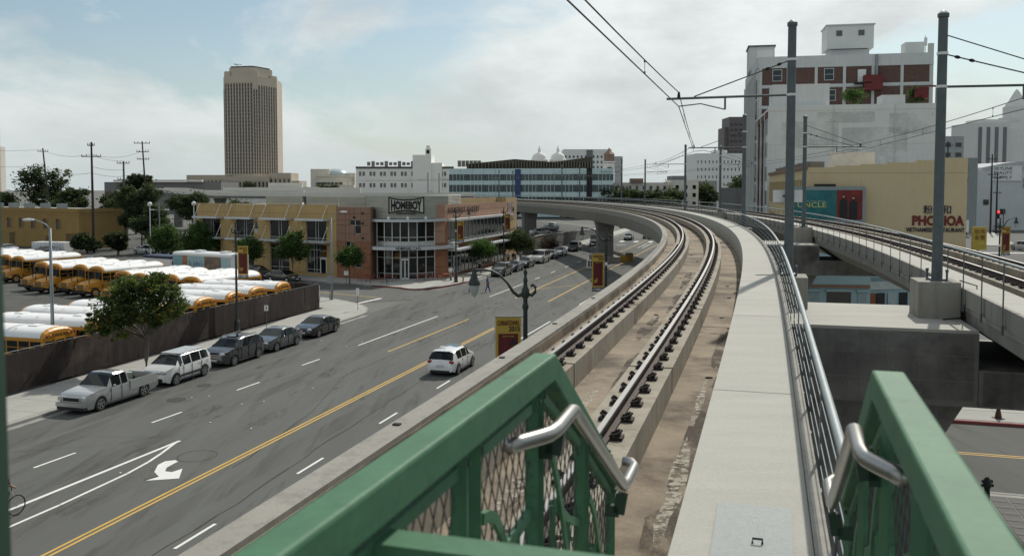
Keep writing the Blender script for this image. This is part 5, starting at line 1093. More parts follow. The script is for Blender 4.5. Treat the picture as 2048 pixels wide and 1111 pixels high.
for i, (x, y, R, h0, h1, lab) in enumerate(((-69.5, 165, 3.9, 3.0, 12.0, 'tall dark tree behind the leaning wooden pole'), (-61.5, 150, 3.4, 2, 9.0, 'dark tree between the globe lamp and the grey steel pole'), (-55, 172, 4.0, 3, 8.5, 'dark tree before the freeway columns'), (-73.0, 151, 2.2, .2, 3.4, 'ivy shrub round the foot of the tall black pole'), (-65.5, 146, 2.0, .2, 4.0, 'shrub beside the foot of the grey steel pole'), (-74.5, 205, 5.0, 3, 10.5, 'dark tree below the curved freeway ramp'))):
    tree((x, y, 0), lab, spread_lobes(9, R, h0, h1, 30+i), LD, h1*.45, .16, 240, 44, .26, 40+i, name='lot_tree')
for i, (x, y, R, h0, h1, lab) in enumerate(((-133, 250, 8, 4, 18.5, 'tall loose tree on the skyline left of the first wooden pole'), (-150, 255, 9, 2, 11, 'low dark tree at the left edge beyond the ochre hall'), (-122, 240, 6, 2, 12, 'dark tree right of the first wooden pole'), (-106, 235, 5, 2, 10, 'round tree beyond the ochre hall roof'), (-112, 262, 4, 8, 17, 'thin skyline tree between the first two wooden poles'), (-92, 215, 6, 2, 9.5, 'dark tree under the ramp beside the tall black pole'), (-142, 238, 6, 2, 10, 'dark tree behind the left roof of the ochre hall'))):
    tree((x, y, 0), lab, spread_lobes(9, R, h0, h1, 60+i), LD, h1*.5, .25, 220, 40, .42, 70+i, name='skyline_tree')
# ------------------------------------------------------------------ street lamps and banners
def make_lamp():
    th = thing('street_lamp', 'x', 'street lamp', local=True, group='ornamental street lamps'); im = mat('lamp_iron', (.04, .05, .045), .55, metal=.3, var=.2, scale=6)
    MB().lathe([(.26, 0), (.26, .12), (.21, .18), (.19, .75), (.22, .8), (.14, .95), (.10, 1.15), (.085, 4.0), (.068, 7.1), (.10, 7.16), (.10, 7.24), (.07, 7.32), (.07, 7.46), (.115, 7.52), (.13, 7.64), (.115, 7.76), (.07, 7.84), (.055, 7.98), (.08, 8.04), (.05, 8.12), (.04, 8.2), (.07, 8.27), (.05, 8.34), (.012, 8.4)], (0, 0, 0), 12).build('shaft', im, th, smooth=True)
    MB().tube([(.08, 0, 7.60), (.22, 0, 7.56), (.38, 0, 7.68), (.56, 0, 7.95), (.80, 0, 8.2), (1.05, 0, 8.34), (1.32, 0, 8.38), (1.58, 0, 8.36)], [.07, .07, .055, .04, .036, .036, .036, .045], 8).build('arm', im, th, smooth=True)
    MB().tube([(-.08, 0, 7.62), (-.2, 0, 7.56), (-.31, 0, 7.66), (-.32, 0, 7.82), (-.24, 0, 7.9), (-.17, 0, 7.84)], [.06, .06, .055, .05, .045, .05], 7).build('scroll', im, th, smooth=True)
    l = MB().lathe([(.04, 8.46), (.06, 8.40), (.075, 8.36), (.075, 8.26), (.10, 8.22), (.11, 8.12), (.14, 8.08), (.185, 7.98), (.19, 7.92), (.16, 7.90)], (1.6, 0, 0), 14).build('lantern_hood', im, th, smooth=True)
    MB().lathe([(.155, 7.90), (.16, 7.82), (.125, 7.69), (.055, 7.57), (.01, 7.52)], (1.6, 0, 0), 12).build('lantern_glass', mat('lamp_glass', (.34, .36, .35), .25, spec=.6, var=.1), l, smooth=True)
    MB().lathe([(.085, 5.92), (.09, 5.92), (.09, 6.12), (.085, 6.12)], (0, 0, 0), 10).build('strap_label', whitem, th)
    return th
lampp = make_lamp()
bany, banr, bank = mat('banner_ochre', (.42, .29, .055), .8, var=.08), mat('banner_maroon', (.105, .018, .018), .8, var=.12, scale=3), mat('banner_black', (.02, .02, .03), .8)
def banner(x, y, ang, z1, label, detail=True, side=-1):
    """printed vinyl banner hung on the lamp: ochre border, maroon panel, strip below"""
    th = thing('lamp_banner', label, 'banner', (x, y, z1-2.45), group='festival banners on the lamps'); r = Vector((math.cos(ang), math.sin(ang), 0))*side; n = Vector((r.y, -r.x, 0)); n = n if n.y < 0 else -n
    o = Vector((x, y, 0))+r*.14; W_ = .80
    def pan(u0, u1, z0, za, m, nm, d, par): 
        a, b = o+r*u0, o+r*u1; return MB().add([tuple(v+n*e+Vector((0, 0, z))) for e in (d, d-.012) for v, z in ((a, z0), (b, z0), (b, za), (a, za))], [(0, 1, 2, 3), (7, 6, 5, 4), (0, 4, 5, 1), (1, 5, 6, 2), (2, 6, 7, 3), (3, 7, 4, 0)]).build(nm, m, par)
    cl = pan(0, W_, z1-2.2, z1, bany, 'cloth', 0, th); pan(.09, W_-.09, z1-2.1, z1-.52, banr, 'printed_panel', .012, cl); pan(0, W_, z1-2.45, z1-2.21, bank, 'strip', 0, th)
    for z in (z1+.01, z1-2.46): MB().tube([tuple(Vector((x, y, z))), tuple(o+r*(W_+.03)+Vector((0, 0, z)))], .014, 5).build('banner_arm', galvd, th)
    rr = r if r.x > 0 else -r; o2 = o if r.x > 0 else o+r*W_
    tx = lambda s_, u, z, w_, h_, m: text(s_, w_, h_, m, cl, o2+rr*u+n*.015+Vector((0, 0, z)), rr, depth=.004, bold=.02)
    tx('CHINATOWN', .06, z1-.26, .66, .16, banr); tx('2015', .42, z1-.44, .34, .16, bank); tx('YEAR OF THE RAM', .22, z1-.62, .36, .045, bany)
    text('LA WEEKLY', .70, .15, whitem, th, o2+rr*.05+n*.004+Vector((0, 0, z1-2.41)), rr, depth=.003, bold=.02)
    pr = MB()          # printed street lamp and an abstract flourish
    def q(u, z, w_, h_): c = o2+rr*u+n*.0165+Vector((0, 0, z)); pr.add([tuple(c+rr*a*w_/2+Vector((0, 0, b*h_/2))) for a, b in ((-1, -1), (1, -1), (1, 1), (-1, 1))], [(0, 1, 2, 3)])
    q(.56, z1-1.0, .03, .5); q(.56, z1-.80, .24, .03); q(.46, z1-.84, .06, .09); q(.66, z1-.84, .06, .09); q(.56, z1-.72, .07, .09); q(.40, z1-1.05, .02, .02); pr.build('printed_lamp', bank, cl)
    fl_ = MB(); rn = random.Random(int(x*7))
    for k in range(16):
        a = rn.uniform(0, 6.3); d = rn.uniform(.03, .16); c = o2+rr*(.27+d*math.cos(a)*.8)+n*.0165+Vector((0, 0, z1-1.78+d*math.sin(a)*1.3)); s_ = rn.uniform(.02, .05); fl_.add([tuple(c+rr*s_*math.cos(t)+Vector((0, 0, s_*1.4*math.sin(t)))) for t in (0, 1.6, 3.1, 4.7)], [(0, 1, 2, 3)])
    fl_.build('printed_flourish', bany, cl)
def lamp_at(x, y, ang, label, z1=5.62, blabel=None, bside=1, bang=None):
    place(lampp, (x, y, .12), ang, label); 
    if blabel: banner(x, y, ang if bang is None else bang, z1, blabel, side=bside)
lamp_at(.42, 27.4, math.pi+.1, 'ornamental lamp rising close behind the near viaduct edge, lantern over the road', 7.0, 'largest ochre and maroon banner, hanging close to the near viaduct edge', 1, math.pi+.05)
lamp_at(6.15, 57.3, math.pi+.1, 'ornamental lamp beside the median pier, half hidden by the viaduct edge', 6.8, 'banner in front of the median pier on the second lamp', 1, math.pi+.1)
lamp_at(-20.95, 66.6, 0.0, 'ornamental lamp standing against the brown fence above the parked SUV', 6.7, 'banner hanging before the buses on the fence-side lamp', 1, -.05)
lamp_at(-6.55, 102.6, .35, 'ornamental lamp on the corner by the glass cafe front', 7.3, 'banner on the corner lamp before the bakery windows', 1, .1)
lamp_at(-1.15, 121.6, .6, 'ornamental lamp at the far end of the bakery wing', 7.6, 'banner on the lamp at the far end of the bakery wing', 1, .1)
def cobra(x, y, z, ang, label, arm=2.2):
    th = thing('street_light', label, 'street light', (x, y, 0), group='plain steel street lights'); d = Vector((math.cos(ang), math.sin(ang), 0)); o = Vector((x, y, 0))
    MB().tube([(x, y, 0), (x, y, z*.5), (x, y, z-.5)], [.12, .10, .075], 9).build('pole', galv, th, smooth='all'); MB().tube([o+Vector((0, 0, z-.55)), o+d*.25+Vector((0, 0, z-.25)), o+d*.8+Vector((0, 0, z)), o+d*(arm-.6)+Vector((0, 0, z+.03))], .04, 7).build('arm', galv, th, smooth='all')
    c = o+d*(arm-.3); MB().ball((c.x, c.y, z+.02), .36, 9, 5, abs(d.x)*.75+.35, abs(d.y)*.75+.35, .24).build('lamp_head', whitem, th, smooth='all'); MB().lathe([(.17, 0), (.17, .25), (.13, .3)], (x, y, 0), 8).build('base', galv, th)
cobra(-27.8, 52.9, 9.15, math.pi+.15, 'plain street light between the first two buses at the left', 1.5); cobra(-17.75, 86.3, 8.75, .1, 'plain street light on the pavement at the cross street', 1.5)
cobra(-90, 171, 9.0, math.pi, 'plain street light before the ochre hall', 2.0)
for i, (px_, py_, sw, sh, lab) in enumerate(((-18.75, 66.8, .3, .42, 'small white parking sign on a post behind the grey sedan'), (-13.9, 78.9, .28, .7, 'narrow sign on a thin post at the pavement corner'), (-18.9, 100.0, .5, .5, 'tilted white sign under the small round tree'), (-17.9, 86.0, .55, .75, 'back of a sign on the plain street light at the cross street'))):
    th = thing('sign_post', lab, 'sign', (px_, py_, .12)); hgt = (2.2, 2.0, 1.7, 2.4)[i]
    MB().tube([(px_, py_, .1), (px_, py_, hgt)], .025, 6).build('post', galvd, th); bd = MB().box((px_, py_-.04, hgt-.25), (sw, .015, sh), .1).build('sign_plate', whitem if i != 3 else galv, th)
    if i == 0: MB().box((px_, py_-.052, hgt-.25), (.05, .006, .26), .1).build('symbol', blackm, bd)
# bicycle racks, hydrants, cone, barrels
def rackf(x, y, lab): tag(MB().tube([(x, y, .1), (x, y, .95), (x+.55, y-.35, .95), (x+.55, y-.35, .1)], .03, 6).build('bicycle_rack', blackm), lab, 'bicycle rack', 'bicycle racks by the kerb')
rackf(-16.9, 101.4, 'left of two black bicycle racks before the terracotta block'); rackf(-14.9, 100.6, 'right of two black bicycle racks before the terracotta block')
def hydrant(x, y, h, m, lab, name='fire_hydrant'):
    th = thing(name, lab, 'hydrant', (x, y, .13)); MB().lathe([(.15, .13), (.15, .2), (.10, .24), (.09, .13+h*.62), (.12, .13+h*.66), (.13, .13+h*.82), (.11, .13+h*.92), (.05, .13+h)], (x, y, 0), 10).build('barrel', m, th, smooth=True)
    for z, d in ((h*.72+.13, .2), (h*.86+.13, .17)): MB().tube([(x-d, y, z), (x-d+.06, y, z), (x+d-.06, y, z), (x+d, y, z)], [.06, .05, .05, .06], 8).build('outlet', m, th)
hydrant(-5.75, 103.2, .75, mat('hydrant_yellow', (.4, .33, .2), .7), 'pale hydrant on the corner pavement beside the lamp'); hydrant(16.3, 29.7, 1.02, mat('black_green', (.012, .022, .018), .5), 'dark hydrant standing on the pavers under the second viaduct')
cn = thing('traffic_cone', 'dark traffic cone on the pavement edge under the second viaduct', 'cone', (23.1, 41.3, .13)); MB().box((23.1, 41.3, .15), (.42, .42, .05)).build('base', blackm, cn); MB().lathe([(.16, .17), (.03, .86)], (23.1, 41.3, 0), 12).build('cone', mat('faded_cone', (.07, .035, .025), .8), cn)
yb = mat('barrel_yellow', (.38, .24, .045), .7, var=.15, scale=3)
for x, y, r, lab in ((17.1, 132.6, .62, 'yellow crash barrel behind the collision block of the median pier'), (18.0, 135.2, .6, 'second yellow crash barrel farther behind the median pier')):
    th = thing('crash_barrel', lab, 'crash barrel', (x, y, 0)); MB().lathe([(r, 0), (r*1.06, .5), (r*1.12, 1.05), (r*1.16, 1.1)], (x, y, 0), 14).build('drum', yb, th, smooth=True); MB().ball((x, y, 1.1), r*1.1, 10, 5, 1, 1, .22).build('lid', blackm, th)
th = thing('crash_cushion', 'striped crash cushion nose facing traffic before the median pier', 'crash cushion', (11.1, 122.8, 0)); MB().box((11.1, 122.8, .55), (1.25, .9, 1.1), -ROAD_A, .9).build('cushion', whitem, th)
for k in range(3): MB().box((11.1-.38+.38*k, 122.33-.1*k, .62), (.2, .05, .8), -ROAD_A+.0).build('stripe', mat('stripe_dark', (.06, .045, .02), .7), th)
# red cafe furniture in front of the glass corner
redf = mat('red_furniture', (.33, .05, .025), .6)
def cafe(x, y, k):
    th = thing('cafe_table', f'red cafe table {k}', 'table', (x, y, .13), 'red tables before the cafe'); MB().lathe([(.4, .83), (.4, .87)], (x, y, 0), 12).build('table_top', redf, th); MB().tube([(x, y, .13), (x, y, .83)], .03, 6).build('pedestal', redf, th); MB().lathe([(.22, .13), (.05, .17)], (x, y, 0), 10).build('foot', redf, th)
    for i, (dx, dy) in enumerate(((-.75, 0), (.75, .1))):
        c = thing('cafe_chair', f'red cafe chair, {"left" if i == 0 else "right"} of the table {k}', 'chair', (x+dx, y+dy, .13), 'red chairs before the cafe'); X, Y = x+dx, y+dy
        MB().box((X, Y, .58), (.44, .44, .03)).build('seat', redf, c); MB().box((X+(.21 if dx > 0 else -.21), Y, .85), (.03, .42, .36)).build('backrest', redf, c)
        for a in (-.19, .19):
            for b in (-.19, .19): MB().tube([(X+a*1.1, Y+b*1.1, .13), (X+a, Y+b, .57)], .014, 5).build('leg', redf, c)
for x, y, k in ((-17.3, 103.9, 'nearest the terracotta block'), (-14.6, 103.0, 'left of the cafe doors'), (-10.4, 104.3, 'right of the cafe doors'), (-7.9, 105.2, 'at the bakery end')): cafe(x, y, k)
# ------------------------------------------------------------------ wooden poles and wires
wood = mat('pole_wood', (.045, .036, .03), .9, var=.3, scale=3)
def upole(x, y, h, label, arms, m=None, lean=0.0, r=.2):
    th = thing('utility_pole', label, 'utility pole', (x, y, 0), group='utility poles'); MB().tube([(x, y, 0), (x+lean*.5, y, h*.5), (x+lean, y, h)], [r*1.25, r*1.05, r*.75], 9).build('pole', m or wood, th)
    for z, w_ in arms:
        xx = x+lean*z/h; a = MB().box((xx, y-.15, z), (w_, .12, .14)).build('crossarm', m or wood, th)
        for k in (-.48, -.25, .25, .48): MB().tube([(xx+w_*k, y-.15, z+.05), (xx+w_*k, y-.15, z+.42)], [.06, .045], 5).build('insulator', blackm, a)
    return th
upole(-72.6, 152.5, 19.1, 'tallest black wooden pole at the corner of the ochre hall', ((16.6, 3.4), (18.5, 1.2))); upole(-111, 212, 20.8, 'leaning wooden pole behind the ochre hall', ((20.0, 2.5), (11.4, 2.2)), lean=-1.6)
upole(-72.4, 164.5, 16.2, 'grey steel pole between the shrub and the trees', ((15.8, 2.3), (12.8, 2.2)), galvd); upole(-73.5, 178, 20.6, 'thin wooden pole with three cross arms above the dark tree', ((20.2, 3.2), (18.5, 2.4), (17.0, 2.4)), lean=-1.0, r=.17)
def span(a, b, label, n=12, sag=.9):
    a, b = Vector(a), Vector(b); P = []
    for k in range(n+1):
        f_ = k/n; v = a.lerp(b, f_); v.z -= sag*4*f_*(1-f_); P.append(tuple(v))
    tag(MB().tube(P, .03, 4).build('power_line', mat('power_line', (.12, .13, .13), .8)), label, 'wire', 'power lines between the wooden poles')
for k, (dz, w_) in enumerate(((0, 'upper'), (-4, 'lower'))):
    span((-112.6, 212, 20.4+dz), (-72.6, 152.4, 17.0+dz*.8), f'{w_} power line from the leaning pole to the tallest pole'); span((-72.6, 152.4, 17.0+dz*.8), (-74.4, 178, 18.7+dz), f'{w_} power line from the tallest pole to the three-armed pole')
    span((-190, 260, 24+dz), (-112.6, 212, 20.4+dz), f'{w_} power line leaving the leaning pole to the left'); span((-72.6, 152.4, 16.9+dz*.5), (-72.4, 164.4, 16.2+dz*.4), f'{w_} power line dropping from the tallest pole to the steel pole', sag=.3)
for x, y, z, lab in ((-57.6, 140, 8.6, 'white globe lamp before the dark trees'), (-50.6, 140, 8.7, 'white globe lamp at the end of the ochre wing')):
    th = thing('globe_lamp', lab, 'street lamp', (x, y, 0)); MB().tube([(x, y, 0), (x, y, z-.3)], .07, 7).build('pole', whitem, th); MB().ball((x, y, z), .36, 10, 7).build('globe', mat('globe', (.75, .75, .73), .4), th, smooth='all')
th = thing('lot_light', 'cross-arm lot light on a tall grey pole beside the trees', 'street light', (-52.5, 131, 0)); MB().tube([(-52.5, 131, 0), (-52.5, 131, 9)], .09, 7).build('pole', galv, th); MB().box((-52.5, 131, 7.9), (2.4, .08, .08)).build('cross_arm', galv, th)
for d in (-1.1, 1.1): MB().box((-52.5+d, 131, 7.95), (.6, .35, .12)).build('lamp_head', whitem, th)
# ------------------------------------------------------------------ background buildings
def bld(name, label, loc): return thing(name, label, 'building', loc)
WMESH = {}
def window(par, p, ang, w_, h_, fm, gm=None, d=.18, bars=(1, 1)):
    """window in an upright wall: frame proud of the wall, glass set back inside it; ang = direction of the wall"""
    key = (round(w_, 2), round(h_, 2), fm.name, bars)
    if key not in WMESH:
        mb = MB(); f_ = min(.09, w_*.1); mb.cur = 0; mb.bx(-w_/2, w_/2, -.02, .06, -h_/2, h_/2); mb.cur = 1
        for x in (-w_/2, w_/2): mb.bx(x-f_/2, x+f_/2, -d*.5, .05, -h_/2-f_/2, h_/2+f_/2)
        for z in (-h_/2, h_/2): mb.bx(-w_/2-f_/2, w_/2+f_/2, -d*.6, .05, z-f_/2, z+f_/2)
        for k in range(1, bars[0]): x = -w_/2+w_*k/bars[0]; mb.bx(x-f_*.35, x+f_*.35, -d*.4, .04, -h_/2, h_/2)
        for k in range(1, bars[1]): z = -h_/2+h_*k/bars[1]; mb.bx(-w_/2, w_/2, -d*.35, .04, z-f_*.35, z+f_*.35)
        WMESH[key] = mb.mesh('window', [gm or glassd, fm])
    o = link('window', WMESH[key], par); o.location = sub(p, ORG[par.name]); o.rotation_euler = (0, 0, ang); return o
def wrow(par, p, q, us, zs, w_, h_, fm, out=.03, bars=(1, 1), gm=None):
    ang = math.atan2(q[1]-p[1], q[0]-p[0])
    for u in us:
        for z in zs: window(par, fpt(p, q, u, z, out), ang, w_, h_, fm, gm, bars=bars)
def quadb(p, q, dep):
    """footprint: front p->q (outside to the right of p->q), dep deep behind"""
    L = math.hypot(q[0]-p[0], q[1]-p[1]); nx, ny = (q[1]-p[1])/L, -(q[0]-p[0])/L; return [p, q, (q[0]-nx*dep, q[1]-ny*dep), (p[0]-nx*dep, p[1]-ny*dep)]
V = (.196, .981); WV = (.981, -.196)
# --- tall office tower
sand = mat('sandstone', (.48, .415, .335), .85, var=.06, scale=.08); sandd = mat('sandstone_lower', (.45, .385, .305), .85, var=.08, scale=.08); twin = mat('tower_glass', (.035, .035, .035), .15, spec=.5, var=.3, scale=.5); spand = mat('tower_spandrel', (.22, .185, .15), .8, var=.15, scale=.3)
tw = bld('office_tower', 'tall tan stone office tower with chamfered corners and vertical window strips', (-255, 880, 0))
ty = 868.0; tx0, tx1, txr = -285.0, -235.8, -228.7
TF = [(-285, 876), (-281.5, 868), (-252, 862), (-248, 864.5), (-236, 890), (-237.5, 899)]
TH = 121.0
MB().prism(TF+[(-240, 925), (-275, 925)], 0, TH).build('shaft', sand, tw)
MB().prism([(-277, 869.5), (-253, 864.5), (-250, 867), (-240, 888), (-248, 912), (-270, 912)], TH, 129.5).build('crown', sand, tw)
MB().prism([(-284.6, 877), (-281, 869), (-276, 868.2), (-276, 900), (-284, 905)], TH, 126).build('corner_turret', sand, tw); MB().prism([(-240, 882), (-236.2, 890.2), (-237.7, 899), (-243, 900)], TH, 123.5).build('corner_turret', sand, tw); MB().prism([(-254.5, 862.7), (-252, 862.2), (-248.2, 864.7), (-247, 868), (-254.5, 870)], TH, 126).build('corner_turret', sand, tw)
MB().prism([(-276, 870.5), (-254, 866), (-251.5, 868), (-242, 887), (-249, 909), (-268, 909)], 129.5, 131).build('roof_rim', mat('tower_rim', (.09, .10, .10), .7), tw)
def tface(p, q, n, z0, z1, wf=.55, name='window_strip', o=.25, fl=25):
    L = math.hypot(q[0]-p[0], q[1]-p[1]); st = MB()
    for k in range(n):
        u = L*(k+.5)/n; w_ = L/n*wf; rect(p, q, u-w_/2, u+w_/2, z0, z1, .0, .05, name, twin, tw)
        if k: rect(p, q, L*k/n-L/n*.17, L*k/n+L/n*.17, z0-1, z1+1, .0, .55, 'pier_rib', sand, tw)
        for i in range(fl):
            z = z0+(z1-z0)*(i+.85)/fl; a = [fpt(p, q, uu, zz_, oo) for oo in (.06, o) for uu, zz_ in ((u-w_/2, z-.55), (u+w_/2, z-.55), (u+w_/2, z+.55), (u-w_/2, z+.55))]
            st.add(a, [(4, 5, 6, 7), (0, 1, 5, 4), (1, 2, 6, 5), (2, 3, 7, 6), (3, 0, 4, 7)])
    st.build('spandrels', spand, tw, kind='stuff')
tface(TF[1], TF[2], 10, 26, 114, fl=25); tface(TF[0], TF[1], 2, 26, 108, fl=24); tface(TF[2], TF[3], 2, 26, 108, fl=24); tface(TF[3], TF[4], 8, 26, 112, fl=25)
for k in range(0): rect(TF[1], TF[2], 6.4+k*3.4, 8+k*3.4, 116, 121, .0, .3, 'upper_window', twin, tw)
MB().tube([(-272, 880, 131), (-272, 880, 133.5), (-276, 880, 134.6), (-268, 880, 134)], .25, 5).build('crane_arm', blackm, tw)
pd = bld('tower_podium', 'long low stone podium at the foot of the tall tower', (-270, 845, 0))
for (x0, x1, y, z1) in ((-313, -275, 848, 24.5), (-276, -232, 842, 23), (-233, -212, 846, 26.5), (-214, -205, 850, 19)):
    MB().bx(x0, x1, y, y+30, 0, z1).build('wing', sandd, pd)
    n = int((x1-x0)/3.6)
    for k in range(n): x = x0+(x1-x0)*(k+.5)/n; MB().bx(x-.7, x+.7, y-.25, y, 6, z1*.78).build('tall_window', twin, pd); MB().bx(x-1.5, x-1.1, y-.6, y, 0, z1*.85).build('buttress', sandd, pd)
# --- domed civic building
db = bld('domed_hall', 'low beige hall with a shallow glass dome right of the tower', (-152, 705, 0)); bg_ = mat('beige_stone', (.60, .55, .46), .85, var=.06, scale=.2)
MB().bx(-161, -146, 705, 735, 0, 27).build('block', bg_, db); MB().bx(-141, -127, 712, 735, 0, 24).build('block', bg_, db); MB().lathe([(14.5, 0), (14.5, 20.5), (15, 20.7), (15, 22), (11.5, 22)], (-143, 712, 0), 28).build('drum', bg_, db); MB().lathe([(11, 22), (10, 24), (7.5, 26), (4, 27.2), (.5, 27.6)], (-143, 716, 0), 24).build('dome', mat('dome_glass', (.35, .42, .42), .3, spec=.6), db, smooth='all')
for k in range(9): a = math.pi*1.1+k*.22; MB().box((-143+14.6*math.cos(a), 712+14.6*math.sin(a), 15.5), (2.2, 1.6, 1.6), a+math.pi/2).build('window', twin, db)
MB().bx(-146, -124, 690, 700, 0, 14).build('annex', bg_, db); MB().bx(-144, -125, 689.7, 690, 6.5, 12).build('glass_band', mat('blue_glass', (.10, .14, .19), .15, spec=.6), db)
# --- low pale wall and freeway structures between
fw = bld('freeway_wall', 'pale concrete freeway wall crossing behind the ochre wing', (-120, 330, 0)); fc = mat('freeway_concrete', (.62, .60, .54), .9, var=.08, scale=.15)
MB().bx(-125, -78, 330, 331, 0, 10.6).build('wall', fc, fw); MB().bx(-118, -62, 360, 361, 0, 11.6).build('upper_wall', fc, fw); MB().bx(-100, -86, 361.5, 363, 0, 13.6).build('tall_wall', fc, fw)
for k in range(12): MB().box((-122+k*3.8, 329.9, 9.6), (.3, .2, .3)).build('drain_hole', blackm, fw)
rp = thing('freeway_ramp', 'curved elevated freeway ramp passing behind the ochre hall and trees', 'overpass', (-100, 250, 0)); P = [(-150, 345, 10.7), (-122, 300, 11.4), (-104, 268, 11.2), (-92, 250, 10.6), (-78, 240, 10.0), (-55, 236, 9.9), (-10, 236, 9.9)]
def ribbon(P, w_, z0, z1, nm, m, par, off=0):
    rg = []
    for i, p in enumerate(P):
        a, b = P[max(i-1, 0)], P[min(i+1, len(P)-1)]; dx, dy = b[0]-a[0], b[1]-a[1]; L = math.hypot(dx, dy); nx, ny = dy/L, -dx/L
        rg.append([(p[0]+nx*(off+w_/2), p[1]+ny*(off+w_/2), p[2]+z0), (p[0]+nx*(off-w_/2), p[1]+ny*(off-w_/2), p[2]+z0), (p[0]+nx*(off-w_/2), p[1]+ny*(off-w_/2), p[2]+z1), (p[0]+nx*(off+w_/2), p[1]+ny*(off+w_/2), p[2]+z1)])
    return MB().sweep(rg).build(nm, m, par)
ribbon(P, 9, -1.5, -.8, 'deck', concd, rp); ribbon(P, .3, -.8, .1, 'parapet', fc, rp, 4.4); ribbon(P, .3, -.8, .1, 'parapet', fc, rp, -4.4)
for x, y in ((-97, 256), (-80, 241.5), (-61, 237), (-45, 236)): MB().lathe([(1.3, 0), (1.3, 7), (2.2, 9.2)], (x, y, 0), 12).build('column', concd, rp)
def gbox(name, label, x0, x1, y, dep, z1, m, rows=(), w_=1.6, h_=1.8, sp=3.4, fm=None, z0=0, gm=None):
    b = bld(name, label, ((x0+x1)/2, y, 0)); MB().bx(x0, x1, y, y+dep, z0, z1).build('block', m, b); n = max(1, int((x1-x0-1)/sp))
    wrow(b, (x0, y), (x1, y), [(x1-x0)*(k+.5)/n for k in range(n)], rows, w_, h_, fm or m, gm=gm); return b
gbox('far_block', 'flat grey building on the skyline beyond the curved ramp', -185, -132, 400, 25, 14.2, mat('grey_far', (.18, .18, .175), .9), (9,), 2.6, 2.2, 4); MB().bx(-180, -140, 398, 400, 14.3, 15.2).build('roof_edge', fc, gbox('far_depot', 'long low depot roof behind the curved ramp', -140, -100, 430, 30, 12.0, mat('depot_grey', (.3, .3, .28), .9)))
hotel = gbox('apartment_block', 'striped pink and cream high-rise cut by the left edge', -240, -171, 290, 8, 25.2, mat('hotel_cream', (.66, .61, .55), .85, var=.05), ()); 
for k in range(5): MB().bx(-240, -170.9, 289.6, 290, 3.5+4.6*k, 5.2+4.6*k).build('pink_band', mat('hotel_pink', (.33, .22, .21), .85), hotel)
wrow(hotel, (-240, 290), (-171, 290), [3+k*4.2 for k in range(16)], [7+4.6*k for k in range(4)], 1.6, 2.4, fc)
# --- ochre hall on the left
hallm = mat('hall_ochre', (.30, .195, .07), .9, var=.07, scale=.5, streak=.25); hl = bld('ochre_hall', 'ochre stucco hall with a row of small arched windows at the left', (-85, 170, 0)); hc = (-79.0, 160.5); ha = pt(hc, (BD, -60)); hb_ = pt(hc, (AX, 10))
MB().prism([ha, hc, hb_, pt(ha, (AX, 10))], 0, 7.1).build('walls', hallm, hl); MB().prism([pt(ha, (AX, .4)), pt(hc, (AX, .4), (BD, -.4)), pt(hb_, (AX, -.4), (BD, -.4)), pt(ha, (AX, 9.6))], 7.1, 7.25).build('roof', roofm, hl)
for a, b in ((ha, hc), (hc, hb_)): L = math.hypot(b[0]-a[0], b[1]-a[1]); rect(a, b, 0, L, 6.75, 7.45, .0, .12, 'parapet', hallm, hl); rect(a, b, 0, L, 6.2, 6.3, .0, .06, 'cornice', hallm, hl)
for k in range(9):
    u = 60-6.5-k*4.1; w_ = rect(ha, hc, u-.55, u+.55, 3.6, 5.0, .0, .04, 'window', mat('dusty_glass', (.08, .06, .05), .5), hl); rect(ha, hc, u-.75, u-.55, 3.5, 5.05, .0, .12, 'jamb', hallm, w_); rect(ha, hc, u+.55, u+.75, 3.5, 5.05, .0, .12, 'jamb', hallm, w_)
    mb = MB(); cpt = [fpt(ha, hc, u+.75*math.cos(t), 5.0+.6*math.sin(t), .08) for t in [math.pi*i/6 for i in range(7)]]; mb.tube(cpt, .1, 5); mb.build('arch', hallm, w_); rect(ha, hc, u-.5, u+.5, 5.0, 5.35, .0, .03, 'arch_pane', mat('dusty_glass', (.08, .06, .05), .5), w_)
for u, w_, h_ in ((38, 1.8, 2.6), (57, 2.2, 2.8), (50, 1.2, 2.2)): d = rect(ha, hc, u-w_/2, u+w_/2, .05, h_, .0, .06, 'door', mat('door_brown', (.13, .085, .04), .8), hl); rect(ha, hc, u-w_/2-.12, u+w_/2+.12, h_, h_+.15, .0, .15, 'door_head', hallm, d)
for k in range(9): p = pt(ha, (BD, 6+5.5*k), (AX, 3)); MB().box((p[0], p[1], 7.75), (1.6, 1.2, 1.0), -.5).build('roof_unit', galv, hl)
# --- white postal annex
wh = mat('annex_white', (.78, .765, .71), .85, var=.04, scale=.2); an = bld('white_annex', 'long white building with paired windows and a square stair tower', (-60, 455, 0))
MB().bx(-80.5, -30, 455, 485, 0, 22.0).build('block', wh, an); MB().bx(-51, -41.5, 453, 475, 0, 28.5).build('stair_tower', wh, an); MB().bx(-44.5, -41.6, 453.5, 458, 28.5, 31.8).build('belfry', wh, an); MB().bx(-44, -42.2, 453.8, 457, 31.8, 33.3).build('belfry_cap', wh, an); MB().bx(-41.5, -36, 454, 470, 0, 24.5).build('shoulder', wh, an)
us = []; 
for k in range(6): us += [2.2+k*5.4, 4.0+k*5.4]
wrow(an, (-80.5, 455), (-30, 455), us+[40.5, 44.3, 46], (13.0, 18.9, 7.5), 1.25, 2.2, wh, bars=(2, 2)); 
MB().bx(-43.9, -42.4, 453.35, 453.5, 29.2, 31).build('louvre', blackm, an); MB().bx(-80.6, -30, 454.7, 455, 21.6, 22.6).build('roof_edge', mat('roof_dark', (.10, .095, .09), .9), an)
for k in range(12): MB().box((-75+k*2.3, 462, 24.2), (1.7, 1.2, 2+.8*math.sin(k*2)), .2).build('roof_unit', mat('roof_plant', (.16, .15, .14), .8), an)
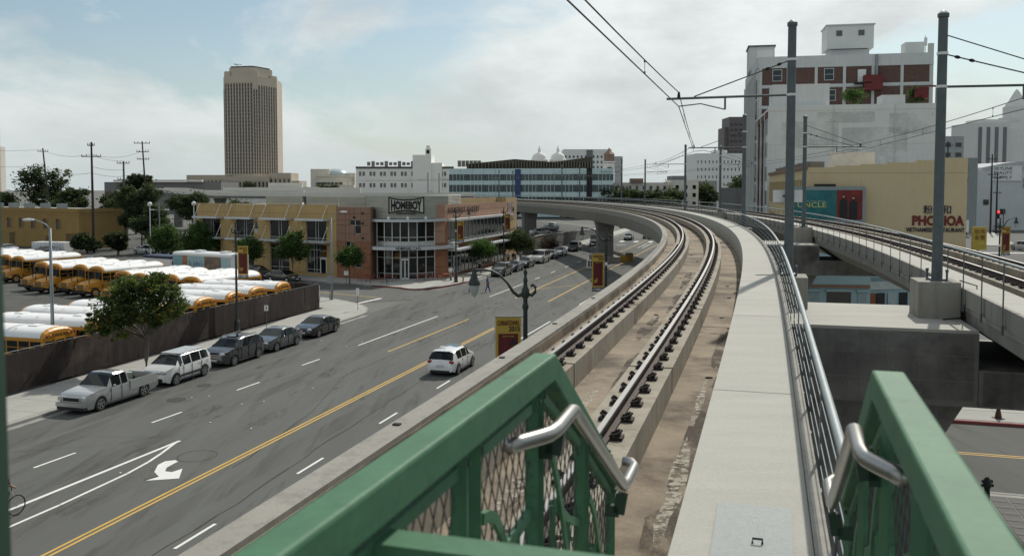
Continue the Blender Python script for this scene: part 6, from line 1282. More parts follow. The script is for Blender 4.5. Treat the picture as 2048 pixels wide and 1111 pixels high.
for k in range(6): MB().box((-28+k*2.1, 470, 24.5), (1.8, 2, 3.2), .1).build('roof_unit', mat('roof_plant', (.16, .15, .14), .8), an)
# --- teal glass offices
tg, tgl, tp = mat('teal_glass', (.022, .045, .05), .12, spec=.7, var=.35, scale=.3), mat('pale_teal_panel', (.50, .62, .62), .35, spec=.5, var=.05), mat('bronze_screen', (.07, .058, .042), .6, var=.15)
tb_ = bld('teal_offices', 'teal glass office building in horizontal bands with a dark sloping roof screen', (10, 335, 0)); T0, T1 = (-24, 338), (38, 330)
MB().prism(quadb(T0, T1, 25), 0, 18.6).build('block', tg, tb_); LT_ = math.hypot(T1[0]-T0[0], T1[1]-T0[1])
for z0, z1 in ((.5, 5.2), (8.0, 9.9), (12.6, 14.2), (16.6, 18.8)):
    for k in range(14): rect(T0, T1, LT_*k/14+.04, LT_*(k+1)/14-.04, z0, z1, .0, .35, 'spandrel_panel', tgl, tb_)
for k in range(45): rect(T0, T1, LT_*k/45-.07, LT_*k/45+.07, 5.2, 16.6, .0, .2, 'mullion', tgl if k % 5 else tp, tb_)
rect(T0, T1, 25.4, 27.6, 2, 18.5, .36, .6, 'blue_strip', mat('blue_panel', (.03, .06, .16), .3), tb_); rect(T0, T1, 52.5, 54.5, 2, 18.9, .36, .7, 'dark_strip', blackm, tb_)
for u0, u1, za, zb in ((6.5, 25, 20.6, 22.4), (25, 40, 22.4, 21.2), (40, 54.4, 21.2, 23.2)):
    a, b = fpt(T0, T1, u0, 18.85, -1.5), fpt(T0, T1, u1, 18.85, -1.5); c_, d_ = (b[0], b[1], zb), (a[0], a[1], za); n_ = 10
    MB().prism([xy(a), xy(b), pt(xy(b), ((0, 1), 6)), pt(xy(a), ((0, 1), 6))], 18.8, min(za, zb)).build('roof_screen', tp, tb_); MB().add([a, b, c_, d_]+[(p[0], p[1]+.5, p[2]) for p in (a, b, c_, d_)], [(0, 1, 2, 3), (3, 2, 6, 7), (5, 4, 7, 6), (1, 5, 6, 2), (4, 0, 3, 7)]).build('roof_screen', tp, tb_)
    for k in range(14): q = fpt(T0, T1, u0+(u1-u0)*(k+.5)/14, 20.0, -1.3); MB().box((q[0], q[1], 20.2), (.3, .2, 2.4)).build('fin', mat('fin', (.2, .18, .14), .6), tb_)
# --- twin domes and office behind
cream = mat('cream_stone', (.76, .74, .69), .85, var=.04)
for x, lab in ((15.5, 'left of the twin cream domed turrets above the teal offices'), (26, 'right of the twin cream domed turrets above the teal offices')):
    d = bld('domed_turret', lab, (x, 500, 0)); MB().lathe([(4.4, 0), (4.4, 26.5), (4.9, 26.8), (4.9, 27.6), (4.4, 27.8)], (x, 500, 0), 20).build('drum', cream, d); MB().lathe([(4.3, 27.8), (4.0, 29.3), (3.0, 30.8), (1.2, 31.6), (.8, 31.7), (.8, 33), (1.0, 33.1), (.5, 34), (.1, 35.5)], (x, 500, 0), 20).build('dome', cream, d, smooth=True)
    for k in range(12): a = math.pi+k*math.pi/11; MB().box((x+4.42*math.cos(a), 500+4.42*math.sin(a), 23.4), (1.0, .5, 3.4), a+math.pi/2).build('arched_opening', mat('opening', (.14, .12, .10), .8), d)
MB().bx(8, 34, 503, 520, 0, 20).build('tower_base', cream, bld('dome_base', 'cream wing carrying the twin domed turrets', (20, 503, 0)))
ob = gbox('pale_office', 'pale concrete office block behind the twin domes', 41, 79, 700, 30, 42.5, mat('office_pale', (.68, .68, .66), .85, var=.04), (24, 28.2, 32.4, 36.6), 1.5, 2.0, 3.0); MB().bx(59, 64, 699.3, 700, 20, 42).build('dark_bay', mat('office_bay', (.14, .15, .16), .5), ob); MB().bx(79, 88, 702, 730, 0, 37).build('side_wing', mat('office_side', (.40, .40, .39), .85), ob); MB().bx(33, 41, 704, 730, 0, 37).build('side_wing', mat('office_side', (.40, .40, .39), .85), ob)
ct = bld('clock_tower', 'small white tower with pyramid roof right of the teal offices', (58, 520, 0)); MB().bx(54.5, 60.5, 520, 526, 0, 26).build('shaft', cream, ct); MB().box((57.5, 523, 27.0), (6.8, 6.8, .8)).build('cornice', cream, ct); MB().box((57.5, 523, 29.5), (5.6, 5.6, 4)).build('roof', mat('tile_red', (.25, .17, .13), .8), ct); MB().bx(56.3, 58.7, 519.7, 520, 20, 24).build('arched_opening', blackm, ct); MB().lathe([(3.6, 31.5), (1.4, 33.3), (.1, 35.5)], (57.5, 523, 0), 4).build('spire', mat('tile_red', (.25, .17, .13), .8), ct)
ap = gbox('mission_apartments', 'pale tiled-roof apartments behind the far railing', 40, 62, 350, 14, 13.6, mat('apt_cream', (.62, .58, .51), .85, var=.05), (5.5, 8.7, 11.6), 1.1, 1.5, 2.6); gbox('mission_apartments', 'right-hand apartment wing with square openings behind the far masts', 63, 73, 345, 14, 14.6, mat('apt_cream', (.62, .58, .51), .85, var=.05), (5.5, 8.7, 11.8), 1.4, 1.6, 2.9); MB().bx(47, 52, 349, 353, 13.6, 15.2).build('tile_roof', mat('tile_red', (.25, .17, .13), .8), ap)
gbox('grey_offices', 'low grey office building at the end of the distant street', 109, 140, 600, 20, 20, mat('grey_mid', (.22, .22, .215), .85), (9, 13, 17), 2, 1.8, 3.4); gbox('grey_offices', 'stepped grey block left of the white civic building', 78, 100, 430, 16, 15, mat('grey_mid2', (.27, .26, .24), .85), (6, 9.5), 1.8, 1.6, 3.2)
cv = gbox('civic_block', 'white civic building with rows of tiny windows behind the third mast', 98, 124, 470, 25, 30, mat('civic_white', (.68, .68, .65), .85, var=.04), (9.5, 13.5, 17.5, 21.5, 25.5), .6, 1.5, 1.9); MB().bx(108, 115, 472, 480, 30, 31.8).build('penthouse', mat('civic_white', (.5, .5, .475), .85), cv); MB().bx(124, 141, 472, 490, 0, 30).build('side_wing', mat('civic_white', (.5, .5, .475), .85), cv)
bt2 = gbox('brown_tower', 'dark brown high-rise rising behind the second mast', 172, 190, 700, 25, 68, mat('brown_tower', (.13, .11, .11), .6, var=.1), [18+4.4*k for k in range(11)], 2.6, 2.0, 3.4); MB().bx(169, 172, 704, 725, 0, 60).build('side_shaft', mat('brown_tower', (.13, .11, .11), .6), bt2)
gbox('parking_structure', 'low dark canopy building behind the second mast on the street side', 66, 92, 260, 18, 11.4, mat('canopy_grey', (.11, .11, .105), .8), ())
# --- grey wall, raised car park behind it
rw = thing('retaining_wall', 'grey concrete retaining wall below the raised car park beyond the bakery', 'wall', road(165, -36.6))
for k in range(9): a, b = road(143+k*6.4, -36.7), road(143+(k+.985)*6.4, -36.7); z = 3.0-.14*k; MB().wall(xy(a), xy(b), 0, z, .35).build('wall_panel', concd, rw); MB().wall(xy(a), xy(b), z+.002, z+.12, .45, .05).build('coping', conc, rw)
structure(MB().prism([xy(road(143, -37.1)), xy(road(202, -37.1)), xy(road(260, -70)), xy(road(150, -75))], -.02, 1.9).build('raised_car_park', asphalt2))
def mini(x, y, z, ang, col, label, kind='sedan', group='cars in the car parks'):
    o = fcar(kind, 'lot%d' % (int(abs(x*7+y*3)) % 97), col, 'sedan_car' if kind == 'sedan' else 'suv', label); o['group'] = group; o.location = (x, y, z); o.rotation_euler = (0, 0, ang); return o
for i, (s, t, c, lab) in enumerate(((168, -42, (.5, .5, .48), 'white car at the edge of the raised car park'), (176, -50, (.3, .31, .32), 'silver car deeper in the raised car park'), (184, -44, (.05, .05, .055), 'dark car in the raised car park'), (190, -54, (.6, .6, .58), 'white car at the back of the raised car park'), (196, -46, (.2, .22, .24), 'grey car at the right of the raised car park'), (160, -52, (.12, .12, .13), 'charcoal car behind the pier in the raised car park'))): p = road(s, t); mini(p[0], p[1], 1.9, .4+i*.2, c, lab)
for i, (x, y, a, c, lab, k) in enumerate(((-62.5, 149.5, -.55, (.6, .6, .58), 'white sedan before the trees in the left lot', 'sedan'), (-57.3, 146.0, -.55, (.02, .02, .022), 'black car beside the white sedan in the left lot', 'suv'), (-51.0, 142.5, -.4, (.55, .55, .53), 'white car beside the large leafy tree in the left lot', 'sedan'), (-54.0, 165, .6, (.6, .6, .58), 'white van-like SUV behind the leafy tree', 'suv'), (-78.5, 148.5, -.55, (.03, .032, .035), 'dark car left of the shrubs near the ochre hall', 'sedan'), (-88.0, 153.5, -.55, (.5, .5, .5), 'pale car before the ochre hall at the left', 'sedan'), (-94, 158, -.55, (.08, .08, .085), 'dark car before the ochre hall far left', 'sedan'), (-31.2, 106.8, -.55, (.02, .021, .023), 'black car parked at the ochre wing kerb, left of two', 'suv'), (-27.2, 104.3, -.55, (.05, .055, .055), 'charcoal sedan parked at the ochre wing kerb under the leafy tree', 'sedan'))): mini(x, y, 0, a, c, lab, k)
wt = thing('white_skip', 'white slatted container before the ochre hall', 'container', (-79, 153, 0)); MB().box((-79.5, 152, 1.0), (6.4, 2.3, 1.8), -.2).build('box', whitem, wt)
for k in range(12): MB().box((-82.4+k*.53, 150.9-k*.107, 1.0), (.08, .1, 1.7), -.2).build('slat', alum, wt)
# --- clinic coach and shuttle
cl = thing('clinic_coach', 'white clinic coach with a colourful mural parked behind the buses', 'coach', (0, 0, 0), local=True); MB().bx(-4.8, 4.8, -1.25, 1.25, .5, 3.75).build('body', whitem, cl); MB().sweep([[(x, y, z) for y, z in ((-1.24, 3.76), (1.24, 3.76), (1.0, 3.92), (-1.0, 3.92))] for x in (-4.8, 4.8)]).build('roof', whitem, cl)
for x in (-1.6, 2.6): MB().bx(x-.5, x+.5, -.4, .4, 3.92, 4.12).build('roof_unit', whitem, cl)
mur = [(-4.75, -3.1, 'mural_teal', (.16, .32, .36)), (-3.08, -2.3, 'mural_brown', (.30, .14, .07)), (-2.28, .55, 'mural_pale_blue', (.30, .43, .47)), (.57, 3.2, 'mural_mixed', (.16, .13, .10)), (3.22, 4.75, 'mural_sky', (.33, .46, .50))]
for a, b, n_, c in mur: MB().bx(a, b, -1.275, -1.252, .7, 3.55).build('mural_panel', mat(n_, c, .6, var=.5 if 'mixed' in n_ else .1, scale=1.3, dirt=((.45, .22, .06), .9, .52, .9) if 'mixed' in n_ else None), cl)
text('St. John\'s', 2.3, .75, mat('clinic_blue', (.05, .14, .22), .6), cl, (-2.1, -1.28, 2.3), (1, 0, 0), depth=.008); text('WELL CHILD AND FAMILY', 2.2, .16, mat('clinic_blue', (.05, .14, .22), .6), cl, (-2.1, -1.28, 1.9), (1, 0, 0), depth=.008)
for x in (-3.2, 3.4):
    for sg in (-1, 1): make_wheel(cl, x, sg*1.05, .48, chrome, .28, 0)
cl.location = (-33.9, 98.6, 0); cl.rotation_euler = (0, 0, math.atan2(BD[1], BD[0]))
sh = thing('shuttle_bus', 'small white and navy shuttle bus behind the middle row of buses', 'shuttle bus', (0, 0, 0), local=True); MB().bx(-3, 2.2, -1.1, 1.1, .5, 2.6).build('body', whitem, sh); MB().bx(-3.02, 2.22, -1.12, 1.12, 2.62, 2.95).build('navy_roof_band', mat('navy', (.03, .04, .08), .5), sh); MB().bx(2.2, 2.26, -.9, .9, 1.3, 2.4).build('windscreen', glassc, sh); MB().sweep([[(2.21, -1, .5), (2.21, 1, .5), (2.21, 1, 1.3), (2.21, -1, 1.3)], [(3.2, -.9, .5), (3.2, .9, .5), (3.2, .85, 1.05), (3.2, -.85, 1.05)]]).build('hood', whitem, sh)
for k in range(3): MB().bx(-1.8+k*1.1, -1.2+k*1.1, -1.125, -1.102, 1.1, 1.9).build('printed_figure', blackm, sh)
for x in (-1.9, 2.4):
    for sg in (-1, 1): make_wheel(sh, x, sg*.95, .4, chrome, .25, 0)
sh.location = (-42.2, 107.2, 0); sh.rotation_euler = (0, 0, math.atan2(BD[1], BD[0]))
# --- distant street: cars and trees at its end
dtm = [(crown_mesh(spread_lobes(8, 4, 2, 8, 90+i), 130, 22, .34, LD, 90+i), trunk_mesh(4, .2, [(0, 0, 5)], 91+i)) for i in range(3)]
def dtree(x, y, k, sc_, label):
    th = thing('distant_tree', label, 'tree', (x, y, 0), 'distant trees', local=True); a = link('crown', dtm[k % 3][0], th); b = link('trunk', dtm[k % 3][1], th); th.scale = (sc_, sc_, sc_); th.rotation_euler = (0, 0, k*1.3)
spots = [(-66, 400, 1.1, 'before the left windows of the white annex'), (-58, 398, 1.0, 'under the middle windows of the white annex'), (-50, 402, 1.2, 'left of the stair tower of the white annex'), (-36, 395, 1.3, 'right of the stair tower of the white annex'), (-24, 320, .9, 'at the left end of the teal offices'), (-8, 318, .8, 'under the teal offices, left part'), (2, 317, .85, 'under the teal offices, before the blue strip'), (22, 316, .9, 'under the teal offices, right part'), (40, 330, 1.6, 'between the teal offices and the apartments'), (47, 335, 1.5, 'before the apartments, left'), (54, 333, 1.4, 'before the apartments, middle'), (60, 338, 1.5, 'between the two apartment wings'), (76, 352, 1.9, 'right of the apartments'), (80, 420, 1.4, 'left side of the distant street'), (88, 430, 1.7, 'at the end of the distant street'), (84, 300, 2.2, 'big dark crown left of the second mast'), (78, 296, 2.0, 'dark crown before the white civic building'), (90, 310, 2.0, 'dark crown beside the canopy building'), (74, 280, 1.2, 'low crown beside the distant street'), (-245, 820, 2.3, 'at the foot of the tall tower'), (-135, 640, 2.0, 'beside the domed hall'), (-112, 600, 1.6, 'right of the domed hall'), (52, 300, 1.1, 'small crown behind the far railing'), (60, 420, 1.8, 'behind the apartments'), (100, 560, 2.2, 'closing the distant street')]
for k, (x, y, q, lab) in enumerate(spots): dtree(x, y, k, q, 'distant tree '+lab)
ds = MB().quad((44, 230, .004), (62, 230, .004), (118, 560, .004), (104, 560, .004)).build('distant_street', mat('street_far', (.16, .16, .155), .9, var=.1, scale=.1)); structure(ds)
cols_ = [(.6, .6, .58), (.03, .03, .03), (.3, .31, .32), (.12, .02, .02), (.5, .5, .5), (.05, .06, .09)]; cw = ['white', 'black', 'silver', 'dark red', 'pale grey', 'navy']
for k in range(12):
    y = 236+k*17; x = 47+(y-230)*.178+(k % 3)*4.5; mini(x, y, 0, math.pi/2-.19, cols_[k % 6], f'{cw[k % 6]} car far down the distant street, ' + ('nearer half' if k < 6 else 'farther half'), 'sedan' if k % 2 else 'suv', 'cars far down the distant street')
# ------------------------------------------------------------------ right-hand blocks
wht = mat('white_render', (.62, .64, .625), .85, var=.04, scale=.4, streak=.12); wht2 = mat('grey_white_render', (.52, .535, .52), .85, var=.05, scale=.4, streak=.15); brick = mat('brick_red', (.115, .068, .056), .9, var=.2, scale=2.2, dirt=((.22, .15, .13), .8, .6, .5)); redm = mat('red_box', (.13, .02, .02), .6)
sashf = mat('sash_white', (.5, .52, .5), .6)
TB = bld('loft_building', 'tall white and brick loft building with roof tank at the right', (50, 155, 0)); c0 = (42.1, 152.0); c1 = pt(c0, (WV, 28)); c2 = pt(c0, (V, 32))
MB().prism([c0, c1, pt(c1, (V, 32)), c2], 0, 33.0).build('core', wht2, TB)
for a, b, L in ((c0, c1, 28), (c2, c0, 32)): rect(a, b, 0, L, 31.7, 33.5, .0, .12, 'parapet', wht2, TB)
rect(c0, c1, 27.2, 28, 33.4, 35.0, -.6, .1, 'corner_stub', wht2, TB)
zr = [(28.7, 31.5), (25.2, 28.1), (21.6, 24.6), (18, 21), (14.4, 17.4)]
bw = 27.2/6
for i in range(6):
    for z0, z1 in zr[:3]:
        rect(c0, c1, .75+i*bw, .75+i*bw+bw-.55, z0, z1, .0, .05, 'brick_panel', brick, TB)
    rect(c0, c1, .25+i*bw, .70+i*bw, 14, 31.6, .051, .22, 'pilaster', wht2, TB)
for z in (31.55, 28.2, 24.7): rect(c0, c1, 0, 28, z, z+.5, .052, .20, 'band', wht2, TB)
wrow(TB, c0, c1, (3.2, 11.6), (30.3,), 1.5, 1.9, sashf, out=.09, bars=(1, 2)); wrow(TB, c0, c1, (3.2, 12.0), (26.8,), 1.4, 1.8, sashf, out=.09, bars=(1, 2))
d = rect(c0, c1, 16.2, 17.5, 28.9, 31.0, .06, .14, 'roof_door', whitem, TB); rect(c0, c1, 15.6, 18.2, 28.5, 28.75, .06, 1.6, 'balcony', blackm, TB)
rect(c0, c1, 17.0, 19.9, 27.4, 29.9, .25, 1.6, 'red_stair_box', redm, TB); rect(c0, c1, 18.9, 19.3, 29.6, 33.4, .25, .5, 'vent_pipe', galv, TB)
for j in range(8):        # street face: window bays between piers
    u = 1.2+j*3.9; rect(c2, c0, u-1.0, u-.3, 3, 31.5, .0, .35, 'pier', wht2, TB)
    for z in (6, 9.6, 13.2, 16.8, 20.4, 24, 27.6): rect(c2, c0, u+.1, u+2.5, z, z+2.2, .0, .06, 'window', glassd, TB); rect(c2, c0, u+.1, u+2.5, z-.9, z-.1, .0, .10, 'brick_spandrel', brick, TB)
def upb(u0, u1, dep0, dep1, z0, z1, nm, m, par): return MB().prism([pt(c0, (WV, u0), (V, dep0)), pt(c0, (WV, u1), (V, dep0)), pt(c0, (WV, u1), (V, dep1)), pt(c0, (WV, u0), (V, dep1))], z0, z1).build(nm, m, par)
tk_ = upb(11.6, 19.2, 3, 9, 35.0, 38.9, 'roof_tank', wht, TB); upb(12.2, 18.6, 3.5, 8.5, 33.0, 34.9, 'tank_base', wht2, TB); upb(11.4, 19.4, 2.8, 9.2, 38.9, 39.1, 'tank_cap', wht2, TB)
for u in (13.6, 17.2): q = fpt(pt(c0, (V, 3)), pt(c1, (V, 3)), u, 37.6, .05); MB().box(q, (.95, .1, .9), math.atan2(WV[1], WV[0])).build('vent_grille', galvd, TB)
upb(-.6, 4.0, 14, 20, 32.9, 37.4, 'stair_head', wht2, TB); upb(-.8, 4.2, 13.8, 20.2, 37.4, 37.7, 'stair_head_roof', galvd, TB); upb(.4, 3.2, 8, 9, 34.2, 35.9, 'roof_board', wht, TB); upb(24.0, 27.0, 2, 5, 33, 35.6, 'roof_hut', wht, TB)
MB().tube([(*pt(c0, (WV, 26.9), (V, 1.0)), 33), (*pt(c0, (WV, 26.9), (V, 1.0)), 36.4)], .08, 5).build('antenna', whitem, TB); MB().box((*pt(c0, (WV, 26.9), (V, .8)), 35.4), (.4, .3, 1.3)).build('antenna_panel', whitem, TB)
# blank white block in front of it
e0 = (38.2, 132.0); e1 = pt(e0, (WV, 24.6)); e2 = pt(e0, (V, 19)); BB = bld('blank_block', 'plain white walled block standing before the loft building', (50, 132, 0))
MB().prism([e0, e1, pt(e1, (V, 19)), e2], 0, 23.0).build('walls', wht, BB); rect(e0, e1, 0, 24.6, 22.6, 23.35, -.3, .06, 'coping', wht, BB)
MB().prism([pt(e0, (WV, .7), (V, 1)), pt(e0, (WV, 8.8), (V, 1)), pt(e0, (WV, 8.8), (V, 7)), pt(e0, (WV, .7), (V, 7))], 23, 26.6).build('penthouse', wht, BB)
MB().prism([pt(e0, (WV, 16), (V, .5)), pt(e0, (WV, 19.2), (V, .5)), pt(e0, (WV, 19.2), (V, 4)), pt(e0, (WV, 16), (V, 4))], 23, 24.7).build('roof_hut', wht, BB)
for j in range(5):
    u = 1+j*3.7
    for z in (5, 8.6, 12.2, 15.8, 19.2): rect(e2, e0, u, u+2.4, z, z+2.2, .0, .06, 'window', glassd, BB)
    rect(e2, e0, u-.8, u-.15, 2, 22.4, .0, .25, 'pier', brick if j % 2 else wht2, BB)
rect(e2, e0, 0, 19, 21.6, 22.5, .0, .2, 'brick_cornice', brick, BB)
rb = MB(); q = pt(e0, (WV, 21.6), (V, 2)); rb.box((q[0], q[1], 25.0), (1.9, 1.2, 1.6), -.2); rb.build('red_shade', redm, BB); MB().box((q[0]+2.0, q[1]-.4, 26.0), (2.2, 1.4, .12), -.2).build('shade_roof', redm, BB)
for u in (20.8, 23.6): w2 = pt(e0, (WV, u), (V, 1.6)); MB().tube([(*w2, 23.2), (*w2, 26)], .06, 5).build('shade_post', blackm, BB)
for k, (u, R, lab) in enumerate(((12.4, 1.9, 'left'), (21.0, 1.5, 'right'))):
    q = pt(e0, (WV, u), (V, 2.2)); tree((q[0], q[1], 23.05), f'{lab} clump of roof garden plants on the plain white block', spread_lobes(7, R, .6, 2.7, 20+k, rr=.5), LF, .7, .05, 90, 24, .14, 21+k, name='roof_plant')
# yellow restaurant building
yel = mat('yellow_wall', (.53, .43, .265), .9, var=.05, scale=.5, streak=.10, dirt=((.47, .37, .22), .25, .5, .5)); crm = mat('cream_wall', (.52, .43, .24), .9, var=.05, scale=.6)
y0 = (29.4, 87.6); y1 = (43.75, 84.7); y2 = (38.0, 130.0); YB = bld('restaurant_building', 'yellow walled restaurant building with maroon painted lettering', (34, 88, 0))
YF = [y0, y1, (52.4, 127), y2]; MB().prism(YF, 0, 12.9).build('walls', yel, YB)
LY = math.hypot(y1[0]-y0[0], y1[1]-y0[1])
for k, (a, b, z) in enumerate(((0, 2.6, 13.15), (2.6, 4.9, 13.3), (4.9, 7.3, 13.45), (7.3, 10.0, 13.6), (10.0, 12.4, 13.8), (12.4, LY, 14.0))): rect(y0, y1, a, b-.002, 12.6, z, -.4, .04, 'parapet_step', yel, YB)
LS = math.hypot(y2[0]-y0[0], y2[1]-y0[1]); rect(y2, y0, 0, LS-.02, .05, 13.0, .0, .05, 'street_facade', crm, YB); rect(y2, y0, 0, LS, 13.0, 13.35, -.3, .3, 'brown_cornice', mat('brown_trim', (.20, .12, .08), .8), YB)
wrow(YB, y2, y0, [2.2+k*2.62 for k in range(16)], (10.6,), 1.15, 2.7, crm, out=.08, bars=(1, 2)); wrow(YB, y2, y0, [2.2+k*2.62 for k in range(16)], (6.6,), 1.15, 2.4, crm, out=.08, bars=(1, 2))
q = pt(y0, (WV, 5), (V, 8)); MB().box((q[0]+.4, q[1], 13.9), (4.2, 3, 1.9), -.2).build('roof_hut', mat('hut_white', (.60, .57, .51), .8), YB)
for k in range(7): q = pt(y0, (WV, 1.2), (V, 5+5*k)); MB().box((q[0], q[1], 13.4), (1.6, 1.4, .9), .2).build('roof_unit', mat('roof_plant', (.16, .15, .14), .8), YB)
maroon = mat('maroon_paint', (.15, .03, .025), .8); navy = mat('sign_black', (.025, .03, .045), .8); yr = Vector((y1[0]-y0[0], y1[1]-y0[1], 0)).normalized()
ts = lambda s_, u, z, w_, h_, m, b=.02: text(s_, w_, h_, m, YB, Vector(fpt(y0, y1, u, z, .045)), yr, depth=.02, bold=b)
ts('PHO', 9.75, 7.45, 2.2, 1.0, maroon, .05); ts('HOA', 12.15, 7.45, 2.3, 1.0, maroon, .05); ts('VIETNAMESE  RESTAURANT', 9.2, 6.85, 5.3, .42, navy, .03); ts('粉', 10.75, 8.6, .85, .85, navy, .01); ts('和', 12.4, 8.6, .85, .85, navy, .01)
bl = thing('billboard', 'grey framed billboard in teal and red on the yellow wall', 'billboard', (31, 87.2, 7)); p0, p1 = fpt(y0, y1, -2.1, 0, .9), fpt(y0, y1, 5.25, 0, .9)
rect(p0, p1, 0, 7.4, 7.7, 11.25, -.35, .0, 'frame', galv, bl); rect(p0, p1, .3, 4.7, 8.0, 10.9, .005, .03, 'teal_print', mat('print_teal', (.02, .13, .14), .6, var=.3, scale=.8, dirt=((.01, .04, .05), .7, .55, .7)), bl); rect(p0, p1, 4.72, 7.1, 8.0, 10.9, .005, .03, 'red_print', mat('print_red', (.17, .02, .018), .6, var=.35, scale=.8, dirt=((.03, .01, .012), .8, .55, .8)), bl)
for u, h_, w_ in ((5.35, 2.5, .75), (6.25, 2.35, .8)):     # two plain printed figures
    f_ = MB(); pts_ = [(-.5, 0), (.5, 0), (.52, .45), (.46, .74), (.16, .80), (.14, .86), (.17, .93), (.1, .995), (-.1, .995), (-.17, .93), (-.14, .86), (-.16, .80), (-.46, .74), (-.52, .45)]
    f_.add([fpt(p0, p1, u+a*w_, 8.02+b*h_, .034) for a, b in pts_], [tuple(range(len(pts_)))]); f_.build('printed_figure', blackm, bl); fc_ = MB(); fc_.add([fpt(p0, p1, u+.12*w_*math.cos(t), 8.02+h_*(.895+.05*math.sin(t)), .037) for t in [k*.785 for k in range(8)]], [tuple(range(8))]); fc_.build('printed_face', mat('print_face', (.42, .30, .24), .7), bl)
text('UNCLE', 2.7, .52, mat('print_yellow', (.45, .42, .10), .7), bl, Vector(fpt(p0, p1, 1.05, 9.2, .033)), yr, depth=.01, bold=.01); text('THE MAN FROM', 2.0, .14, mat('print_pale', (.3, .4, .4), .7), bl, Vector(fpt(p0, p1, 1.6, 9.75, .033)), yr, depth=.01)
rect(p0, p1, 2.6, 4.6, 11.26, 11.5, -.2, .05, 'owner_plate', blackm, bl)
for u in (1.5, 5.9): q = fpt(p0, p1, u, 0, -.25); MB().tube([(q[0], q[1], 0), (q[0], q[1], 8)], .14, 8).build('support', galvd, bl)
ysn = thing('restaurant_sign', 'yellow hanging sign with red characters at the right end of the yellow wall', 'sign', (44.6, 84.0, 5)); MB().box((44.75, 84.2, 6.3), (1.3, .2, 2.2), -.2).build('panel', mat('sign_yellow', (.42, .31, .06), .7, var=.2, scale=3), ysn); MB().tube([(44.75, 84.4, 0), (44.75, 84.4, 6)], .08, 6).build('post', galvd, ysn)
for i in range(4): text('粉和金寶'[i], .38, .42, maroon, ysn, (44.3+(i % 2)*.5, 84.09-(i % 2)*.1, 6.75-(i//2)*.55), (.98, -.2, 0), depth=.01)
wp = stain('wall_patch', (.44, .35, .21), .35, .42, .75, .5); wp2 = stain('white_wall_patch', (.50, .52, .51), .25, .42, .75, .4)
for u, z, a_, b_ in ((6, 19, 8, 4), (15, 17, 9, 6), (20, 20.5, 6, 3), (11, 21.5, 8, 1.6)): rect(e0, e1, u-a_/2, u+a_/2, z-b_/2, z+b_/2, .01, .014, 'paint_patch', wp2, BB)
for u in (9.3, 17.8): rect(e0, e1, u-.05, u+.05, 13, 23.3, .0, .12, 'downpipe', wht2, BB)
for z in (12.2, 17.6): rect(e0, e1, 0, 24.6, z-.02, z+.02, .0, .03, 'floor_line', wht2, BB)
# blue shop under the second viaduct
blu = mat('blue_stucco', (.27, .375, .40), .85, var=.06, scale=.8, dirt=((.17, .22, .23), .8, .58, .5)); BS = bld('blue_shop', 'pale blue corner shop seen under the second viaduct', (27, 73, 0)); s0_, s1_, s2_ = (23.6, 71.6), (29.0, 70.9), (33.5, 73.4)
MB().prism([s0_, s1_, (32, 84), (24.5, 85)], 0, 4.9).build('front_block', blu, BS); rect(s0_, s1_, -.05, 5.5, 4.5, 5.05, -.2, .25, 'rounded_parapet', mat('pale_blue_cap', (.42, .5, .51), .85, var=.1), BS); rect(s0_, s1_, 0, 5.4, 3.0, 3.25, .0, .14, 'brown_stripe', mat('brown_trim', (.20, .12, .08), .8), BS)
for u, w_ in ((.75, 1.4), (3.0, 1.9), (4.8, .7)): sh_ = rect(s0_, s1_, u-w_/2, u+w_/2, .4, 2.7, .0, .05, 'shop_window', glassd if w_ > 1.5 else mat('roller_shutter', (.24, .31, .32), .6), BS); rect(s0_, s1_, u-w_/2-.1, u+w_/2+.1, 2.7, 2.85, .0, .2, 'lintel', blu, sh_)
MB().prism([(29.05, 72.4), s2_, (36, 84), (32.1, 84)], 0, 4.1).build('side_block', blu, BS); rect((29.1, 72.3), s2_, 0, 4.6, 3.8, 4.25, -.3, .5, 'awning_roof', mat('pale_blue_cap', (.42, .5, .51), .85), BS)
for u, c_ in ((.6, (.22, .06, .02)), (1.5, (.02, .02, .02)), (2.6, (.3, .36, .36)), (3.7, (.015, .015, .015))): rect((29.1, 72.3), s2_, u-.4, u+.4, .2, 2.4, .0, .06, 'shop_door', mat('door_%d' % int(u*10), c_, .6), BS)
rect((29.1, 72.3), s2_, .2, 4.3, 2.7, 3.4, .0, .08, 'fascia', mat('fascia_pale', (.40, .43, .42), .7), BS)
# far right: painted sign building, civic towers
SK = bld('sign_building', 'pale grey building carrying a white lettered board at the right', (132, 236, 0)); MB().bx(121, 150, 236, 262, 0, 15.8).build('walls', mat('skyline_grey', (.52, .55, .55), .85, var=.06, scale=.3, streak=.2), SK); MB().sweep([[(126+24*k/8, y_, 15.8+2.6*math.sin(math.pi*(.12+.76*k/8))) for y_ in (236.2, 261)]+[(126+24*k/8, y_, 15.78) for y_ in (261, 236.2)] for k in range(9)]).build('vaulted_roof', mat('vault_grey', (.42, .43, .43), .85), SK)
bsn = MB().bx(128.4, 136.2, 235.7, 235.98, 13.2, 17.2).build('sign_board', whitem, SK)
for i, s_ in enumerate(('SKYLINE', 'BEAUTY', 'SUPPLY')): text(s_, 4.9, .85, mat('sign_grey', (.07, .08, .08), .8), bsn, (128.8, 235.66, 16.1-i*1.2), (1, 0, 0), depth=.02)
MB().bx(137, 146, 235.6, 235.98, 11.5, 14.0).build('sign_board', blackm, SK); text('BUY', 3.4, 1.4, whitem, SK, (137.6, 235.5, 12), (1, 0, 0), depth=.02, bold=.03)
for x, z in ((131.5, 5), (127, 7.5), (140, 4)): MB().bx(x-.7, x+.7, 235.85, 236, z-.7, z+.7).build('window', glassd, SK)
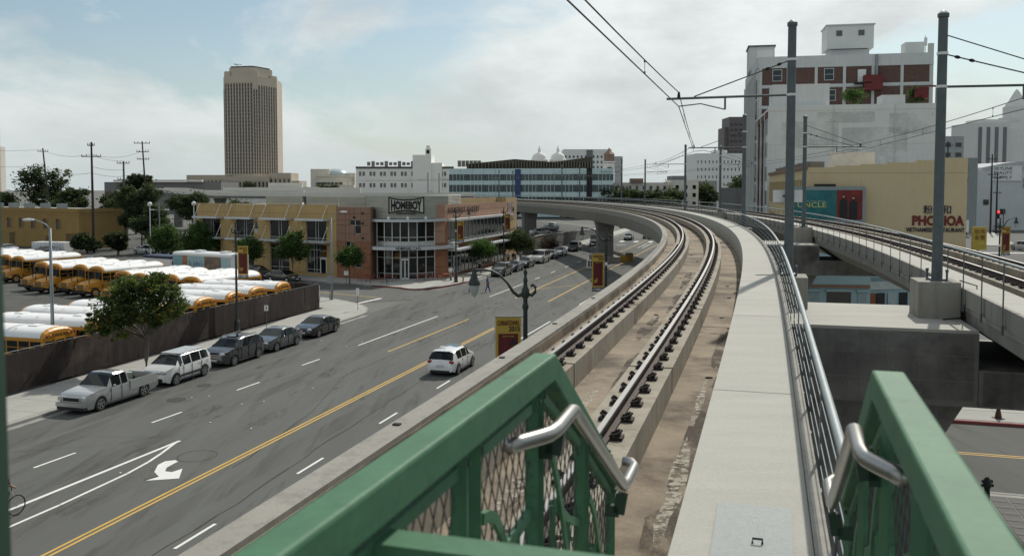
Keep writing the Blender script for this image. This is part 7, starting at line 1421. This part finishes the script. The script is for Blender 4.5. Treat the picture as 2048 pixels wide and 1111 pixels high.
CV = gbox('court_tower', 'pale civic block with dark vertical strips at the right', 313, 338, 600, 30, 56, mat('court_pale', (.60, .59, .57), .85, var=.03), (14, 19, 24), 1.4, 1.4, 3)
for k in range(4): MB().bx(316.5+k*5.6, 318.8+k*5.6, 599.6, 600, 27, 53).build('window_strip', mat('court_strip', (.15, .16, .165), .5), CV)
MB().bx(338, 352, 603, 628, 0, 52).build('side_wing', mat('court_side', (.64, .63, .61), .85), CV); MB().bx(319, 347, 604, 622, 56, 58.5).build('penthouse', mat('court_pale', (.42, .415, .4), .85), CV)
CH = bld('civic_tower', 'stepped white tower with pyramid top at the right edge', (655, 1140, 0)); ch = mat('hall_white', (.66, .65, .62), .85)
for x, w_, z0, z1 in ((655, 40, 0, 84), (655, 30, 84, 104), (655, 23, 104, 118)): MB().box((x, 1150, (z0+z1)/2), (w_, w_, z1-z0)).build('stage', ch, CH)
MB().sweep([[(655+a*r, 1150+b*r, z) for a, b in ((-1, -1), (1, -1), (1, 1), (-1, 1))] for r, z in ((10, 118), (9, 122), (8, 122.2), (2.6, 136), (.6, 140))]).build('pyramid', ch, CH)
for i in range(7):
    for j in range(14): MB().bx(636.5+i*5.6, 639+i*5.6, 1127.7, 1128, 18+j*4.8, 21+j*4.8).build('window', mat('hall_window', (.14, .14, .15), .5), CH)
gbox('grey_block', 'grey slab building behind the tall mast at the far right', 151, 158.5, 310, 20, 29.5, mat('slab_grey', (.30, .32, .325), .8), (15, 19, 23, 26.5), 2.2, 1.6, 3.2); gbox('grey_block', 'low dark parking block right of the yellow wall', 118, 160, 262, 20, 11, mat('slab_dark', (.17, .165, .155), .85), (5, 8.5), 4, 1.4, 5); gbox('grey_block', 'small dark-roofed building beyond the yellow wall', 107, 113.5, 215, 16, 18.6, mat('slab_mid', (.22, .24, .245), .8), (16, 13), 1.8, 1.2, 3)
for k, (x, y, q_, lab) in enumerate(((101, 215, 1.1, 'beside the white lorry at the right'), (112, 225, 1.4, 'dark crown before the low parking block'), (96, 205, .9, 'low crown right of the yellow wall'), (126, 262, 1.5, 'crown behind the painted sign building'), (205, 420, 2.6, 'under the civic block at the right'))): dtree(x, y, k+40, q_, 'distant tree '+lab)
tree((46.4, 81.5, 0), 'green bush at the right end of the yellow wall', spread_lobes(8, 1.7, .5, 4.2, 77, rr=.5), LF, 1.4, .06, 110, 26, .13, 78, name='garden_bush')
sr = MB().add([(45, 60, .002), (75, 60, .002), (190, 300, .002), (128, 300, .002), (88, 190, .002), (60, 110, .002)], [(0, 1, 2, 3, 4, 5)]).build('right_street', asphalt); structure(sr)
structure(MB().prism([(92, 170), (97, 168), (132, 245), (122, 246)], -.02, .14).build('right_pavement', sidewalkm)); structure(MB().prism([(46, 74), (58, 73), (64, 86), (50, 88)], -.02, .14).build('restaurant_pavement', sidewalkm))
poly([(80, 152), (98, 148), (98.4, 149.4), (80.4, 153.4)], paintw, 'stop_line', .010, sr); poly([(62, 116), (82, 112), (82.3, 113), (62.3, 117)], paintw, 'crosswalk_line', .010, sr)
mini(116, 222, 0, .95, (.62, .62, .6), 'white sedan waiting on the street right of the yellow wall', 'sedan', 'cars on the right street'); mini(126, 228, 0, 1.0, (.5, .5, .5), 'pale SUV before the painted sign building', 'suv', 'cars on the right street'); mini(92, 158, 0, 1.9, (.02, .02, .022), 'black SUV at the right edge beyond the red traffic light', 'suv', 'cars on the right street'); mini(75, 118, 0, 1.5, (.05, .05, .055), 'dark car low at the right edge behind the banner', 'suv', 'cars on the right street'); mini(83, 138, 0, 1.7, (.45, .46, .46), 'silver car at the right edge below the dark truck', 'sedan', 'cars on the right street')
wl_ = thing('white_lorry', 'white box lorry parked right of the yellow wall', 'truck', (113, 218, 0)); MB().box((107.5, 210, 2.2), (5.5, 2.4, 2.7), 1.0).build('box', whitem, wl_); MB().box((109.2, 212.8, 1.3), (1.8, 2.2, 1.9), 1.0).build('cab', whitem, wl_)
for d in (-1.8, 1.8): MB().wheel((107.5+d*.55, 210+d*.84, .45), .45, 2.2).build('wheels', rubber, wl_)
tl = thing('traffic_light', 'traffic light showing red beside the street at the right', 'traffic light', (84.2, 152, 0)); MB().tube([(84.9, 152, 0), (84.9, 152, 7.6)], .09, 7).build('pole', galvd, tl); MB().box((83.8, 151.8, 6.6), (.5, .35, 1.35)).build('housing', blackm, tl)
MB().ball((83.8, 151.55, 7.05), .24, 10, 6, 1, .4, 1).build('red_lamp', emit('red_signal', (.8, .03, .04), 2.5), tl)
for z in (6.6, 6.15): MB().ball((83.8, 151.6, z), .16, 8, 5, 1, .4, 1).build('unlit_lamp', glassd, tl)
lamp_at(42.3, 76.2, 0.2, 'ornamental lamp at the far right beyond the second viaduct rail', 7.75, 'banner at the far right seen over the second viaduct railing', 1, .05)
for x, y, h_, lab in ((117.5, 216, 19.5, 'dark wooden pole right of the white lorry'), (113.5, 230, 23.5, 'dark wooden pole beyond the yellow wall edge'), (120, 218, 15, 'thin dark pole beside the painted sign building')): upole(x, y, h_, lab, ((h_-1.2, 2.4), (h_-5, 2.0)))
cobra(139, 232, 12.5, math.pi, 'plain street light before the painted sign building', 5)
# ------------------------------------------------------------------ people
skin = mat('skin', (.30, .18, .12), .6, var=.1); hairm = mat('dark_hair', (.018, .014, .012), .7)
def body_mesh(J, E, Rr, zones, name='body'):
    """J joints, E edges, Rr radii -> one continuous skinned surface; zones pick a material per face"""
    me = bpy.data.meshes.new('sk'); me.from_pydata(J, E, []); ob = bpy.data.objects.new('sk', me); COL.objects.link(ob)
    sk = ob.modifiers.new('s', 'SKIN'); sk.use_smooth_shade = True; sb = ob.modifiers.new('u', 'SUBSURF'); sb.levels = 1; sb.render_levels = 1
    for v, r in zip(me.skin_vertices[0].data, Rr): v.radius = r if isinstance(r, tuple) else (r, r)
    me.skin_vertices[0].data[0].use_root = True
    dg = bpy.context.evaluated_depsgraph_get(); out = bpy.data.meshes.new_from_object(ob.evaluated_get(dg)); bpy.data.objects.remove(ob); bpy.data.meshes.remove(me)
    mats = list(dict.fromkeys(m for _, m in zones)); out.materials.clear()
    for m in mats: out.materials.append(m)
    for p in out.polygons:
        for test, m in zones:
            if test(p.center): p.material_index = mats.index(m); break
    out.name = name; return out
def person(loc, ang, label, shirt, trouser, stride=.2, arm=.15, group='people on the pavement', hat=None):
    th = thing('person', label, 'person', loc, group, rz=ang, local=True); s = stride; a = arm
    J = [(0, 0, .95), (0, 0, 1.12), (0, 0, 1.32), (.01, 0, 1.46), (.02, 0, 1.56), (.03, 0, 1.66), (.03, 0, 1.74),
         (0, .10, .90), (s*.5, .10, .50), (s, .10, .09), (s+.14, .10, .04), (0, -.10, .90), (-s*.25, -.10, .50), (-s, -.10, .10), (-s+.13, -.10, .05),
         (0, .19, 1.41), (-a*.5, .25, 1.15), (a*.4, .24, .93), (a*.6, .23, .85), (0, -.19, 1.41), (a*.5, -.25, 1.15), (a*1.5, -.22, .96), (a*1.9, -.21, .90)]
    E = [(0, 1), (1, 2), (2, 3), (3, 4), (4, 5), (5, 6), (0, 7), (7, 8), (8, 9), (9, 10), (0, 11), (11, 12), (12, 13), (13, 14), (2, 15), (15, 16), (16, 17), (17, 18), (2, 19), (19, 20), (20, 21), (21, 22)]
    Rr = [(.16, .19), (.14, .18), (.15, .20), (.08, .09), (.06, .06), (.10, .09), (.085, .08), .115, .082, .06, .055, .115, .082, .06, .055, .08, .062, .05, .042, .08, .062, .05, .042]
    sh_ = mat('cloth_'+shirt[0], shirt[1], .85, var=.15, scale=6); tr_ = mat('cloth_'+trouser[0], trouser[1], .85, var=.15, scale=6)
    Z = [(lambda c: c.z > 1.70 or (c.z > 1.62 and c.x < .0), hat or hairm), (lambda c: c.z > 1.50, skin), (lambda c: c.z < .10, blackm), (lambda c: abs(c.y) > .17 and c.z < 1.12, skin), (lambda c: c.z > .98, sh_), (lambda c: True, tr_)]
    link('body', body_mesh(J, E, Rr, Z), th); return th
W_, K_, B_, G_ = ('white', (.6, .6, .58)), ('black', (.02, .02, .022)), ('blue', (.03, .06, .22)), ('grey', (.2, .2, .2)); JN = ('denim', (.05, .07, .12)); PB = ('pale_blue', (.22, .30, .42))
person((-4.4, 93.6, .006), -.3, 'person in pale blue shirt crossing the avenue, left of two', PB, JN, .2, .2); person((-2.62, 93.7, .006), -.25, 'person in bright blue clothes striding across the avenue', B_, B_, .22, .25)
def rp_(s, t): p = road(s, t); return (p[0], p[1], .137)
person((-7.3, 104.6, .137), 1.2, 'person in white top standing by the corner lamp', W_, G_, .05); person(rp_(110.4, -35.9), 1.3, 'person in white shirt near the bakery door', W_, K_, .12)
person(rp_(119.5, -35.4), 1.3, 'person in white shirt before the bakery, nearest of the pavement group', W_, JN, .15); person(rp_(122.6, -35.5), -1.8, 'person in pale shirt in the middle of the pavement group', PB, K_, .12); person(rp_(123.3, -34.9), -1.7, 'person in black beside the pale shirted one', K_, G_, .1); person(rp_(128.6, -35.3), 1.3, 'person in white walking away beyond the pavement group', W_, G_, .2)
# cyclist at the left edge
bc = thing('bicycle', 'bicycle ridden up the avenue at the left edge of the picture', 'bicycle', (0, 0, 0), local=True)
def hoop(x): return [(x+.33*math.cos(k*math.pi/10), 0, .34+.33*math.sin(k*math.pi/10)) for k in range(21)]
for x in (-.52, .52):
    w_ = MB().tube(hoop(x), .02, 6).build('tyre', rubber, bc); sp = MB()
    for k in range(14): a = k*math.pi*2/14; sp.tube([(x, 0, .34), (x+.32*math.cos(a), 0, .34+.32*math.sin(a))], .003, 3)
    sp.build('spokes', chrome, w_); MB().tube([(x, -.04, .34), (x, .04, .34)], .03, 6).build('hub', chrome, w_)
fr = MB(); bbk, seat_, hd_ = (-.08, 0, .30), (-.2, 0, .86), (.36, 0, .88)
for a, b in ((bbk, seat_), (bbk, hd_), ((-.18, 0, .76), (.37, 0, .80)), (bbk, (-.52, 0, .34)), ((-.19, 0, .8), (-.52, 0, .34)), (hd_, (.52, 0, .34))): fr.tube([a, b], .018, 6)
fr.build('frame', mat('bike_silver', (.45, .45, .46), .4, metal=.4), bc); MB().tube([(.36, 0, .88), (.37, 0, 1.0)], .016, 6).build('stem', blackm, bc); MB().tube([(.30, .28, 1.02), (.37, .2, 1.02), (.38, 0, 1.0), (.37, -.2, 1.02), (.30, -.28, 1.02)], .014, 6).build('handlebar', chrome, bc); MB().ball((-.22, 0, .92), .11, 8, 5, 1.3, .8, .4).build('saddle', blackm, bc); MB().tube([(-.08, -.12, .16), (-.08, -.06, .30), (-.08, .06, .30), (-.08, .12, .44)], .014, 5).build('crank', blackm, bc)
bp_ = road(23.0, -24.2); bc.location = (bp_[0], bp_[1], .012); bc.rotation_euler = (0, 0, math.pi/2-ROAD_A-.15)
cy = thing('person', 'cyclist in a purple shirt leaning on the handlebar at the left edge', 'person', (bp_[0], bp_[1], .012), rz=math.pi/2-ROAD_A-.15, local=True)
J = [(-.20, 0, .98), (-.10, 0, 1.14), (.04, 0, 1.36), (.08, 0, 1.47), (.12, 0, 1.56), (.14, 0, 1.66), (.15, 0, 1.74), (-.16, .10, .95), (.16, .12, .70), (-.06, .12, .36), (.05, .12, .32), (-.16, -.10, .95), (.20, -.12, .92), (-.02, -.12, .50), (.08, -.12, .44), (.05, .20, 1.36), (.16, .26, 1.14), (.30, .26, 1.05), (.35, .25, 1.04), (.05, -.20, 1.36), (.16, -.26, 1.14), (.30, -.26, 1.05), (.35, -.25, 1.04)]
E_ = [(0, 1), (1, 2), (2, 3), (3, 4), (4, 5), (5, 6), (0, 7), (7, 8), (8, 9), (9, 10), (0, 11), (11, 12), (12, 13), (13, 14), (2, 15), (15, 16), (16, 17), (17, 18), (2, 19), (19, 20), (20, 21), (21, 22)]
R_ = [(.14, .17), (.12, .16), (.13, .18), (.07, .08), (.055, .055), (.09, .08), (.075, .07), .09, .065, .048, .04, .09, .065, .048, .04, .065, .048, .038, .032, .065, .048, .038, .032]
pur = mat('cloth_purple', (.06, .02, .06), .85, var=.15, scale=6); link('body', body_mesh(J, E_, R_, [(lambda c: c.z > 1.70 or (c.z > 1.62 and c.x < .11), hairm), (lambda c: c.z > 1.50, skin), (lambda c: abs(c.y) > .16 and c.z < 1.22 and c.z > 1.0, skin), (lambda c: c.z > 1.0, pur), (lambda c: c.z < .40, blackm), (lambda c: True, mat('cloth_denim', (.05, .07, .12), .85))]), cy)
